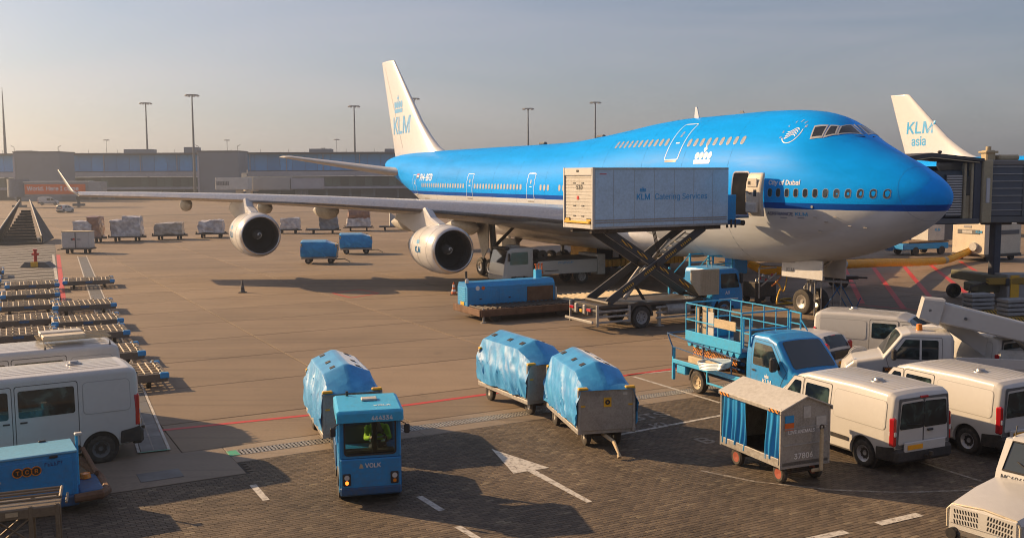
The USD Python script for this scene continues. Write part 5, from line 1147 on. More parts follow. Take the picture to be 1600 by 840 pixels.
# ------------------------------------------------------------------ blue scissor lift truck
def stripes(name, a, b, period=.16, lean=1.0):
    return usdkit.material(stage, '/World/Looks/' + name, {'tc': ('texture_coordinate', {}), 's': ('separate_xyz', {}), 'm': ('math', {'math_type': 'multiply_add', 'value2': lean}), 'q': ('math', {'math_type': 'multiply', 'value2': 1 / period}),
        'f': ('math', {'math_type': 'fraction'}), 'g': ('math', {'math_type': 'greater_than', 'value2': .5}), 'x': ('mix', {'color1': a, 'color2': b}), 'p': ('principled_bsdf', {'roughness': .5})},
        [('tc.object', 's.vector'), ('s.z', 'm.value1'), ('s.x', 'm.value3'), ('m.value', 'q.value1'), ('q.value', 'f.value1'), ('f.value', 'g.value1'), ('g.value', 'x.fac'), ('x.color', 'p.base_color')], surface='p.BSDF')
M['hazard'] = stripes('hazard', (.02, .02, .02), (.62, .36, .02), .16, 1.0)
M['hazard_orange'] = stripes('hazard_orange', (.02, .025, .03), (.75, .25, .02), .14, 1.2)
def lift_truck():
    t = thing('lift_truck', 'blue pickup truck carrying a railed scissor lift platform on its bed', 'lift truck', (6.12, 32.25, 0), -64.5)
    # origin at the tail, x forward
    B = Body([(0, 2.05), (.08, 2.2), (.25, 2.3), (.9, 2.32), (1.3, 2.2), (2.0, 1.46), (2.6, 1.15), (2.8, .85), (2.85, .5)], [(0, .84), (.1, .9), (1.6, .92), (2.3, .84), (2.85, .62)], [(0, .4), (2.85, .3)], 1.36, 2.32, .12, .14, .03, .04)
    B0 = 3.55
    def sh(m):
        v, f, n = meshkit.arrays(m if not isinstance(m, MB) else m.mesh()); return (v + [B0, 0, 0], f)
    obj('cab', sh(B.mesh([(2.0, .43, .37)])), M['blue_paint'], t, smooth=32)
    for s in (1, -1):
        d_ = [(.3, .5), (1.45, .5), (1.62, 1.1), (1.8, 1.4), (1.15, 2.12), (.3, 2.15)]
        d = obj('cab_door', sh(B.side_patch(rnd(d_, .05), .006, .2, s)), M['blue_paint'], t, smooth=50)
        obj('door_gap', sh(B.side_patch(rnd(d_, .05).buffer(.013).difference(rnd(d_, .05)), .003, .3, s)), M['black_plastic'], d, smooth=50)
        obj('door_window', sh(B.side_patch(rnd([(.38, 1.42), (1.64, 1.42), (1.12, 2.04), (.38, 2.07)], .06), .012, .2, s)), M['glass_dark'], d, smooth=50)
        obj('door_handle', sh(B.side_patch(rnd([(.36, 1.24), (.52, 1.24), (.52, 1.29), (.36, 1.29)], .015), .03, None, s)), M['black_plastic'], d, smooth=False)
        obj('mirror', MB().box((.16, .22, .4), (B0 + 1.45, s * 1.08, 1.58), ch=.05), M['black_plastic'], t)
        obj('headlight', sh(B.top_patch(rnd([(2.42, s * .44), (2.72, s * .42), (2.62, s * .6), (2.35, s * .7)], .03), .012)), M['clear_lens'], t)
        for x in (1.2, B0 + 2.0): road_wheel(t, x, s * .78, .36, .24, 'timber_pale' if x < 2 else 'galvanized', 6)
        obj('mudguard', MB().tube([(1.2 + .47 * math.cos(a), s * .8, .38 + .47 * math.sin(a)) for a in np.radians(np.linspace(-5, 185, 12))], .05, 6), M['black_plastic'], t)
    mm = meshkit.text_mesh('KLM', .14, .003, True); v = np.array(mm.vertices); X = .8 + v[:, 0]; ZZ = .93 + v[:, 1]
    obj('company_name', MB().add(np.c_[X + B0, -(B.side(X, ZZ) + .012 + v[:, 2]), ZZ], mm.faces), M['lettering_white'], t, smooth=False)
    crown(.13, 1.0, 1.11, lambda a, b: np.c_[a + B0, -(B.side(a, b) + .013), b], 'lettering_white', 'crown_emblem', t)
    obj('windscreen', sh(B.top_patch(rnd([(1.33, -.68), (1.96, -.76), (1.96, .76), (1.33, .68)], .07), .012)), M['glass_screen'], t, smooth=50)
    obj('hood_vent', sh(B.top_patch(rnd([(2.1, -.35), (2.16, -.35), (2.16, .35), (2.1, .35)], .02), .012)), M['black_plastic'], t)
    obj('grille', MB().box((.08, .8, .22), (B0 + 2.8, 0, .72), ch=.03), M['black_plastic'], t); obj('bumper', MB().box((.25, 1.5, .26), (B0 + 2.75, 0, .45), ch=.07), M['grey_dark'], t)
    obj('wiper', MB().tube([(B0 + 1.98, .3, 1.36), (B0 + 1.75, -.25, 1.58)], .012, 5), M['black_plastic'], t)
    obj('chassis', MB().box((4.6, .8, .22), (2.2, 0, .62), ch=.03), M['blue_dark'], t)
    obj('bed', MB().box((3.45, 1.9, .1), (1.72, 0, .88), ch=.02), M['wood_board'], t)
    for s in (1, -1): obj('bed_rail', MB().box((3.45, .06, .14), (1.72, s * .95, .86), ch=.02), M['blue_light'], t)
    obj('side_frame', MB().box((1.55, .05, .06), (2.55, -.93, .45), ch=.01).box((.05, .05, .42), (1.8, -.93, .65)).box((.05, .05, .42), (3.3, -.93, .65)), M['blue_light'], t); obj('side_box', MB().box((.5, .3, .3), (.35, -.75, .62), ch=.03), M['blue_light'], t)
    obj('tail_light', MB().cyl((-.02, -.8, .66), (.05, -.8, .66), .07, n=14), M['red_lens'], t); obj('tail_light', MB().cyl((-.02, .8, .66), (.05, .8, .66), .07, n=14), M['red_lens'], t)
    obj('rear_post', MB().box((.1, .1, 1.05), (-.05, -.9, .75), ch=.02), M['blue_light'], t); obj('rear_post', MB().box((.1, .1, 1.05), (-.05, .9, .75), ch=.02), M['blue_light'], t)
    rl = MB()
    for s in (-1,):
        rl.tube([(-.35, s * .95, 1.72), (-.05, s * .95, 1.3), (-.05, s * .95, 1.0)], .025, 6).tube([(-.35, s * .95, 1.72), (3.4, s * .95, 1.42)], .022, 6).tube([(-.05, s * .95, 1.32), (3.4, s * .95, 1.15)], .018, 6).tube([(-.35, .9, 1.72), (-.35, -.95, 1.72)], .025, 6)
        rl.tube([(1.6, s * .95, .9), (1.6, s * .95, 1.55)], .02, 6).tube([(3.0, s * .95, .9), (3.0, s * .95, 1.45)], .02, 6)
    obj('side_railing', rl, M['blue_dark'], t)
    hz = MB()
    for k in range(3): hz.box((2.25, .04, .13), (1.75, -.62, 1.02 + .155 * k), ch=.01)
    for k in range(3): hz.box((2.25, .04, .13), (1.75, .62, 1.02 + .155 * k), ch=.01)
    obj('scissor_guard', hz, M['hazard_orange'], t, smooth=False)
    sc = MB()
    for s in (-.5, .5):
        for z in (.95, 1.17): sc.box((2.4, .06, .1), (1.75, s, z + .13), ch=.01, R=np.array([[math.cos(.1), 0, -math.sin(.1)], [0, 1, 0], [math.sin(.1), 0, math.cos(.1)]])).box((2.4, .06, .1), (1.75, s * .86, z + .13), ch=.01, R=np.array([[math.cos(.1), 0, math.sin(.1)], [0, 1, 0], [-math.sin(.1), 0, math.cos(.1)]]))
    obj('scissor_arms', sc, M['blue_dark'], t)
    for k in range(9): obj('underside_rib', MB().prism([(.6 + .3 * k, 1.6), (.87 + .3 * k, 1.6), (.77 + .3 * k, 1.45), (.67 + .3 * k, 1.45)], -.85, .85, 'y'), M['blue_light'], t, smooth=False)
    obj('platform', MB().box((2.8, 1.75, .06), (1.97, 0, 1.63), ch=.01), M['blue_dark'], t)
    for s in (1, -1): obj('kick_board', MB().box((2.8, .05, .34), (1.97, s * .88, 1.78), ch=.015), M['blue_light'], t)
    obj('kick_board', MB().box((.05, 1.75, .34), (.58, 0, 1.78), ch=.015), M['blue_light'], t)
    P = 2.82
    for x in np.linspace(.58, 3.35, 6):
        for s in (1, -1): obj('rail_post', MB().box((.036, .036, P - 1.66), (x, s * .88, (P + 1.66) / 2), ch=.008), M['blue_light'], t, smooth=False)
    for z in (P, 2.3):
        for s in (1, -1): obj('rail', MB().box((2.8, .036, .036), (1.97, s * .883, z), ch=.008), M['blue_light'], t, smooth=False)
        for x in (.58, 3.35): obj('rail', MB().box((.045, 1.72, .045), (x, 0, z + .003), ch=.008), M['blue_light'], t, smooth=False)
    obj('gate_frame', MB().tube([(3.45, -.88, 1.8), (3.45, -.88, 2.7), (3.75, -.88, 2.7), (3.75, -.88, 1.9)], .025, 6).tube([(3.45, -.88, 2.25), (3.75, -.88, 2.25)], .02, 6), M['blue_light'], t)
    obj('gate_frame', MB().tube([(3.45, .88, 1.8), (3.45, .88, 2.8), (3.9, .88, 2.78), (3.9, .88, 2.3)], .025, 6).tube([(3.45, .88, 2.45), (3.9, .88, 2.45)], .02, 6).tube([(3.9, .88, 2.6), (4.2, .88, 2.3)], .02, 6), M['blue_light'], t)
    obj('info_board', MB().box((.3, .03, .75), (1.65, -.7, 2.26), ch=.01), M['white_dull'], t); obj('info_board', MB().box((1.05, .03, .28), (2.6, -.9, 2.38), ch=.01), M['timber_pale'], t)
    for k in range(4): obj('timber_board', MB().box((.16, .06, 1.0), (.75 + .2 * k, -.55 + .1 * (k % 2), 2.2), 10, .01), M['timber_pale'], t)
    for k in range(3): obj('canister', MB().lathe([(.0, .42), (.05, .41), (.06, .34), (.13, .28), (.14, 0), (0, 0)], (.75 + .34 * k, -.4, 1.67), 'z', 14), M['blue_paint'] if k else M['steel'], t)
    obj('tool_box', MB().box((.8, .6, .5), (2.5, .1, 1.93), ch=.03), M['grey_dark'], t)
    hs = MB()
    for k in range(5):
        a = np.linspace(0, 2 * np.pi, 28)[:-1]; hs.tube(np.c_[2.35 + (.62 + .03 * k) * np.cos(a), -.95 - .12 + .05 * np.sin(3 * a) + .03 * k * 0 - .3 * 0 + .22 * np.sin(a), 1.05 + .045 * k + .12 * np.sin(a + 1)], .022, 6, closed=True)
    obj('hose_coil', hs, M['hose_clear'], t)
    obj('floor_crate', MB().box((1.6, .3, .22), (1.6, -.8, 1.04), ch=.02), M['timber_pale'], t)
M['hose_clear'] = mat('hose_clear', (.42, .55, .66), .3, dirt=.1)
lift_truck()

# ------------------------------------------------------------------ catering truck with its raised box
def catering():
    o = vu(0, 0); 
    t = thing('catering_truck', 'catering truck with its big box raised on scissor arms to the aircraft door', 'catering truck', (3.08, 43.95, 0), 28.0)
    # origin: middle of the tail; x forward to the cab, y to the left
    obj('chassis', MB().box((8.2, .34, .3), (4.1, .45, .85), ch=.03).box((8.2, .34, .3), (4.1, -.45, .85), ch=.03).box((.3, 2.2, .25), (.3, 0, .85), ch=.03).box((.3, 2.2, .25), (6, 0, .85), ch=.03), M['grey_dark'], t)
    for x in (2.55, 7.3):
        for s in (1, -1): road_wheel(t, x, s * .98, .5, .3, 'grey_paint', 8)
    for s in (1, -1):
        for k in range(3): obj('side_guard', MB().box((1.75, .05, .1), (1.0, s * 1.14, .42 + .24 * k), ch=.02), M['galvanized'], t, smooth=False)
        for k in range(3): obj('side_guard', MB().box((2.4, .05, .1), (4.5, s * 1.14, .42 + .24 * k), ch=.02), M['galvanized'], t, smooth=False)
        obj('guard_post', MB().box((.12, .1, .95), (.16, s * 1.12, .72), ch=.02), M['galvanized'], t, smooth=False); obj('guard_post', MB().box((.12, .1, .75), (1.85, s * 1.12, .72), ch=.02), M['galvanized'], t, smooth=False)
        obj('mudguard', MB().tube([(2.55 + .62 * math.cos(a), s * .98, .52 + .62 * math.sin(a)) for a in np.radians(np.linspace(0, 180, 12))], .1, 6), M['dark_steel'], t)
        obj('stabiliser', MB().box((.14, .14, .9), (3.55, s * 1.05, .5), ch=.02).box((.35, .35, .05), (3.55, s * 1.05, .06), ch=.01), M['galvanized'], t)
        obj('tail_light', MB().box((.06, .36, .14), (-.03, s * .72, .95), ch=.03), M['red_lens'], t)
        obj('rear_bracket', MB().box((.12, .2, .42), (-.02, s * .35, .95), ch=.03), M['galvanized'], t)
    obj('rear_bar', MB().box((.1, 2.3, .12), (-.1, 0, .45), ch=.02), M['galvanized'], t, smooth=False)
    obj('under_tank', MB().cyl((3.9, -1.0, .75), (5.2, -1.0, .75), .26, n=18), M['galvanized'], t); obj('battery_box', MB().box((.8, .5, .5), (5.6, .85, .75), ch=.04), M['black_plastic'], t)
    obj('subframe', MB().box((5.8, 2.1, .14), (3.2, 0, 1.08), ch=.02), M['dark_steel'], t)
    obj('yellow_marker', MB().box((.05, .2, .14), (-.06, -.1, .88), ch=.02), M['yellow_paint'], t)
    # scissor arms
    zb_, zt_, xa, xb = 1.2, 4.45, .9, 6.3
    for s in (.78, -.78):
        for (x0, x1, yo) in ((xa, xb, 0), (xb, xa, .12)):
            a = np.array((x0, s - np.sign(s) * yo, zb_)); b = np.array((x1, s - np.sign(s) * yo, zt_)); d = b - a; L = np.linalg.norm(d); an = math.atan2(d[2], d[0])
            R = np.array([[math.cos(an), 0, -math.sin(an)], [0, 1, 0], [math.sin(an), 0, math.cos(an)]])
            arm = obj('scissor_arm', MB().box((L, .1, .36), (a + b) / 2, ch=.02, R=R), M['arm_dark'], t, smooth=False)
            for f in (.2, .42, .64, .8): obj('hazard_plate', MB().box((.7, .012, .12), a + d * f + np.array((0, np.sign(s) * .052, 0)), R=R), M['hazard'], arm, smooth=False)
            obj('arm_rail', MB().box((L * .98, .03, .05), (a + b) / 2 + R @ np.array((0, 0, .17)), R=R), M['galvanized'], arm, smooth=False)
    for x, z, r in ((3.6, 2.83, .12), (xa, zb_ + .02, .09), (xb, zb_ + .02, .09), (xa, zt_, .09), (xb, zt_, .09)): obj('cross_shaft', MB().cyl((x, -.95, z), (x, .95, z), r, n=12), M['dark_steel'], t)
    obj('lift_ram', MB().tube([(2.2, .25, 1.3), (3.4, .25, 2.6)], .1).tube([(2.2, -.25, 1.3), (3.4, -.25, 2.6)], .1).tube([(3.2, 0, 2.4), (4.9, 0, 3.9)], .06), M['steel'], t)
    lad = MB().tube([(3.9, -.45, 2.95), (5.9, -.45, 4.2)], .035).tube([(3.9, .1, 2.95), (5.9, .1, 4.2)], .035)
    for k in range(7): lad.tube([(4.05 + .29 * k, -.45, 3.05 + .18 * k), (4.05 + .29 * k, .1, 3.05 + .18 * k)], .025)
    obj('access_ladder', lad, M['galvanized'], t)
    # box
    b0, b1, z0, z1, w = -.15, 7.35, 4.55, 7.22, 1.24
    obj('box', MB().box((b1 - b0 - .1, 2 * w, z1 - z0), ((b0 + b1) / 2 + .05, 0, (z0 + z1) / 2), ch=.03), M['box_grey'], t, smooth=False)
    fr = MB().box((.12, .12, z1 - z0 + .02), (b0 + .02, w - .05, (z0 + z1) / 2), ch=.02).box((.12, .12, z1 - z0 + .02), (b0 + .02, -w + .05, (z0 + z1) / 2), ch=.02).box((.12, 2 * w - .22, .34), (b0 + .025, 0, z1 - .17), ch=.02).box((.14, 2 * w - .22, .2), (b0 + .02, 0, z0 + .1), ch=.02)
    obj('rear_frame', fr, M['white_paint'], t, smooth=False)
    rs = obj('roller_shutter', MB().box((.04, 2 * w - .24, z1 - z0 - .56), (b0 + .06, 0, (z0 + z1) / 2 - .06)), M['white_dull'], t, smooth=False)
    for k in range(14): obj('shutter_slat', MB().box((.03, 2 * w - .26, .135), (b0 + .035, 0, z0 + .32 + .152 * k), ch=.008), M['white_dull'], rs, smooth=False)
    for zz in (z0 + .55, z0 + 1.0, z0 + 2.0):
        for s in (.35, -.35): obj('shutter_lock', MB().box((.03, .2, .06), (b0 + .01, s, zz), ch=.01), M['grey_dark'], rs)
    obj('box_number', MB().text('510', .2, (b0 + .012, .2, z1 - .95), (0, -1, 0), (0, 0, 1)), M['lettering_black'], rs, smooth=False)
    obj('lock_label', MB().box((.02, .16, .16), (b0 + .014, .05, z1 - 1.32)), M['red_paint'], rs)
    obj('rear_bumper_bar', MB().box((.16, 2 * w - .4, .1), (b0 - .03, 0, z0 + .28), ch=.02), M['yellow_paint'], t)
    for s in (1, -1): obj('hazard_corner', MB().box((.03, .34, .2), (b0 - .01, s * (w - .35), z0 + .36)), M['hazard'], t, smooth=False)
    obj('side_trim', MB().box((b1 - b0 - .1, .03, .08), ((b0 + b1) / 2, -w - .01, z1 - .04)).box((b1 - b0 - .1, .03, .1), ((b0 + b1) / 2, -w - .01, z0 + .05)), M['aluminium_sheet'], t, smooth=False)
    for k in range(6): obj('panel_seam', MB().box((.014, .008, z1 - z0 - .2), (.9 + 1.1 * k, -w - .001, (z0 + z1) / 2)), M['grey_paint'], t, smooth=False)
    for k in range(2): obj('rub_rail', MB().box((b1 - b0 - .2, .03, .05), ((b0 + b1) / 2, -w - .012, z0 + .28 + .1 * k), ch=.01), M['aluminium_sheet'], t, smooth=False)
    for k in range(3): obj('lift_hose', MB().tube([(3.1, -.6 + .1 * k, 1.2), (2.6, -.6 + .1 * k, 1.9), (3.3, -.6 + .1 * k, 2.6), (3.9, -.6 + .1 * k, 3.3), (3.6, -.6 + .1 * k, 4.4)], .025, 6), M['rubber'], t)
    X, Y = (1, 0, 0), (0, 0, 1)
    obj('company_name', MB().text('KLM', .26, (2.1, -w - .006, z0 + 1.25), X, Y), M['lettering_blue'], t, smooth=False)
    obj('service_name', MB().text('Catering Services', .26, (3.1, -w - .006, z0 + 1.25), X, Y, bold=False), M['lettering_blue'], t, smooth=False)
    crown(.24, 2.45, z0 + 1.6, lambda a, b: np.c_[a, np.full(len(a), -w - .012), b], 'lettering_blue', 'crown_emblem', t)
    obj('roof_light', MB().box((.06, .2, .1), (b0 - .03, 0, z1 - .14), ch=.02), M['black_plastic'], t)
    obj('red_script', MB().box((.35, .01, .04), (.35, -w - .004, z1 - .28)), M['red_paint'], t)
    obj('underframe', MB().box((7.2, .2, .2), (3.6, .8, z0 - .1), ch=.02).box((7.2, .2, .2), (3.6, -.8, z0 - .1), ch=.02), M['dark_steel'], t)
    # front platform to the doorway
    obj('front_platform', MB().box((1.0, 2.0, .22), (7.85, 0, 4.66), ch=.03), M['blue_dark'], t)
    for s in (1, -1): obj('platform_wall', MB().box((.62, .08, 1.2), (7.7, s * .98, 5.35), ch=.02), M['blue_paint'], t)
    obj('bridge_plate', MB().box((.75, 1.15, .1), (8.75, -.1, 4.86), ch=.02), M['blue_dark'], t)
    obj('bumper_pad', MB().box((.18, 1.9, .25), (8.6, 0, 4.6), ch=.06), M['rubber'], t)
    for k in range(3): obj('control_lever', MB().tube([(7.45 + .25 * k, -1.05, 4.5), (7.45 + .25 * k, -1.05, 4.8)], .03).cyl((7.45 + .25 * k, -1.05, 4.4), (7.45 + .25 * k, -1.05, 4.55), .05), M['dark_steel'], t)
    # cab
    B = Body([(0, 2.25), (.06, 2.4), (.15, 2.46), (1.3, 2.48), (1.55, 2.4), (1.85, 1.5), (1.92, 1.0), (1.95, .6)], [(0, 1.06), (.1, 1.1), (1.6, 1.1), (1.95, 1.0)], [(0, .6), (1.95, .45)], 1.5, 2.48, .05, .12, .03, .03)
    C0 = 6.6
    def sh(m):
        v, f, n = meshkit.arrays(m if not isinstance(m, MB) else m.mesh()); return (v + [C0, 0, 0], f)
    obj('cab', sh(B.mesh([(.7, .62, .52)])), M['blue_paint'], t, smooth=32)
    for s in (1, -1):
        d = obj('cab_door', sh(B.side_patch(rnd([(.35, .7), (1.6, .7), (1.7, 1.5), (1.5, 2.3), (.35, 2.32)], .05), .006, .3, s)), M['blue_paint'], t, smooth=50)
        obj('door_window', sh(B.side_patch(rnd([(.5, 1.55), (1.62, 1.55), (1.44, 2.22), (.5, 2.24)], .06), .012, .3, s)), M['glass_dark'], d, smooth=50)
        obj('door_stripe', sh(B.side_patch([(.4, 1.0), (1.55, 1.0), (1.55, 1.06), (.4, 1.06)], .012, .3, s)), M['lettering_white'], d, smooth=50)
        obj('mirror', MB().box((.12, .2, .5), (C0 + 1.6, s * 1.25, 2.0), ch=.04), M['black_plastic'], t)
    obj('fleet_number', MB().text('A9', .16, (C0 + .75, -1.115, 1.25), (1, 0, 0), (0, 0, 1)), M['lettering_white'], t, smooth=False)
    obj('windscreen', sh(B.top_patch(rnd([(1.56, -.85), (1.82, -.9), (1.82, .9), (1.56, .85)], .05), .014)), M['glass_dark'], t, smooth=50)
    obj('protection_board', MB().prism([(5.75, 1.3), (6.9, 1.3), (6.9, 2.5), (5.25, 2.52), (5.25, 1.95)], -1.2, -1.14, 'y'), M['ribbed_beige'], t, smooth=False)
    for k in range(26): obj('board_rib', MB().box((.018, .016, 1.1), (5.82 + .042 * k, -1.205, 1.9)), M['ribbed_beige'], t, smooth=False)
    obj('cab_beacon', MB().tube([(C0 + .3, -.3, 2.5), (C0 + .3, -.3, 2.8), (C0 + .6, -.3, 2.8), (C0 + .6, -.3, 2.5)], .02), M['galvanized'], t)
dm('box_grey', (.38, .56, .74), .2, dirt=.2, coat=.6, scale=.9)
dm('arm_dark', (.04, .045, .052), .5, dirt=.3); dm('ribbed_beige', (.52, .44, .31), .55, dirt=.2)
catering()

# ------------------------------------------------------------------ white service truck, loader and blue machine below the aircraft
def service_truck():
    t = thing('service_truck', 'white flat service truck with a dark windscreen parked under the wing root', 'truck', (4.95, 64.2, 0), 207.0)
    B = Body([(0, 2.3), (.08, 2.42), (.2, 2.45), (1.5, 2.45), (1.75, 2.3), (2.0, 1.45), (2.08, .9), (2.1, .6)], [(0, 1.08), (.1, 1.12), (1.8, 1.12), (2.1, 1.02)], [(0, .6), (2.1, .4)], 1.4, 2.45, .05, .12, .03, .03); C0 = 4.6
    def sh(m):
        v, f, n = meshkit.arrays(m if not isinstance(m, MB) else m.mesh()); return (v + [C0, 0, 0], f)
    obj('cab', sh(B.mesh([(1.0, .6, .5)])), M['white_paint'], t, smooth=32)
    for s in (1, -1):
        d = obj('cab_door', sh(B.side_patch(rnd([(.3, .7), (1.6, .7), (1.75, 1.4), (1.6, 2.28), (.3, 2.3)], .05), .006, .3, s)), M['white_paint'], t, smooth=50)
        obj('door_window', sh(B.side_patch(rnd([(.4, 1.42), (1.68, 1.42), (1.55, 2.18), (.4, 2.2)], .06), .012, .3, s)), M['glass'], d, smooth=50)
        obj('mirror', MB().box((.12, .2, .5), (C0 + 1.8, s * 1.28, 1.9), ch=.04), M['black_plastic'], t)
        for x in (1.1, C0 + 1.0): road_wheel(t, x, s * .98, .48, .28, 'galvanized', 8)
        obj('skirt', MB().box((4.3, .06, .85), (2.2, s * 1.2, 1.15), ch=.02), M['white_paint'], t)
        obj('skirt_line', MB().box((1.0, .02, .05), (3.4, s * 1.235, .95)), M['black_plastic'], t)
        obj('faded_marks', marks((2.9 if s > 0 else 1.7, s * 1.234, 1.35), (-s, 0, 0), (0, 0, 1), .14, 11), M['lettering_blue'], t, smooth=False)
        obj('mudguard', MB().tube([(1.1 + .58 * math.cos(a), s * 1.1, .5 + .58 * math.sin(a)) for a in np.radians(np.linspace(0, 180, 12))], .1, 6), M['black_plastic'], t)
    obj('windscreen', sh(B.top_patch(rnd([(1.76, -.95), (1.99, -1.0), (1.99, 1.0), (1.76, .95)], .05), .014)), M['glass_dark'], t, smooth=50)
    obj('sun_visor', MB().box((.3, 2.0, .2), (C0 + 1.75, 0, 2.42), ch=.06), M['black_plastic'], t); obj('roof_hatch', MB().box((.6, .8, .1), (C0 + .9, 0, 2.52), ch=.04), M['white_dull'], t)
    obj('bumper', MB().box((.3, 2.2, .4), (C0 + 2.0, 0, .6), ch=.08), M['white_paint'], t)
    obj('deck', MB().box((4.4, 2.3, .12), (2.2, 0, 1.62), ch=.02), M['dark_steel'], t)
    obj('tail_box', MB().box((.6, 2.4, 1.3), (-.3, 0, 1.2), ch=.03), M['white_dull'], t)
    obj('hose_reel', MB().lathe([(.1, -.5), (.35, -.5), (.35, -.42), (.2, -.4), (.2, .4), (.35, .42), (.35, .5), (.1, .5)], (3.9, .5, 1.9), 'y', 20), M['dark_steel'], t)
    for k in range(6): obj('valve', MB().lathe([(0, .2), (.07, .18), (.1, .05), (.06, 0)], (4.1 + .1 * (k % 3), 1.25, .8 + .18 * (k // 3)), 'z', 10), M['steel'] if k % 2 else M['orange_paint'], t)
    return t
service_truck()
seated_person('person', 'driver in a yellow high visibility jacket in the cab of the white service truck', (.05, 61.7, 1.35), 207.0, ((.42, .18, .3), (.42, -.18, .3)))
def blue_loader():
    t = thing('pallet_loader', 'low rusty pallet platform with a long blue engine housing along its far side', 'pallet loader', (-2.05, 47.2, 0), 28.0)
    # x along the long side, y away from the camera
    obj('deck', MB().box((5.6, 3.0, .2), (2.7, .1, .5), ch=.02), M['rust'], t)
    obj('side_beam', MB().box((5.6, .1, .34), (2.7, -1.42, .46), ch=.02), M['rust'], t); obj('side_beam', MB().box((.1, 3.0, .34), (-.1, .1, .46), ch=.02), M['rust'], t)
    for k in range(22): obj('roller', MB().cyl((.1 + .24 * k, -1.3, .63), (.1 + .24 * k, .15, .63), .05, n=8), M['dark_steel'], t)
    h = obj('engine_housing', MB().prism([(.25, .6), (1.35, .6), (1.35, 1.5), (1.2, 1.72), (.45, 1.72), (.25, 1.5)], 0, 4.9, 'x') if True else 0, M['blue_paint'], t, smooth=20)
    for k in range(3): obj('side_door', MB().box((1.45 if k < 2 else 1.5, .03, .72), (.85 + 1.6 * k, .24, 1.02), ch=.01), M['blue_paint' if k < 2 else 'rust'], h); 
    for k in range(2): obj('door_latch', MB().box((.12, .03, .06), (.7 + 1.6 * k, .215, .92), ch=.01), M['black_plastic'], h)
    obj('round_badge', MB().cyl((.55, .215, 1.45), (.55, .235, 1.45), .11, n=16), M['lettering_white'], h); obj('round_badge', MB().cyl((.85, .215, 1.45), (.85, .235, 1.45), .09, n=16), M['orange_paint'], h)
    for k in range(7): obj('grille_bar', MB().box((.03, .8, .06), (-.015, .8, .85 + .1 * k), ch=.01), M['blue_light'], h)
    obj('yellow_label', MB().box((.02, .4, .16), (-.012, .8, .7)), M['yellow_paint'], h)
    obj('exhaust', MB().tube([(.2, .8, 1.7), (.2, .8, 2.25)], .06), M['dark_steel'], t); obj('lamp', MB().lathe([(0, .22), (.09, .18), (.1, 0)], (.1, .5, 1.7), 'z', 12), M['clear_lens'], t)
    for x in (.8, 4.4):
        for s in (-1, 1): obj('wheel', MB().cyl((x, .1 + s * 1.2, .3), (x, .1 + s * 1.36, .3), .3, n=20), M['rubber'], t)
    obj('jack', MB().tube([(.05, -1.4, .7), (.05, -1.4, .05)], .05).cyl((.05, -1.4, .0), (.05, -1.4, .05), .14), M['galvanized'], t)
    obj('rear_panel', MB().box((.08, 1.3, .7), (4.95, .8, .95), ch=.02), M['white_dull'], t)
    obj('control_stand', MB().box((.35, .35, .5), (4.3, .95, 1.9), ch=.05), M['blue_light'], t)
    for k in range(5): obj('control_valve', MB().tube([(4.15 + .09 * k, .85, 2.12), (4.1 + .09 * k, .8, 2.4)], .03).cyl((4.1 + .09 * k, .8, 2.38), (4.1 + .09 * k, .8, 2.45), .05), M['steel' if k % 2 else 'orange_paint'], t)
blue_loader()
def roller_table():
    t = thing('roller_platform', 'low roller platform lying between the loader and the catering truck', 'pallet platform', (2.6, 50.3, 0), 28.0)
    obj('deck', MB().box((6.2, 2.6, .2), (2.6, 0, .5), ch=.02), M['dark_steel'], t)
    for k in range(20): obj('roller', MB().cyl((-.2 + .3 * k, -1.2, .62), (-.2 + .3 * k, 1.2, .62), .06, n=8), M['timber_pale'], t)
    for s in (1, -1): obj('rail', MB().box((6.2, .1, .26), (2.6, s * 1.3, .58), ch=.02), M['grey_dark'], t)
    for x in (.4, 4.8):
        for s in (1, -1): obj('wheel', MB().cyl((x, s * .9, .2), (x, s * 1.1, .2), .2, n=16), M['rubber'], t)
roller_table()
def yellow_loader():
    t = thing('belly_loader', 'yellow framed cargo loader with dark openings standing under the fuselage', 'cargo loader', (4.9, 69.5, 0), 28.0)
    obj('base', MB().box((8.0, 2.8, .5), (4, 0, .75), ch=.05), M['yellow_paint'], t)
    for k in range(22): obj('base_rib', MB().box((.08, .06, .5), (.3 + .36 * k, -1.43, .75)), M['yellow_paint'], t, smooth=False)
    for x in (.2, 3.1, 6.2): obj('post', MB().box((.7, 2.6, 2.3), (x, 0, 2.1), ch=.12), M['yellow_paint'], t)
    obj('cargo_bay', MB().box((2.3, 2.2, 1.9), (1.65, .1, 1.95), ch=.05), M['cabin_dark'], t); obj('cargo_bay', MB().box((2.5, 2.2, 1.9), (4.65, .1, 1.95), ch=.05), M['cabin_dark'], t)
    obj('side_panel', MB().box((.5, .05, 1.7), (2.2, -1.05, 1.95), ch=.01), M['white_dull'], t)
    for x in (1.2, 6.4):
        for s in (1, -1): obj('wheel', MB().cyl((x, s * 1.0, .45), (x, s * 1.25, .45), .45, n=20), M['rubber'], t)
yellow_loader()
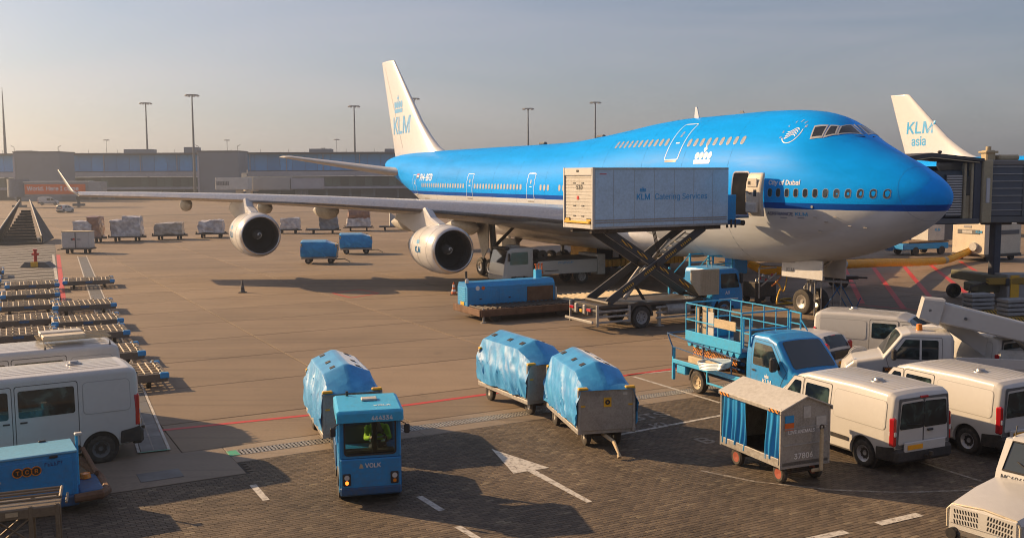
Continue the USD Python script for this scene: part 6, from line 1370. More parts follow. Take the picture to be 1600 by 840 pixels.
def blue_steps():
    t = thing('maintenance_steps', 'blue railed maintenance steps standing behind the scissor arms', 'access steps', (9.3, 52.0, 0), 28.0)
    for x in (0, 1.4, 3.0):
        for y in (0, 1.6): obj('post', MB().box((.1, .1, 2.6 if x > 1 else 1.9), (x, y, 1.3 if x > 1 else .95), ch=.01), M['blue_light'], t, smooth=False)
    obj('platform', MB().box((1.8, 1.8, .12), (2.2, .8, 1.55), ch=.02), M['blue_paint'], t)
    for k in range(6): obj('step', MB().box((.28, 1.5, .05), (.1 + .24 * k, .8, .25 + .25 * k), ch=.01), M['blue_paint'], t, smooth=False)
    for y in (0, 1.6):
        for z in (2.1, 2.55): obj('rail', MB().tube([(1.4, y, z), (3.0, y, z)], .035, 6), M['blue_light'], t)
        obj('hand_rail', MB().tube([(-.1, y, 1.2), (1.4, y, 2.55)], .035, 6), M['blue_light'], t)
        obj('brace', MB().tube([(1.4, y, .2), (3.0, y, 1.45)], .03, 6), M['blue_light'], t)
    obj('cabinet', MB().box((1.0, .8, 1.5), (3.9, .7, 2.2), ch=.06), M['blue_paint'], t); obj('base_frame', MB().box((3.4, 1.7, .14), (1.6, .8, .22), ch=.02), M['blue_dark'], t)
    obj('under_box', MB().box((1.2, 1.0, .9), (2.3, .7, .8), ch=.05), M['grey_dark'], t)
    for x in (.3, 3.0):
        for y in (0, 1.6): obj('caster', MB().cyl((x, y - .05, .12), (x, y + .05, .12), .12, n=12), M['rubber'], t)
blue_steps()
# ------------------------------------------------------------------ baggage carts under blue covers
M['tarp'] = usdkit.material(stage, '/World/Looks/tarp', {'tc': ('texture_coordinate', {}), 'n': ('noise_texture', {'scale': 2.2, 'detail': 6.0, 'roughness': .65}), 'r': ('rgb_ramp', {'ramp': [(.3, (.012, .20, .50)), (.55, (.02, .27, .60)), (.75, (.06, .36, .68))]}),
    'n2': ('noise_texture', {'scale': 5.0, 'detail': 3.0, 'roughness': .5, 'distortion': .8}), 'b': ('bump', {'distance': .008, 'strength': .7}), 'p': ('principled_bsdf', {'roughness': .5, 'specular_ior_level': .4, 'sheen_weight': .25, 'sheen_roughness': .35})},
    [('tc.object', 'n.vector'), ('n.fac', 'r.fac'), ('r.color', 'p.base_color'), ('tc.object', 'n2.vector'), ('n2.fac', 'b.height'), ('b.normal', 'p.normal')], surface='p.BSDF')
def fold(q, amp, seed, f=3.0):
    d = np.stack([meshkit.fbm(q * f + seed * 7.3, 4, seed + k) - .5 for k in range(3)], -1)
    r = np.abs(meshkit.fbm(q * [1.1, 1.1, 2.6] + seed * 3.1, 3, seed + 9) - .5)
    w = np.clip((1.9 - q[:, 2]) / .3, .25, 1); sd = np.sign(q[:, 1])
    c = np.c_[q[:, 0] * 1.9 + q[:, 2] * 1.7 + seed * 5.1, q[:, 0] * .7 - q[:, 2] * 1.2 + sd * 9, np.full(len(q), seed * 1.0)]
    r1 = 1 - np.abs(2 * meshkit.noise(c * [1.6, .8, 1], seed) - 1); r2 = 1 - np.abs(2 * meshkit.noise(c * [3.4, 1.5, 1], seed + 5) - 1)
    q = q + np.c_[np.zeros(len(q)), sd * w * (.055 * (r1 ** 3 - .3) + .028 * (r2 ** 3 - .3)), -.015 * w * r1]; amp = amp * w[:, None]
    return q + d * amp 
def tarp_cart(name, label, loc, rz, seed, group, L=3.2, ridge=2.05, front_open=True, towbar=True):
    t = thing(name, label, 'baggage cart', loc, rz, group)
    W = .72
    obj('frame', MB().box((L, .09, .13), (L / 2, W, .46), ch=.015).box((L, .09, .13), (L / 2, -W, .46), ch=.015).box((.09, 2 * W, .12), (.1, 0, .46)).box((.09, 2 * W, .12), (L - .1, 0, .46)).box((L - .1, 2 * W - .05, .04), (L / 2, 0, .54)), M['galvanized'], t, smooth=False)
    for x in (.05, L - .05):
        p_ = obj('end_panel', MB().box((.04, 2 * W + .02, 1.04), (x, 0, 1.0), ch=.01), M['aluminium_sheet'], t, smooth=False)
        for s in (1, -1): obj('corner_post', MB().box((.09, .08, 1.12), (x, s * W, .98), ch=.015), M['galvanized'], p_, smooth=False)
        for s in (1, -1): obj('yellow_bracket', MB().box((.14, .26, .06), (x, s * (W - .1), 1.56), ch=.02), M['yellow_paint'], p_, smooth=False)
        for s in (1, -1): obj('reflector', MB().box((.01, .12, .04), (x + (.03 if x > 1 else -.03), s * (W - .09), 1.12), 0, .0), M['yellow_paint'], p_, smooth=False)
        if x > 1:
            obj('warning_label', MB().box((.01, .2, .24), (x + .028, .02, 1.2)), M['yellow_paint'], p_, smooth=False); obj('label_mark', MB().lathe([(.07, .0), (.06, .012), (.03, .012), (.02, 0)], (x + .03, .02, 1.2), 'x', 12), M['lettering_black'], p_, smooth=False)
            obj('faded_marks', marks((x + .024, -.55, 1.36), (0, 1, 0), (0, 0, 1), .09, 9), M['grey_paint'], p_, smooth=False)
            obj('small_label', MB().box((.01, .12, .07), (x + .028, .48, 1.4)), M['white_dull'], p_, smooth=False)
    for x, y in ((.55, .6), (.55, -.6), (L - .5, .4), (L - .5, -.4)): 
        w = obj('wheel', MB().lathe([(.1, -.07), (.2, -.08), (.25, -.05), (.25, .05), (.2, .08), (.1, .07)], (x, y, .25), 'y', 22), M['rubber'], t, smooth=40)
        obj('rim', MB().lathe([(.0, -.04), (.06, -.05), (.13, -.07), (.13, .07), (.06, .05), (0, .04)], (x, y, .25), 'y', 18), M['galvanized'], w, smooth=40)
    obj('axle', MB().cyl((.55, -.6, .25), (.55, .6, .25), .04).cyl((L - .5, -.4, .25), (L - .5, .4, .25), .04).box((.3, .5, .14), (L - .5, 0, .36)), M['dark_steel'], t)
    if towbar: obj('towbar', MB().tube([(L - .4, 0, .3), (L + .55, 0, .33), (L + .95, 0, .12)], [.05, .045, .03], 8).tube([(L + .93, 0, .12), (L + 1.0, 0, .06)], .05, 8), M['timber_pale'], t)
    n, k = 72, 45
    xs = np.linspace(-.03, L + .03, n); prof = np.array([(.80, .58), (.825, .85), (.82, 1.1), (.80, 1.25), (.60, 1.5 + (ridge - 1.5) * .60), (.07, ridge), (.05, ridge + .006), (0, ridge + .008)])
    u = np.r_[0, np.cumsum(np.linalg.norm(np.diff(prof, axis=0), axis=1))]; uu = np.sort(np.r_[np.linspace(0, u[-1], 24), u[4], u[5]]); uu = uu[np.r_[True, np.diff(uu) > 1e-4]]; py = np.interp(uu, u, prof[:, 0]); pz = np.interp(uu, u, prof[:, 1])
    rows = []
    for x in xs:
        e = min(np.clip((x + .03) / .12, 0, 1) * .22 + .78, np.clip((L + .03 - x) / .9, 0, 1))
        z = np.where(pz > 1.5, 1.5 + (pz - 1.5) * e + .03, pz); y = py * (1 - .02 * (1 - e)) + 0
        z = np.where((pz < 1.5) & (L - x < .02), np.maximum(z, .95), z)
        rows.append(np.r_[np.c_[np.full(len(y), x), y, z], np.c_[np.full(len(y) - 1, x), -y[-2::-1], z[-2::-1]]])
    q = np.array(rows); m_ = q.shape[1]; flat = fold(q.reshape(-1, 3), .03, seed, 2.4)
    hem = np.tile(np.r_[[1, .5], np.zeros(m_ - 4), [.5, 1]], n); flat[:, 2] += hem * .05 * (meshkit.noise(np.c_[flat[:, 0] * 2.2, flat[:, 1], np.full(len(flat), seed)], seed) - .3)
    i, j = np.meshgrid(np.arange(n - 1), np.arange(m_ - 1), indexing='ij'); a = (i * m_ + j).ravel(); f = np.c_[a, a + 1, a + m_ + 1, a + m_]
    tp = obj('cover', MB().add(flat, f), M['tarp'], t, smooth=20)
    for x in (.3, L * .42, L - 1.1):
        for s in (1, -1): obj('cover_strap', MB().box((.2, .14, .02), (x, s * .33, ridge - .075), R=np.array([[1, 0, 0], [0, math.cos(.38), s * math.sin(.38)], [0, -s * math.sin(.38), math.cos(.38)]])), M['black_plastic'], tp, smooth=False)
    return t
cartA = tarp_cart('baggage_cart', 'blue covered baggage cart in front with its towbar lowered to the brick paving', (1.69, 27.57, 0), -77.5, 3, 'blue covered baggage carts')
tarp_cart('baggage_cart', 'blue covered baggage cart coupled behind, standing across the drain grating', (-.40, 30.75, 0), -62.0, 8, 'blue covered baggage carts')
tarp_cart('baggage_cart', 'blue covered baggage cart hitched behind the blue tow tug', (-5.04, 27.3, 0), -71.0, 14, 'blue covered baggage carts')
for px, py, rz, lab in ((500, 411, 5, 'distant blue covered cart standing between the two engines, nearer of two'), (556, 396, 12, 'distant blue covered cart between the engines, farther of two')):
    p_ = at(px, py); a = math.radians(rz); c = tarp_cart('baggage_cart', lab, (p_[0] - 1.4 * math.cos(a), p_[1] - 1.4 * math.sin(a), 0), rz, px, 'distant blue covered carts', L=2.8, ridge=1.85)

# ------------------------------------------------------------------ blue tow tug with its driver
def tug():
    t = thing('tow_tug', 'boxy blue tow tug with a windscreen cab driving towards the camera', 'tow tug', (-3.56, 22.9, 0), -77.7)
    W, L = .65, 2.62
    lower = MB().loft([[(x, y, z) for y, z in ((-W, zb), (-W, zt), (W, zt), (W, zb))] for x, zb, zt in ((0, .35, .95), (.1, .3, 1.0), (L - .05, .26, 1.0), (L, .3, .98))])
    obj('chassis_body', lower, M['blue_paint'], t, smooth=False)
    fp = obj('front_panel', MB().box((.05, 1.26, .62), (L + .02, 0, .68), ch=.02), M['blue_paint'], t)
    obj('maker_name', MB().text('VOLK', .09, (L + .05, -.12, .8), (0, 1, 0), (0, 0, 1)), M['lettering_white'], fp, smooth=False)
    obj('maker_mark', MB().prism([(-.24, .79), (-.15, .79), (-.18, .88), (-.22, .88)], L + .045, L + .05, 'x'), M['timber_pale'], fp, smooth=False)
    obj('front_bumper', MB().box((.12, 1.3, .2), (L + .01, 0, .3), ch=.04), M['blue_dark'], t)
    for s in (1, -1):
        hl = obj('headlight', MB().box((.06, .17, .26), (L + .045, s * .5, .56), ch=.02), M['black_plastic'], t)
        obj('lamp_glass', MB().cyl((L + .07, s * .5, .61), (L + .082, s * .5, .61), .055, n=14), M['clear_lens'], hl)
        obj('indicator', MB().cyl((L + .07, s * .5, .5), (L + .082, s * .5, .5), .04, n=12), M['amber_lens'] if s > 0 else M['amber_glow'], hl)
        for x in (.5, 2.05): road_wheel(t, x, s * (W - .08), .3, .2, 'blue_dark', 5)
        obj('wheel_arch', MB().tube([(2.05 + .36 * math.cos(a), s * W, .3 + .36 * math.sin(a)) for a in np.radians(np.linspace(10, 170, 10))], .03, 6), M['black_plastic'], t)
    zc0, zr = 1.0, 1.86
    for s in (1, -1):
        obj('cab_post', MB().box((.1, .08, zr - zc0), (L - .04, s * (W - .04), (zr + zc0) / 2), ch=.02), M['blue_paint'], t); obj('cab_post', MB().box((.09, .07, zr - zc0), (1.3, s * (W - .04), (zr + zc0) / 2), ch=.02), M['blue_paint'], t)
        obj('side_window', MB().box((.55, .015, .62), (2.1, s * (W - .03), 1.42)), M['glass'], t, smooth=False)
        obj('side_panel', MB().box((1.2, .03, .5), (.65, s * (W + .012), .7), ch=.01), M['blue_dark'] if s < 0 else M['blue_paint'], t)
        obj('mirror', MB().box((.05, .12, .2), (L + .08, s * (W + .12), 1.6), ch=.03).tube([(L, s * W, 1.75), (L + .06, s * (W + .1), 1.7)], .012, 5), M['black_plastic'], t)
        obj('side_lamp', MB().box((.12, .06, .08), (L + .0, s * (W + .03), 1.83), ch=.02), M['black_plastic'], t)
    obj('windscreen_frame', MB().prism(sbox(-.62, zc0, .62, zr).difference(rrect(-.52, zc0 + .07, .53, zr - .07, .07)), L - .06, L - .0, 'x'), M['blue_paint'], t, smooth=False)
    obj('windscreen', MB().box((.012, 1.08, .75), (L - .03, 0, (zc0 + zr) / 2), ch=.003), M['glass'], t, smooth=False)
    obj('windscreen_seal', MB().prism(rrect(-.55, zc0 + .05, .55, zr - .05, .08).difference(rrect(-.515, zc0 + .085, .515, zr - .085, .06)), L - .01, L + .012, 'x'), M['black_plastic'], t, smooth=False)
    rf = obj('roof', MB().loft([[(x, y, z) for y, z in ((-w, 1.79), (-w, zt), (-w + .06, zt + .035), (w - .06, zt + .035), (w, zt), (w, 1.79))] for x, w, zt in ((1.1, .68, 1.96), (1.16, .70, 2.0), (L + .08, .70, 2.0), (L + .11, .69, 1.98), (L + .13, .68, 1.94))]), M['blue_light'], t, smooth=25)
    obj('roof_number', MB().text('464334', .085, (L + .134, .02, 1.83), (0, 1, 0), (0, 0, 1)), M['lettering_white'], rf, smooth=False)
    obj('roof_vent', MB().box((.25, .34, .05), (1.75, .05, 2.06), ch=.015), M['white_dull'], rf)
    obj('roof_lamp', MB().cyl((1.25, -.4, 2.03), (1.25, -.4, 2.14), .03, n=10), M['black_plastic'], rf)
    obj('roof_text', MB().text('VOLK', .1, (L - .25, .1, 2.039), (0, 1, 0), (-1, 0, 0)), M['lettering_white'], rf, smooth=False)
    obj('cab_back', MB().box((.05, 1.24, .5), (1.3, 0, 1.25), ch=.01), M['blue_dark'], t)
    obj('seat', MB().box((.5, 1.0, .12), (1.62, 0, .86), ch=.04).box((.12, 1.0, .5), (1.4, 0, 1.15), ch=.04), M['seat_grey'], t)
    obj('dashboard', MB().box((.3, 1.1, .16), (L - .3, 0, 1.02), ch=.04), M['black_plastic'], t)
    obj('steering_column', MB().tube([(L - .32, .22, 1.0), (L - .5, .22, 1.22)], .05), M['black_plastic'], t)
    obj('steering_wheel', MB().tube([(L - .5 - .09 * math.cos(a), .22 + .17 * math.sin(a), 1.24 + .13 * math.cos(a)) for a in np.linspace(0, 2 * math.pi, 17)[:-1]], .016, 6, closed=True), M['black_plastic'], t)
    obj('exhaust_column', MB().cyl((L - .12, .1, 1.0), (L - .12, .1, 1.84), .06, n=12), M['dark_steel'], t)
    obj('engine_cover', MB().box((1.1, 1.2, .1), (.6, 0, 1.04), ch=.03), M['blue_dark'], t)
    obj('tow_coupling', MB().box((.3, .2, .12), (-.12, 0, .4), ch=.03), M['dark_steel'], t)
M['amber_glow'] = usdkit.material(stage, '/World/Looks/amber_glow', {'p': ('principled_bsdf', {'base_color': (.8, .15, .01), 'emission_color': (1, .18, .02), 'emission_strength': 2.0, 'roughness': .3})}, surface='p.BSDF')
tug()
_f = np.array((math.cos(math.radians(-77.7)), math.sin(math.radians(-77.7)))); _l = np.array((-_f[1], _f[0])); _q = np.array((-3.56, 22.9)) + _f * 1.68 + _l * .22
seated_person('person', 'driver in a yellow high visibility jacket at the wheel of the blue tug', (_q[0], _q[1], .92), -77.7, ((.42, .14, .36), (.42, -.14, .36)))

# ------------------------------------------------------------------ grey animal transport cart with blue curtains
def animal_cart():
    t = thing('animal_cart', 'grey gabled transport cart with blue curtains beside the nearest white van', 'cart', (5.66, 23.72, 0), -67.0)
    L, W, z0, ze, zr = 2.28, .66, .48, 1.72, 1.97
    obj('floor', MB().box((L, 2 * W, .08), (L / 2, 0, z0 - .0)), M['dark_steel'], t, smooth=False)
    for s in (1, -1): obj('side_sill', MB().box((L, .05, .2), (L / 2, s * W, z0 + .02), ch=.01), M['galvanized'], t, smooth=False)
    for x in (0.02, L - .02):
        g = [(-W, z0 - .1), (W, z0 - .1), (W, ze), (0, zr), (-W, ze)]
        p_ = obj('end_wall', MB().prism(g, x - .02, x + .02, 'x'), M['aluminium_sheet'], t, smooth=False)
        if x > 1:
            for k, z in enumerate((.9, 1.28)): obj('wall_rib', MB().box((.02, 2 * W - .1, .03), (x + .03, 0, z), ch=.005), M['galvanized'], p_, smooth=False)
            obj('letter_plate', MB().box((.012, 1.1, .12), (x + .026, 0, 1.2)), M['grey_paint'], p_, smooth=False); obj('lettering', MB().text('LIVE ANIMALS', .075, (x + .034, -.5, 1.165), (0, 1, 0), (0, 0, 1)), M['lettering_white'], p_, smooth=False)
            obj('cart_number', MB().text('37806', .12, (x + .024, -.32, .58), (0, 1, 0), (0, 0, 1)), M['lettering_white'], p_, smooth=False)
            obj('blue_sign', MB().box((.014, .24, .16), (x + .027, -.46, 1.5)), M['lettering_blue'], p_, smooth=False); obj('orange_sign', MB().box((.014, .24, .16), (x + .027, -.46, 1.33)), M['orange_paint'], p_, smooth=False)
            obj('white_sign', MB().box((.014, .2, .26), (x + .027, .02, 1.62)), M['white_dull'], p_, smooth=False); obj('white_sign', MB().box((.014, .28, .26), (x + .027, .42, 1.36)), M['white_dull'], p_, smooth=False)
        for s in (1, -1): obj('corner_post', MB().box((.06, .06, ze - z0 + .12), (x, s * W, (ze + z0) / 2 - .04), ch=.01), M['galvanized'], p_, smooth=False)
    for s in (1, -1):
        r_ = obj('roof_panel', MB().prism([(s * (W + .05), ze - .03), (s * (W + .05), ze), (0, zr + .03), (0, zr)], -.05, L + .05, 'x'), M['white_dull'], t, smooth=False)
        obj('roof_edge', MB().box((L + .1, .04, .09), (L / 2, s * (W + .04), ze - .05), ch=.01), M['galvanized'], r_, smooth=False)
        for x in (.2, L - .2): obj('hazard_strip', MB().box((.36, .012, .07), (x, s * (W + .066), ze - .05)), M['hazard_orange'], r_, smooth=False)
    obj('rear_side', MB().box((L - .1, .03, ze - z0 - .1), (L / 2, W, (ze + z0) / 2)), M['aluminium_sheet'], t, smooth=False)
    for x0, x1 in ((.06, .98), (1.72, L - .06)):
        xs = np.linspace(x0, x1, 56); zs = np.linspace(z0 + .02, ze - .09, 20); X, Z = np.meshgrid(xs, zs, indexing='ij'); f_ = (ze - Z) / (ze - z0)
        Y = -W - .0 + .035 * np.sin(X * 38 + 1.2 * np.sin(Z * 3)) * (.4 + .6 * f_) + .02 * np.sin(X * 15 + 2)
        X2 = X + (.09 * np.sin((Z - z0) * 2.4) * f_ if x0 < 1 else -.05 * f_ * np.sin((Z - z0) * 2.8)) * ((X - x0) / (x1 - x0) if x0 < 1 else (x1 - X) / (x1 - x0))
        q = np.stack([X2, Y, Z - .04 * np.sin(X * 9) * f_], -1).reshape(-1, 3); i, j = np.meshgrid(np.arange(55), np.arange(19), indexing='ij'); a = (i * 20 + j).ravel()
        obj('curtain', MB().add(q, np.c_[a, a + 1, a + 21, a + 20]), M['curtain'], t, smooth=60)
    obj('curtain_rail', MB().tube([(.02, -W + .02, ze - .08), (L - .02, -W + .02, ze - .08)], .015, 6), M['galvanized'], t)
    for x, y in ((.55, -.55), (.55, .55), (L - .25, -.48), (L - .25, .48)):
        w = obj('wheel', MB().lathe([(.08, -.06), (.17, -.07), (.21, -.04), (.21, .04), (.17, .07), (.08, .06)], (x, y, .21), 'y', 20), M['rubber'], t, smooth=40)
        obj('rim', MB().lathe([(0, -.05), (.05, -.06), (.12, -.065), (.12, .065), (.05, .06), (0, .05)], (x, y, .21), 'y', 16), M['red_rim'], w, smooth=40)
    obj('axle', MB().cyl((.55, -.55, .21), (.55, .55, .21), .035).box((.12, .9, .12), (.55, 0, .36)).cyl((L - .25, -.48, .21), (L - .25, .48, .21), .035).box((.2, .5, .14), (L - .25, 0, .34)), M['dark_steel'], t)
    obj('raised_drawbar', MB().box((.07, .09, .85), (L + .18, .3, .72), ch=.02).box((.06, .3, .08), (L + .1, .25, .3), ch=.02).tube([(L + .18, .3, 1.14), (L + .18, .3, 1.26)], .04), M['timber_pale'], t)
    obj('coupling_ring', MB().tube([(L + .18 + .0, .3 + .05 * math.cos(a), 1.29 + .05 * math.sin(a)) for a in np.linspace(0, 2 * math.pi, 13)[:-1]], .018, 6, closed=True), M['dark_steel'], t)
M['curtain'] = mat('curtain', (.012, .24, .56), .4, dirt=.12, scale=3)
M['red_rim'] = mat('red_rim', (.34, .07, .04), .5, dirt=.3)
animal_cart()

# ------------------------------------------------------------------ bottom left corner: blue power unit and metal stand
def power_unit():
    t = thing('ground_power_unit', 'blue box shaped ground power unit in the shade in front of the left van', 'power unit', (-9.0, 19.95, 0), 31.0)
    b = obj('housing', MB().box((3.7, 1.05, 1.0), (-1.85, .55, .76), ch=.025), M['blue_paint'], t, smooth=False)
    obj('lid', MB().box((3.72, 1.08, .05), (-1.85, .55, 1.27), ch=.015), M['lid_blue'], b, smooth=False)
    for x in (-.55, -1.7, -2.6): obj('lid_hinge', MB().box((.14, .05, .05), (x, 1.06, 1.305), ch=.01), M['black_plastic'], b, smooth=False)
    obj('panel_door', MB().box((1.9, .02, .8), (-1.05, .018, .78), ch=.008), M['blue_paint'], b, smooth=False); obj('panel_door', MB().box((1.6, .02, .8), (-2.85, .018, .78), ch=.008), M['blue_paint'], b, smooth=False)
    obj('panel_latch', MB().box((.24, .03, .26), (-1.75, .002, .86), ch=.01), M['black_plastic'], b, smooth=False); obj('catch', MB().box((.16, .03, .05), (-.45, .0, 1.22), ch=.01), M['black_plastic'], b)
    for k, c in enumerate('TCR'):
        obj('round_badge', MB().cyl((-1.12 + .17 * k, .008, .98), (-1.12 + .17 * k, -.004, .98), .085, n=18), M['lettering_black'], b, smooth=False); obj('badge_rim', MB().tube([(-1.12 + .17 * k + .09 * math.cos(a), -.004, .98 + .09 * math.sin(a)) for a in np.linspace(0, 2 * math.pi, 19)[:-1]], .011, 5, closed=True), M['amber_lens'], b)
        obj('badge_letter', MB().text(c, .08, (-1.12 + .17 * k, -.006, .94), (1, 0, 0), (0, 0, 1), center=True), M['amber_lens'], b, smooth=False)
    obj('faded_marks', marks((-.62, .006, 1.04), (1, 0, 0), (0, 0, 1), .08, 6), M['navy'], b, smooth=False)
    obj('end_deck', MB().box((.5, 1.3, .14), (.25, .6, .34), ch=.04), M['blue_dark'], t); obj('end_bumper', MB().tube([(-.1, -.12, .32), (.42, -.1, .32), (.56, .1, .32), (.58, 1.1, .34), (.3, 2.2, .5)], .09, 8), M['rust'], t)
    obj('side_skirt', MB().box((3.7, .08, .22), (-1.85, -.02, .26), ch=.03), M['blue_dark'], t)
    obj('post', MB().tube([(.06, .55, .4), (.06, .55, 1.48)], .03), M['blue_light'], t); obj('post_lamp', MB().box((.16, .14, .06), (.1, .55, 1.5), ch=.02), M['white_dull'], t)
    obj('work_lamp', MB().lathe([(0, .12), (.1, .1), (.12, 0)], (.25, .95, .42), 'z', 14), M['amber_lens'], t)
    obj('tow_frame', MB().tube([(.1, 1.2, .6), (.25, 2.5, .75)], .05).tube([(.5, 1.1, .45), (.4, 2.4, .7)], .05), M['rust'], t)
    for x in (-.6, -3.1):
        for y in (.15, .95): obj('wheel', MB().cyl((x, y - .08, .2), (x, y + .08, .2), .2, n=18), M['rubber'], t)
    obj('cable_boom', MB().tube([(-2.9, -.1, 1.75), (-1.45, -.3, .9)], .03), M['galvanized'], t)
dm('lid_blue', (.16, .42, .62), .35, dirt=.2)
power_unit()
def stand():
    c = at(94, 775, 1.12); t = thing('metal_stand', 'weathered metal work stand with rails in the bottom left corner', 'work stand', (c[0], c[1], 0), 22.0)
    for y in (0, .22, .44, .62): obj('top_rail', MB().tube([(-2.2, y, 1.12), (0, y, 1.12)], .025, 6), M['timber_steel'], t)
    obj('end_rail', MB().tube([(0, -.02, 1.12), (0, .64, 1.12)], .03, 6).tube([(.1, 0, 1.0), (.1, .5, 1.02)], .025, 6), M['timber_steel'], t); obj('tray', MB().box((2.2, .66, .05), (-1.1, .31, .95), ch=.01), M['timber_steel'], t)
    obj('front_apron', MB().box((2.2, .04, .18), (-1.1, -.01, .88), ch=.01), M['timber_steel'], t); obj('label', MB().box((.2, .01, .08), (-.8, -.036, .89)), M['timber_pale'], t)
    for x in (-.06, -.5, -1.35, -2.1):
        for y in (0, .6): obj('leg', MB().box((.07, .07, 1.0), (x, y, .5), ch=.01), M['timber_steel'], t, smooth=False)
    for y in (0, .6): obj('cross_brace', MB().tube([(-1.35, y, .1), (-.5, y, .8)], .02, 6), M['timber_steel'], t); obj('cross_brace', MB().tube([(-.5, y, .1), (-1.35, y, .8)], .02, 6), M['timber_steel'], t)
dm('timber_steel', (.22, .18, .13), .45, metal=.4, dirt=.4, scale=4)
stand()

# ------------------------------------------------------------------ roller dollies on the left
def dolly(label, loc, rz):
    t = thing('roller_dolly', label, 'dolly', loc, rz, 'roller dollies parked on the left')
    for y in (.06, 2.34): obj('frame_beam', MB().box((2.9, .12, .26), (-1.45, y, .38), ch=.02), M['dolly_frame'], t, smooth=False)
    for x in (-.06, -2.84): obj('frame_beam', MB().box((.12, 2.2, .26), (x, 1.2, .38), ch=.02), M['dolly_frame'], t, smooth=False)
    for k in range(5): obj('long_rail', MB().box((2.75, .06, .12), (-1.45, .3 + .45 * k, .47), ch=.01), M['dolly_pale'], t, smooth=False)
    for k in range(12): obj('roller', MB().cyl((-.2 - .24 * k, .15, .505), (-.2 - .24 * k, 2.25, .505), .03, n=6), M['dolly_pale'], t)
    for k in range(12):
        for y in (.3, 1.2, 2.1): obj('roller_guide', MB().box((.07, .07, .1), (-.2 - .24 * k, y, .56), ch=.01), M['dolly_pale'], t, smooth=False) if k % 3 == 0 else None
    for x in (-.1, -2.8):
        for y in (.06, 2.34): obj('corner_block', MB().box((.3, .16, .2), (x, y, .44), ch=.03), M['blue_paint'], t, smooth=False)
    obj('front_label', MB().box((.4, .02, .1), (-1.45, -.012, .43)), M['blue_dark'], t, smooth=False)
    for x in (-.55, -2.3):
        for y in (.5, 1.9): obj('wheel', MB().cyl((x - .07, y, .18), (x + .07, y, .18), .18, n=16), M['rubber'], t)
    obj('drawbar', MB().tube([(-1.45, 2.3, .35), (-1.45, 3.4, .2)], .04, 6), M['dark_steel'], t)
    return t
dm('dolly_frame', (.14, .12, .10), .6, metal=.3, dirt=.4); dm('dolly_pale', (.52, .43, .30), .55, dirt=.3, scale=3)
_w = ['farthest of the left column', 'second farthest of the left column', 'middle one of the left column', 'second nearest of the left column', 'nearest of the left column, above the vans']
d0 = None
for (px, py), lab in zip(((92, 443), (93, 458), (94, 475), (93, 497), (90, 520)), _w):
    p_ = at(px, py, .5); l_ = 'empty roller dolly, ' + lab
    if d0 is None: d0 = dolly(l_, (p_[0], p_[1], 0), 27)
    else: clone(d0, 'roller_dolly', l_, (p_[0], p_[1], 0), 27)
_w = ['farthest of the right column', 'second farthest of the right column', 'middle one of the right column', 'second nearest of the right column, beside the van roof', 'nearest of the right column, behind the front van']
for (px, py), lab in zip(((181, 474), (192, 498), (202, 517), (226, 549), (262, 583)), _w):
    p_ = at(px, py, .5); clone(d0, 'roller_dolly', 'empty roller dolly, ' + lab, (p_[0], p_[1], 0), 27)
p_ = at(178, 437, .5); clone(d0, 'roller_dolly', 'single empty roller dolly standing apart across the trench', (p_[0], p_[1], 0), 24)
for k, (px, py) in enumerate(((14, 440), (10, 452), (2, 472))):
    p_ = at(px - 8, py - 22, .5); clone(d0, 'roller_dolly', ['roller dolly cut by the left edge, farthest of three', 'roller dolly cut by the left edge, middle of three', 'roller dolly cut by the left edge, nearest of three'][k], (p_[0], p_[1], 0), 117)
p_ = at(58, 417)
t = thing('hydrant', 'small red hydrant post with a yellow plate on a dark base', 'hydrant', p_, 0)
obj('base', MB().prism([(-1.1, 0), (1.3, 0), (.8, .42), (-.7, .42)], -.5, .5, 'y'), M['grey_dark'], t, smooth=False); obj('post', MB().cyl((-.1, 0, .4), (-.1, 0, 1.3), .12).cyl((-.35, 0, 1.0), (.15, 0, 1.0), .09).cyl((-.1, 0, 1.3), (-.1, 0, 1.38), .17), M['red_paint'], t); obj('plate', MB().box((.55, .05, .4), (.05, -.53, .25)), M['yellow_paint'], t)
def cone(label, px, py, a, b):
    t = thing('traffic_cone', label, 'traffic cone', at(px, py), 0)
    obj('base', MB().box((.42, .42, .05), (0, 0, .025), ch=.015), M['rubber'], t)
    z = np.linspace(.05, .72, 6); r = np.linspace(.15, .035, 6)
    for i in range(5): obj('band', MB().lathe([(r[i], z[i]), (r[i + 1], z[i + 1])] + ([(0.0, z[i + 1])] if i == 4 else []), (0, 0, 0), 'z', 18), M[a if i % 2 == 0 else b], t)
cone('orange and white traffic cone beside the blue loader', 709, 460, 'orange_paint', 'lettering_white'); cone('dark traffic cone standing alone in the wing shadow', 379, 457, 'grey_dark', 'dark_steel')

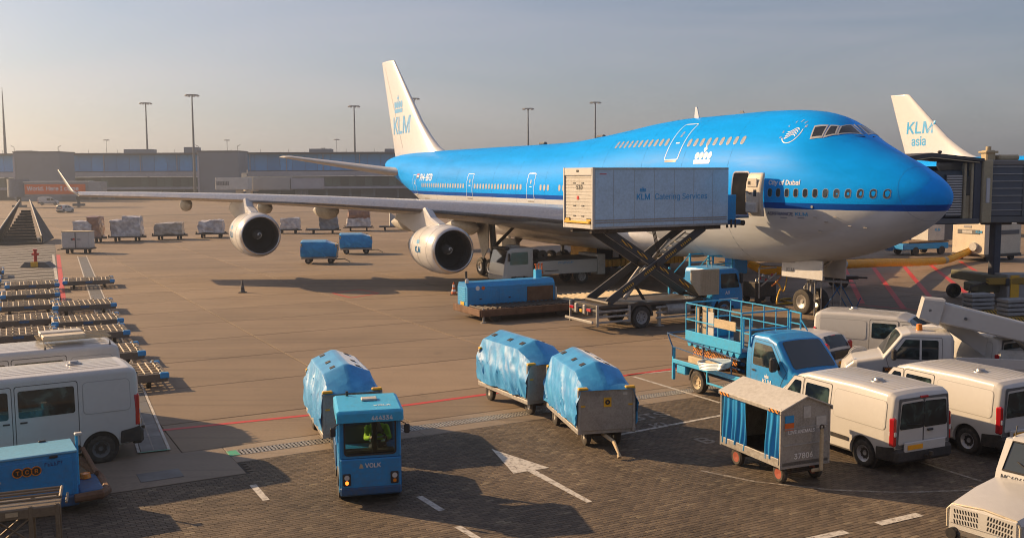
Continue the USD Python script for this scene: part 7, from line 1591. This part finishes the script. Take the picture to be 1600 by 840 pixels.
# ------------------------------------------------------------------ wrapped cargo on dollies across the apron
def wrap_look(name, c1, c2):
    return usdkit.material(stage, '/World/Looks/' + name, {'tc': ('texture_coordinate', {}), 'n': ('noise_texture', {'scale': 2.0, 'detail': 5.0}), 'r': ('rgb_ramp', {'ramp': [(.35, c1), (.65, c2)]}), 'n2': ('noise_texture', {'scale': 6.0, 'detail': 4.0}), 'b': ('bump', {'distance': .05, 'strength': .9}), 'p': ('principled_bsdf', {'roughness': .3, 'coat_weight': .3})},
        [('tc.object', 'n.vector'), ('n.fac', 'r.fac'), ('r.color', 'p.base_color'), ('tc.object', 'n2.vector'), ('n2.fac', 'b.height'), ('b.normal', 'p.normal')], surface='p.BSDF')
M['wrap_white'] = wrap_look('wrap_white', (.36, .33, .33), (.66, .62, .58)); M['wrap_brown'] = wrap_look('wrap_brown', (.20, .10, .07), (.36, .20, .13)); M['wrap_grey'] = wrap_look('wrap_grey', (.12, .125, .13), (.22, .22, .22)); M['wrap_tan'] = wrap_look('wrap_tan', (.34, .29, .23), (.52, .46, .38))
def lump(sx, sy, sz, c, seed, amp=.24):
    m = trimesh.creation.box((sx, sy, sz)); v, f = trimesh.remesh.subdivide_to_size(m.vertices, m.faces, .3); tm = trimesh.Trimesh(v, f); v = np.array(tm.vertices); d = np.stack([meshkit.fbm(v * 1.3 + seed, 3, seed + k) - .5 for k in range(3)], -1); v = v * (1 - .05 * (v[:, 2:3] / sz)) + d * amp * 2
    return (v + np.asarray(c), np.array(tm.faces))
def cargo(label, px, py, w, parts, seed, rz=8, dw=None):
    p_ = at(px, py); t = thing('cargo_dolly', label, 'cargo dolly', (p_[0], p_[1] + .8, 0), rz, 'wrapped cargo on dollies')
    dw = dw or w + .5
    obj('deck', MB().box((dw, 2.2, .16), (0, 0, .48), ch=.02).box((dw + .5, .1, .1), (0, 0, .4)), M['dark_steel'], t, smooth=False)
    for x in (-dw * .3, dw * .3):
        for y in (-.8, .8): obj('wheel', MB().cyl((x - .09, y, .22), (x + .09, y, .22), .22, n=16), M['rubber'], t)
    for s in (1, -1): obj('end_stop', MB().box((.12, .3, .2), (s * dw / 2, -.7, .62), ch=.02), M['dark_steel'], t)
    for k, (x, ww, h, m_, z0) in enumerate(parts): obj('wrapped_load', lump(ww, 1.9 - .1 * k, h, (x, 0, .56 + z0 + h / 2), seed + 5 * k), M[m_], t, smooth=60)
cargo('tall wrapped stack with a brown right half behind the white container cart', 135, 379, 2.6, [(-.45, 1.9, 1.75, 'wrap_white', 0), (.65, 1.4, 2.25, 'wrap_brown', 0)], 1)
cargo('tall white wrapped stack with a stepped top, second from the left', 195, 377, 3.0, [(-.4, 2.3, 1.75, 'wrap_white', 0), (.55, 1.9, 2.1, 'wrap_white', 0)], 11)
cargo('low tan wrapped block, third from the left', 262, 374.5, 2.9, [(0, 2.8, 1.25, 'wrap_tan', 0)], 21)
cargo('low white wrapped load just left of the outer engine', 328, 371.5, 2.7, [(0, 2.6, 1.4, 'wrap_white', 0)], 31)
cargo('wrapped load half hidden behind the outer engine', 449, 365, 2.2, [(.2, 2.3, 1.3, 'wrap_white', 0)], 41)
cargo('dark netted load on a long dolly between the engines', 503, 365, 2.2, [(.7, 2.2, 1.6, 'wrap_grey', 0)], 51, dw=3.8)
cargo('brown boxes above a white wrapped load, rightmost between the engines', 559, 361, 2.9, [(0, 2.9, 1.1, 'wrap_white', 0), (.1, 2.7, 1.0, 'wrap_brown', 1.05)], 61)
p_ = at(615, 360); t = thing('container_dolly', 'slanted white air freight container on a dolly behind the inner engine', 'cargo dolly', (p_[0], p_[1] + .8, 0), 10)
obj('deck', MB().box((3.9, 1.8, .16), (0, 0, .5), ch=.02), M['dark_steel'], t, smooth=False); obj('container', MB().prism([(-.6, .58), (1.4, .58), (1.8, 1.2), (1.0, 1.2), (-.6, 2.3)], -.75, .75, 'y'), M['white_dull'], t, smooth=False)
for x in (-1.2, 1.2):
    for y in (-.6, .6): obj('wheel', MB().cyl((x - .09, y, .22), (x + .09, y, .22), .22, n=16), M['rubber'], t)
p_ = at(118, 396); t = thing('container_cart', 'white two door container on a low cart in front of the wrapped stacks', 'cart', (p_[0], p_[1] + .7, 0), 4)
obj('cart_frame', MB().box((2.7, 1.5, .14), (0, 0, .42), ch=.02).tube([(-1.3, 0, .4), (-1.9, 0, .3)], .05), M['dark_steel'], t); b = obj('container', MB().box((2.45, 1.4, 1.48), (0, 0, 1.23), ch=.03), M['white_dull'], t, smooth=False)
obj('roof_cap', MB().box((2.52, 1.46, .08), (0, 0, 1.98), ch=.02), M['timber_pale'], b, smooth=False)
for s in (1, -1): obj('door', MB().box((1.12, .03, 1.32), (s * .59, -.71, 1.22), ch=.01), M['white_dull'], b, smooth=False)
obj('door_bar', MB().box((.08, .05, 1.4), (0, -.73, 1.22)), M['grey_dark'], b, smooth=False); obj('red_label', MB().box((.16, .02, .16), (-.14, -.74, 1.32)), M['red_paint'], b); obj('dark_label', MB().box((.34, .02, .2), (.28, -.735, 1.3)), M['grey_paint'], b); obj('dark_label', MB().box((.2, .02, .2), (-.3, -.735, 1.3)), M['grey_dark'], b)
for x in (-.8, .8):
    for y in (-.55, .55): obj('wheel', MB().cyl((x - .08, y, .2), (x + .08, y, .2), .2, n=16), M['rubber'], t)
dm('sheet_dark', (.010, .011, .014), .7, dirt=.1)
# dark covered stairs on the far left
p_ = at(31, 382); t = thing('covered_stairs', 'dark wedge shaped boarding stairs with sheeted side walls at the far left', 'boarding stairs', (p_[0], p_[1], 0), 22.0)
for k in range(12): obj('step', MB().box((3.5 - .235 * k, .75, .26), (-.1 + .02 * k, .4 + .72 * k, .2 + .27 * k), ch=.02), M['sheet_dark'], t, smooth=False)
def slab_quad(q, th):
    q = np.array(q, float); n = np.cross(q[1] - q[0], q[3] - q[0]); n = n / np.linalg.norm(n) * th; return MB().add(np.r_[q, q + n], [[0, 3, 2, 1], [4, 5, 6, 7], [0, 1, 5, 4], [1, 2, 6, 5], [2, 3, 7, 6], [3, 0, 4, 7]])
for b, a, tp in ((2.1, 2.7, .5), (-2.3, -2.3, -.5)):
    obj('side_wall', slab_quad([(b, -.3, .1), (a, 9.2, .1), (tp, 9.2, 4.3), (b, -.3, .8)], .1), M['sheet_dark'], t, smooth=False)
    obj('hand_rail', MB().tube([(b, -.3, .85), (tp, 9.2, 4.4)], .07, 6), M['galvanized'], t)
obj('base_frame', MB().box((4.8, 9.8, .2), (-.15, 4.6, .14), ch=.03), M['dark_steel'], t, smooth=False)
for x in (-2.2, 1.9):
    for y in (.8, 8): obj('wheel', MB().cyl((x - .1, y, .3), (x + .1, y, .3), .3, n=16), M['rubber'], t)

# ------------------------------------------------------------------ right: jet bridge, air conditioning unit, hoses, blocks
def jet_bridge():
    t = thing('jet_bridge', 'dark glazed passenger jet bridge reaching the far side of the aircraft nose', 'jet bridge', (17.8, 52.6, 0), 9.0)
    zb, zt = 4.35, 7.55
    obj('cab_floor', MB().box((6.6, 3.6, .3), (3.3, 0, zb + .05), ch=.05), M['grey_dark'], t, smooth=False)
    obj('cab_roof', MB().prism([(-.2, zt - .35), (3.6, zt + .22), (6.6, zt - .02), (6.6, zt + .12), (3.6, zt + .42), (-.2, zt - .15)], -2.0, 2.0, 'y'), M['roof_dark'], t, smooth=False)
    obj('roof_lining', MB().prism([(.3, zt - .36), (3.6, zt + .16), (6.3, zt - .1), (6.3, zt - .06), (3.6, zt + .2), (.3, zt - .3)], -2.04, -1.7, 'y'), M['timber_pale'], t, smooth=False)
    obj('cab_back_wall', MB().box((6.2, .1, zt - zb - .5), (3.1, 1.7, (zt + zb) / 2), ch=.02), M['cabin_dark'], t, smooth=False)
    obj('ceiling_panel', MB().box((6.0, 3.2, .5), (3.1, .1, zt - .75), ch=.05), M['blue_grey'], t, smooth=False)
    sh_ = obj('roller_shutter', MB().box((.9, .06, 2.2), (5.15, -1.6, 5.75)), M['grey_dark'], t, smooth=False)
    for k in range(16): obj('shutter_slat', MB().box((.9, .06, .075), (5.15, -1.66, 4.78 + .132 * k), ch=.015), M['white_paint'], sh_, smooth=False)
    for x in (5.72, 6.12): obj('cab_post', MB().box((.16, .24, zt - zb - .2), (x, -1.62, (zt + zb) / 2), ch=.03), M['post_beige'], t, smooth=False)
    obj('side_door', MB().box((.3, .1, 2.0), (5.92, -1.6, 5.55), ch=.02), M['post_beige'], t, smooth=False); obj('door_window', MB().box((.26, .06, 1.0), (5.92, -1.66, 6.25), ch=.02), M['window_dark'], t, smooth=False)
    obj('bellows', MB().box((.45, 3.5, zt - zb), (6.42, 0, (zt + zb) / 2), ch=.05), M['navy_grey'], t, smooth=False)
    obj('tunnel_frame', MB().box((.6, 3.7, zt - zb + .1), (6.93, 0, (zt + zb) / 2), ch=.05), M['post_beige'], t, smooth=False); obj('slot_window', MB().box((.22, .06, 1.3), (6.95, -1.86, 6.0), ch=.03), M['clear_lens'], t, smooth=False)
    obj('tunnel_floor', MB().box((18, 3.2, .35), (16.2, 0, zb + .12), ch=.04), M['grey_dark'], t, smooth=False); obj('tunnel_roof', MB().box((18, 3.3, .3), (16.2, 0, zt - .1), ch=.06), M['tunnel_roof'], t, smooth=False)
    for s in (1, -1):
        for k in range(9): obj('tunnel_pane', MB().box((1.86, .04, zt - zb - .55), (8.2 + 1.95 * k, s * 1.58, (zt + zb) / 2 + .05)), M['tunnel_glass'], t, smooth=False)
        for k in range(10): obj('tunnel_post', MB().box((.09, .1, zt - zb - .5), (7.22 + 1.95 * k, s * 1.6, (zt + zb) / 2 + .05)), M['grey_dark'], t, smooth=False)
        for k in range(7): obj('tunnel_rail', MB().box((17.6, .05, .05), (16.0, s * 1.615, zb + .62 + .38 * k)), M['grey_paint'], t, smooth=False)
    obj('roof_pedestal', MB().box((.55, .55, .7), (8.3, .2, zt + .25), ch=.06).box((.74, .74, .12), (8.3, .2, zt + .5), ch=.03).cyl((8.3, .2, zt + .6), (8.3, .2, zt + .8), .14), M['post_beige'], t); obj('roof_unit', MB().box((1.2, .9, .3), (9.3, .2, zt + .2), ch=.08), M['post_beige'], t)
    obj('roof_lamp', MB().cyl((5.3, 0, zt), (5.3, 0, zt + .5), .04).box((.2, .2, .16), (5.3, 0, zt + .5), ch=.05), M['black_plastic'], t)
    for k in range(5): obj('under_cable_tray', MB().box((1.6, .5, .18), (8.8 + 2.2 * k, 0, zb - .15), ch=.04), M['dark_steel'], t)
    # support
    obj('support_column', MB().box((.42, .5, 3.2), (8.15, -.9, 2.75), ch=.05), M['navy_grey'], t)
    obj('cross_beam', MB().box((.8, 4.2, .5), (7.95, 0, 1.25), ch=.06), M['olive'], t); obj('wheel_frame', MB().box((2.4, 1.4, .5), (7.95, -1.0, .85), ch=.08), M['olive'], t); obj('yellow_beam', MB().box((3.4, .2, .35), (8.6, -2.15, 1.25), ch=.03), M['hazard'], t, smooth=False)
    for x in (7.2, 8.7):
        for y in (-1.75, 1.5): road_wheel(t, x, y * .8, .4, .3, 'olive', 6)
    obj('guard_hoop', MB().tube([(5.9, -2.0, .3), (6.1, -2.0, 1.0), (7.1, -2.0, 1.2)], .05).tube([(5.9, -2.0, .3), (7.1, -2.0, .45)], .05), M['dark_steel'], t)
dm('post_beige', (.40, .33, .20), .5, dirt=.3); dm('blue_grey', (.05, .08, .11), .4, dirt=.1); dm('navy_grey', (.04, .05, .075), .5, dirt=.2); dm('tunnel_roof', (.16, .15, .14), .5, dirt=.3); dm('olive', (.12, .12, .07), .6, dirt=.4)
M['tunnel_glass'] = mat('tunnel_glass', (.085, .105, .135), .12, dirt=.15)
jet_bridge()
def ac_unit():
    t = thing('air_conditioning_unit', 'large beige ground air conditioning unit below the jet bridge', 'air conditioner', at(1538, 409), 28.0)
    b = obj('housing', MB().box((4.4, 3.0, 2.45), (2.2, 1.5, 1.75), ch=.06), M['beige_light'], t, smooth=False)
    obj('intake_slot', MB().box((.06, 2.0, .34), (-.01, 1.5, 2.3), ch=.02), M['grey_dark'], b); obj('slot_panel', MB().box((.03, .9, .24), (-.035, 1.6, 2.3)), M['white_dull'], b)
    obj('side_slot', MB().box((3.6, .06, .34), (2.3, -.01, 2.25), ch=.02), M['grey_dark'], b); obj('company_name', MB().text('KLM', .2, (-.04, .85, 2.22), (0, -1, 0), (0, 0, 1)), M['logo_blue'], b, smooth=False); obj('oval_badge', MB().box((.03, .7, .18), (-.012, 1.6, 2.7), ch=.06), M['grey_paint'], b)
    for x in (.8, 2.2): obj('roof_fan', MB().cyl((x, 1.2, 2.95), (x, 1.2, 3.3), .45, n=18), M['beige_light'], b)
    obj('hose_port', MB().cyl((-.25, .9, 1.15), (.05, .9, 1.15), .33, n=18), M['white_dull'], t); obj('base', MB().box((4.5, 3.1, .2), (2.2, 1.5, .45), ch=.03), M['dark_steel'], t)
    for x in (.7, 3.6):
        for y in (.3, 2.7): obj('wheel', MB().cyl((x, y - .12, .27), (x, y + .12, .27), .27, n=18), M['rubber'], t)
    obj('tow_bar', MB().tube([(-.1, 1.5, .45), (-1.3, 1.5, .3)], .06), M['dark_steel'], t)
dm('beige_light', (.62, .55, .43), .5, dirt=.2)
ac_unit()
def pt(px, py, Y):
    d = np.array([(px - 800) / FPX, (py - 420) / FPX, 1]) @ CAMR; return np.array([0, 0, CAM_H]) + d * (Y / d[1])
def hose(label, pts, r):
    P = np.array(pts); k = np.linspace(0, len(P) - 1, 70); P = np.stack([PchipInterpolator(range(len(P)), P[:, i])(k) for i in range(3)], 1); t = thing('air_hose', label, 'hose', (0, 0, 0))
    obj('sleeve', MB().tube(P, r * (1 + .03 * np.sin(np.arange(70) * 2.1)), 14), M['orange_hose'], t, smooth=50); obj('seam', MB().tube(P + [0, -.02, r], .03, 5), M['hose_seam'], t); obj('end_ring', MB().tube([P[0], P[0] + (P[1] - P[0]) * .3], r * 1.12, 12), M['white_dull'], t); obj('end_ring', MB().tube([P[-2], P[-1]], r * 1.12, 12), M['white_dull'], t)
    obj('repair_band', MB().tube([P[28], P[30]], r * 1.05, 14), M['timber_pale'], t)
dm('hose_seam', (.25, .13, .02), .6)
hose('long yellow air hose running from the beige unit to the nose', [pt(1527, 386, 79.5), pt(1500, 398, 77), pt(1478, 406, 74), pt(1440, 409, 70), pt(1380, 410, 63), pt(1312, 413, 56.5)], .27)
hose('short yellow air hose below the fuselage beside the blue truck cab', [pt(1168, 409, 57), pt(1180, 416, 57), pt(1196, 422, 56.5), pt(1225, 423, 56), pt(1258, 421, 55.5)], .25)
t = thing('hose_trolley', 'small dark wheeled hose trolley at the end of the long yellow hose', 'trolley', pt(1310, 436, 60) * [1, 1, 0], 10)
obj('frame', MB().box((2.2, .9, .2), (0, 0, .62), ch=.03).tube([(1.0, 0, .6), (1.9, 0, .55)], .06).box((.5, .5, .7), (-.5, 0, 1.0), ch=.06), M['dark_steel'], t); obj('lock_collar', MB().box((1.1, .4, .3), (-.2, -.1, 1.55), ch=.05), M['yellow_paint'], t)
for s in (1, -1): road_wheel(t, .0, s * .45, .42, .22, 'rust', 5)
t = thing('cable_cart', 'dark ground cable cart with white frame and orange cables beside the nose wheel', 'cable cart', at(1192, 474), 28)
obj('body', MB().box((1.5, 1.0, .8), (.2, .5, .75), ch=.04), M['dark_steel'], t); obj('frame', MB().tube([(-.3, 0, .3), (-.3, 0, 1.9), (.9, 0, 1.9)], .04).tube([(-.2, -.02, .95), (.9, -.02, 1.6)], .04), M['white_dull'], t)
for k in range(6): obj('valve', MB().lathe([(0, .18), (.06, .16), (.09, .04), (.05, 0)], (-.2 + .22 * k, .3, 1.15 + .12 * (k % 3)), 'z', 10), M['red_paint' if k % 2 else 'steel'], t)
for x in (-.3, .8):
    for y in (.05, .95): obj('wheel', MB().cyl((x, y - .06, .2), (x, y + .06, .2), .2, n=16), M['rubber'], t)
def cable(label, pts, m_='amber_lens', r=.035):
    P = np.array(pts); k = np.linspace(0, len(P) - 1, 30); P = np.stack([PchipInterpolator(range(len(P)), P[:, i])(k) for i in range(3)], 1); o = obj('power_cable', MB().tube(P, r, 6), M[m_]); tag(o, label, 'cable', 'cables hanging below the nose')
dm('cable_orange', (.55, .17, .02), .5); dm('cable_yellow', (.65, .38, .02), .5)
cable('orange cable hanging from the fuselage belly to the cart, left of the others', [pt(1226, 411, 52), pt(1222, 428, 51.5), pt(1214, 440, 51), pt(1206, 446, 50.5)], 'cable_orange'); cable('yellow cable looping down to the ground beside the nose wheel', [pt(1230, 411, 52), pt(1229, 436, 51.5), pt(1224, 455, 51), pt(1217, 444, 50.6), pt(1212, 440, 50.4)], 'cable_yellow'); cable('orange cable lying on the ground left of the nose wheel', [pt(1219, 452, 51), pt(1214, 470, 50), at(1218, 474, .05), at(1238, 473, .05), at(1220, 468, .05), at(1236, 466, .05)], 'cable_yellow', .05)
t = thing('access_trestle', 'grey tubular trestle standing right of the nose wheel', 'trestle', at(1272, 493), 12)
fr = MB()
for x in (0, .35, 1.4): fr.tube([(x, 0, 0), (x, 0, 1.7)], .04, 6).tube([(x, .7, 0), (x, .7, 1.7)], .04, 6)
obj('uprights', fr, M['galvanized'], t, kind='stuff')
obj('top_bars', MB().tube([(0, 0, 1.7), (2.2, 0, 1.55)], .035, 6).tube([(0, .7, 1.7), (2.2, .7, 1.55)], .035, 6), M['galvanized'], t, kind='stuff'); obj('braces', MB().tube([(.35, 0, .1), (1.4, 0, 1.5)], .03, 6).tube([(1.4, 0, 1.5), (2.2, 0, .2)], .03, 6).tube([(1.4, .7, 1.5), (2.2, .7, .2)], .03, 6).tube([(2.2, 0, .2), (2.5, 0, .8)], .03, 6), M['blue_dark'], t, kind='stuff')
# white container on blue dolly below the nose
t = thing('container_dolly', 'white container on a blue dolly far behind the aircraft nose', 'cargo dolly', at(1440, 398), 24)
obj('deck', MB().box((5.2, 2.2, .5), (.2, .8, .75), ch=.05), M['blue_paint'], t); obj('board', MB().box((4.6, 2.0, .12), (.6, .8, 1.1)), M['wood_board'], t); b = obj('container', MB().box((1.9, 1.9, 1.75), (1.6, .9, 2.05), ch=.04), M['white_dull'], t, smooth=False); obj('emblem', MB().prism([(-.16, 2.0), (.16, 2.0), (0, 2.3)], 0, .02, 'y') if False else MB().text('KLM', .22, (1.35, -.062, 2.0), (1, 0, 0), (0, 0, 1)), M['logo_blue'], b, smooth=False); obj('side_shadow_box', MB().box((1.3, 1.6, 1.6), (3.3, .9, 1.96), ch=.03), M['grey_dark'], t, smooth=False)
obj('tow_bar', MB().tube([(-2.4, .8, .7), (-3.6, .8, .55)], .08).box((.5, .5, .4), (-2.9, .8, .6), ch=.05), M['blue_dark'], t)
for x in (-1.0, 2.0):
    for y in (-.2, 1.7): obj('wheel', MB().cyl((x, y - .12, .36), (x, y + .12, .36), .36, n=18), M['rubber'], t)
t = thing('rack_dolly', 'low rusty rack dolly behind the white container under the nose', 'dolly', at(1420, 385), 24)
obj('deck', MB().box((5, 2, .2), (1.5, .8, .8)), M['blue_dark'], t)
for x in (-.8, .4, 1.6, 2.8, 4.0):
    for y in (0, 1.6): obj('rack_post', MB().box((.12, .12, 1.4), (x, y, 1.5)), M['rust'], t, smooth=False)
for z in (1.5, 2.2): obj('rack_bar', MB().box((5, .08, .1), (1.5, 0, z)).box((5, .08, .1), (1.5, 1.6, z)), M['rust'], t, smooth=False)
for x in (0, 3): obj('wheel', MB().cyl((x, -.1, .36), (x, .2, .36), .36, n=16), M['rubber'], t)
# ballast blocks with yellow and black kerb
for i, (px, py, n_, lab) in enumerate(((1518, 497, 4, 'left stack of grey slabs on a yellow and black kerb'), (1574, 507, 4, 'right stack of grey slabs on a yellow and black kerb'))):
    t = thing('ballast_stack', lab, 'concrete blocks', at(px, py), 14)
    obj('kerb_block', MB().box((1.7, .9, .34), (.75, .45, .17), ch=.03), M['hazard'], t, smooth=False)
    for k in range(n_): obj('slab', MB().box((1.25 + .06 * (k % 2), .75, .15), (.7, .45, .45 + .2 * k), ch=.02), M['grey_paint'], t, smooth=False)
    for s in (.2, 1.2): obj('spacer', MB().box((.1, .6, .8), (s, .45, .72)), M['grey_dark'], t, smooth=False)
t = thing('utility_cabinet', 'yellow and grey cabinet standing behind the grey slab stacks', 'cabinet', at(1570, 476), 14)
obj('body', MB().box((1.6, 1.0, 1.5), (.9, .5, .85), ch=.03), M['grey_paint'], t, smooth=False); obj('yellow_door', MB().box((.55, .06, 1.4), (.55, -.02, .85), ch=.02), M['yellow_paint'], t, smooth=False); obj('meter', MB().box((.25, .06, .4), (.1, -.02, 1.2), ch=.02), M['window_dark'], t, smooth=False); obj('foot', MB().box((1.7, 1.1, .12), (.9, .5, .06)), M['grey_dark'], t, smooth=False)

# ------------------------------------------------------------------ far vehicles below the terminal
_o = ['leftmost', 'second from the left', 'third from the left', 'fourth from the left', 'fifth from the left', 'sixth from the left', 'seventh from the left', 'rightmost']
for k, (px, py, rz) in enumerate(((508, 309, 95), (526, 309, 80), (541, 309, 100), (561, 308, 92), (577, 308, 88), (603, 308, 96), (622, 308, 84), (642, 307, 90))):
    p_ = at(px, py); clone(vanA, 'parked_van', 'tiny white van, ' + _o[k] + ' of the row below the far terminal', (p_[0], p_[1], 0), rz, 'vans parked below the far terminal')
for px, rz, lab in ((423, 120, 'tiny white van below the end of the long grey jet bridge'), (470, 60, 'tiny white van below the middle of the long grey jet bridge')):
    p_ = at(px, 308.5); clone(vanA, 'parked_van', lab, (p_[0], p_[1], 0), rz, 'vans parked below the far terminal')
p_ = at(60, 320); clone(vanA, 'parked_van', 'tiny white van parked below the orange jet bridge', (p_[0], p_[1], 0), 20)
p_ = at(92, 332); c_ = clone(HATCH, 'small_car', 'tiny car driving on the far apron below the orange jet bridge', (p_[0], p_[1], 0), 70)
# ------------------------------------------------------------------ haze
def haze():
    x0, x1, y0, y1, z0, z1 = -900, 700, -40, 1500, -1.2, 62
    mb = MB().box((x1 - x0, y1 - y0, z1 - z0), ((x0 + x1) / 2, (y0 + y1) / 2, (z0 + z1) / 2))
    m = usdkit.material(stage, '/World/Looks/haze_air', {'v': ('principled_volume', {'color': (0.88, 0.93, 1.0), 'density': 0.0006, 'anisotropy': 0.78})}, volume='v.volume')
    obj('haze', mb, m, smooth=False, kind='stuff')
HAZE = True
if HAZE: haze()
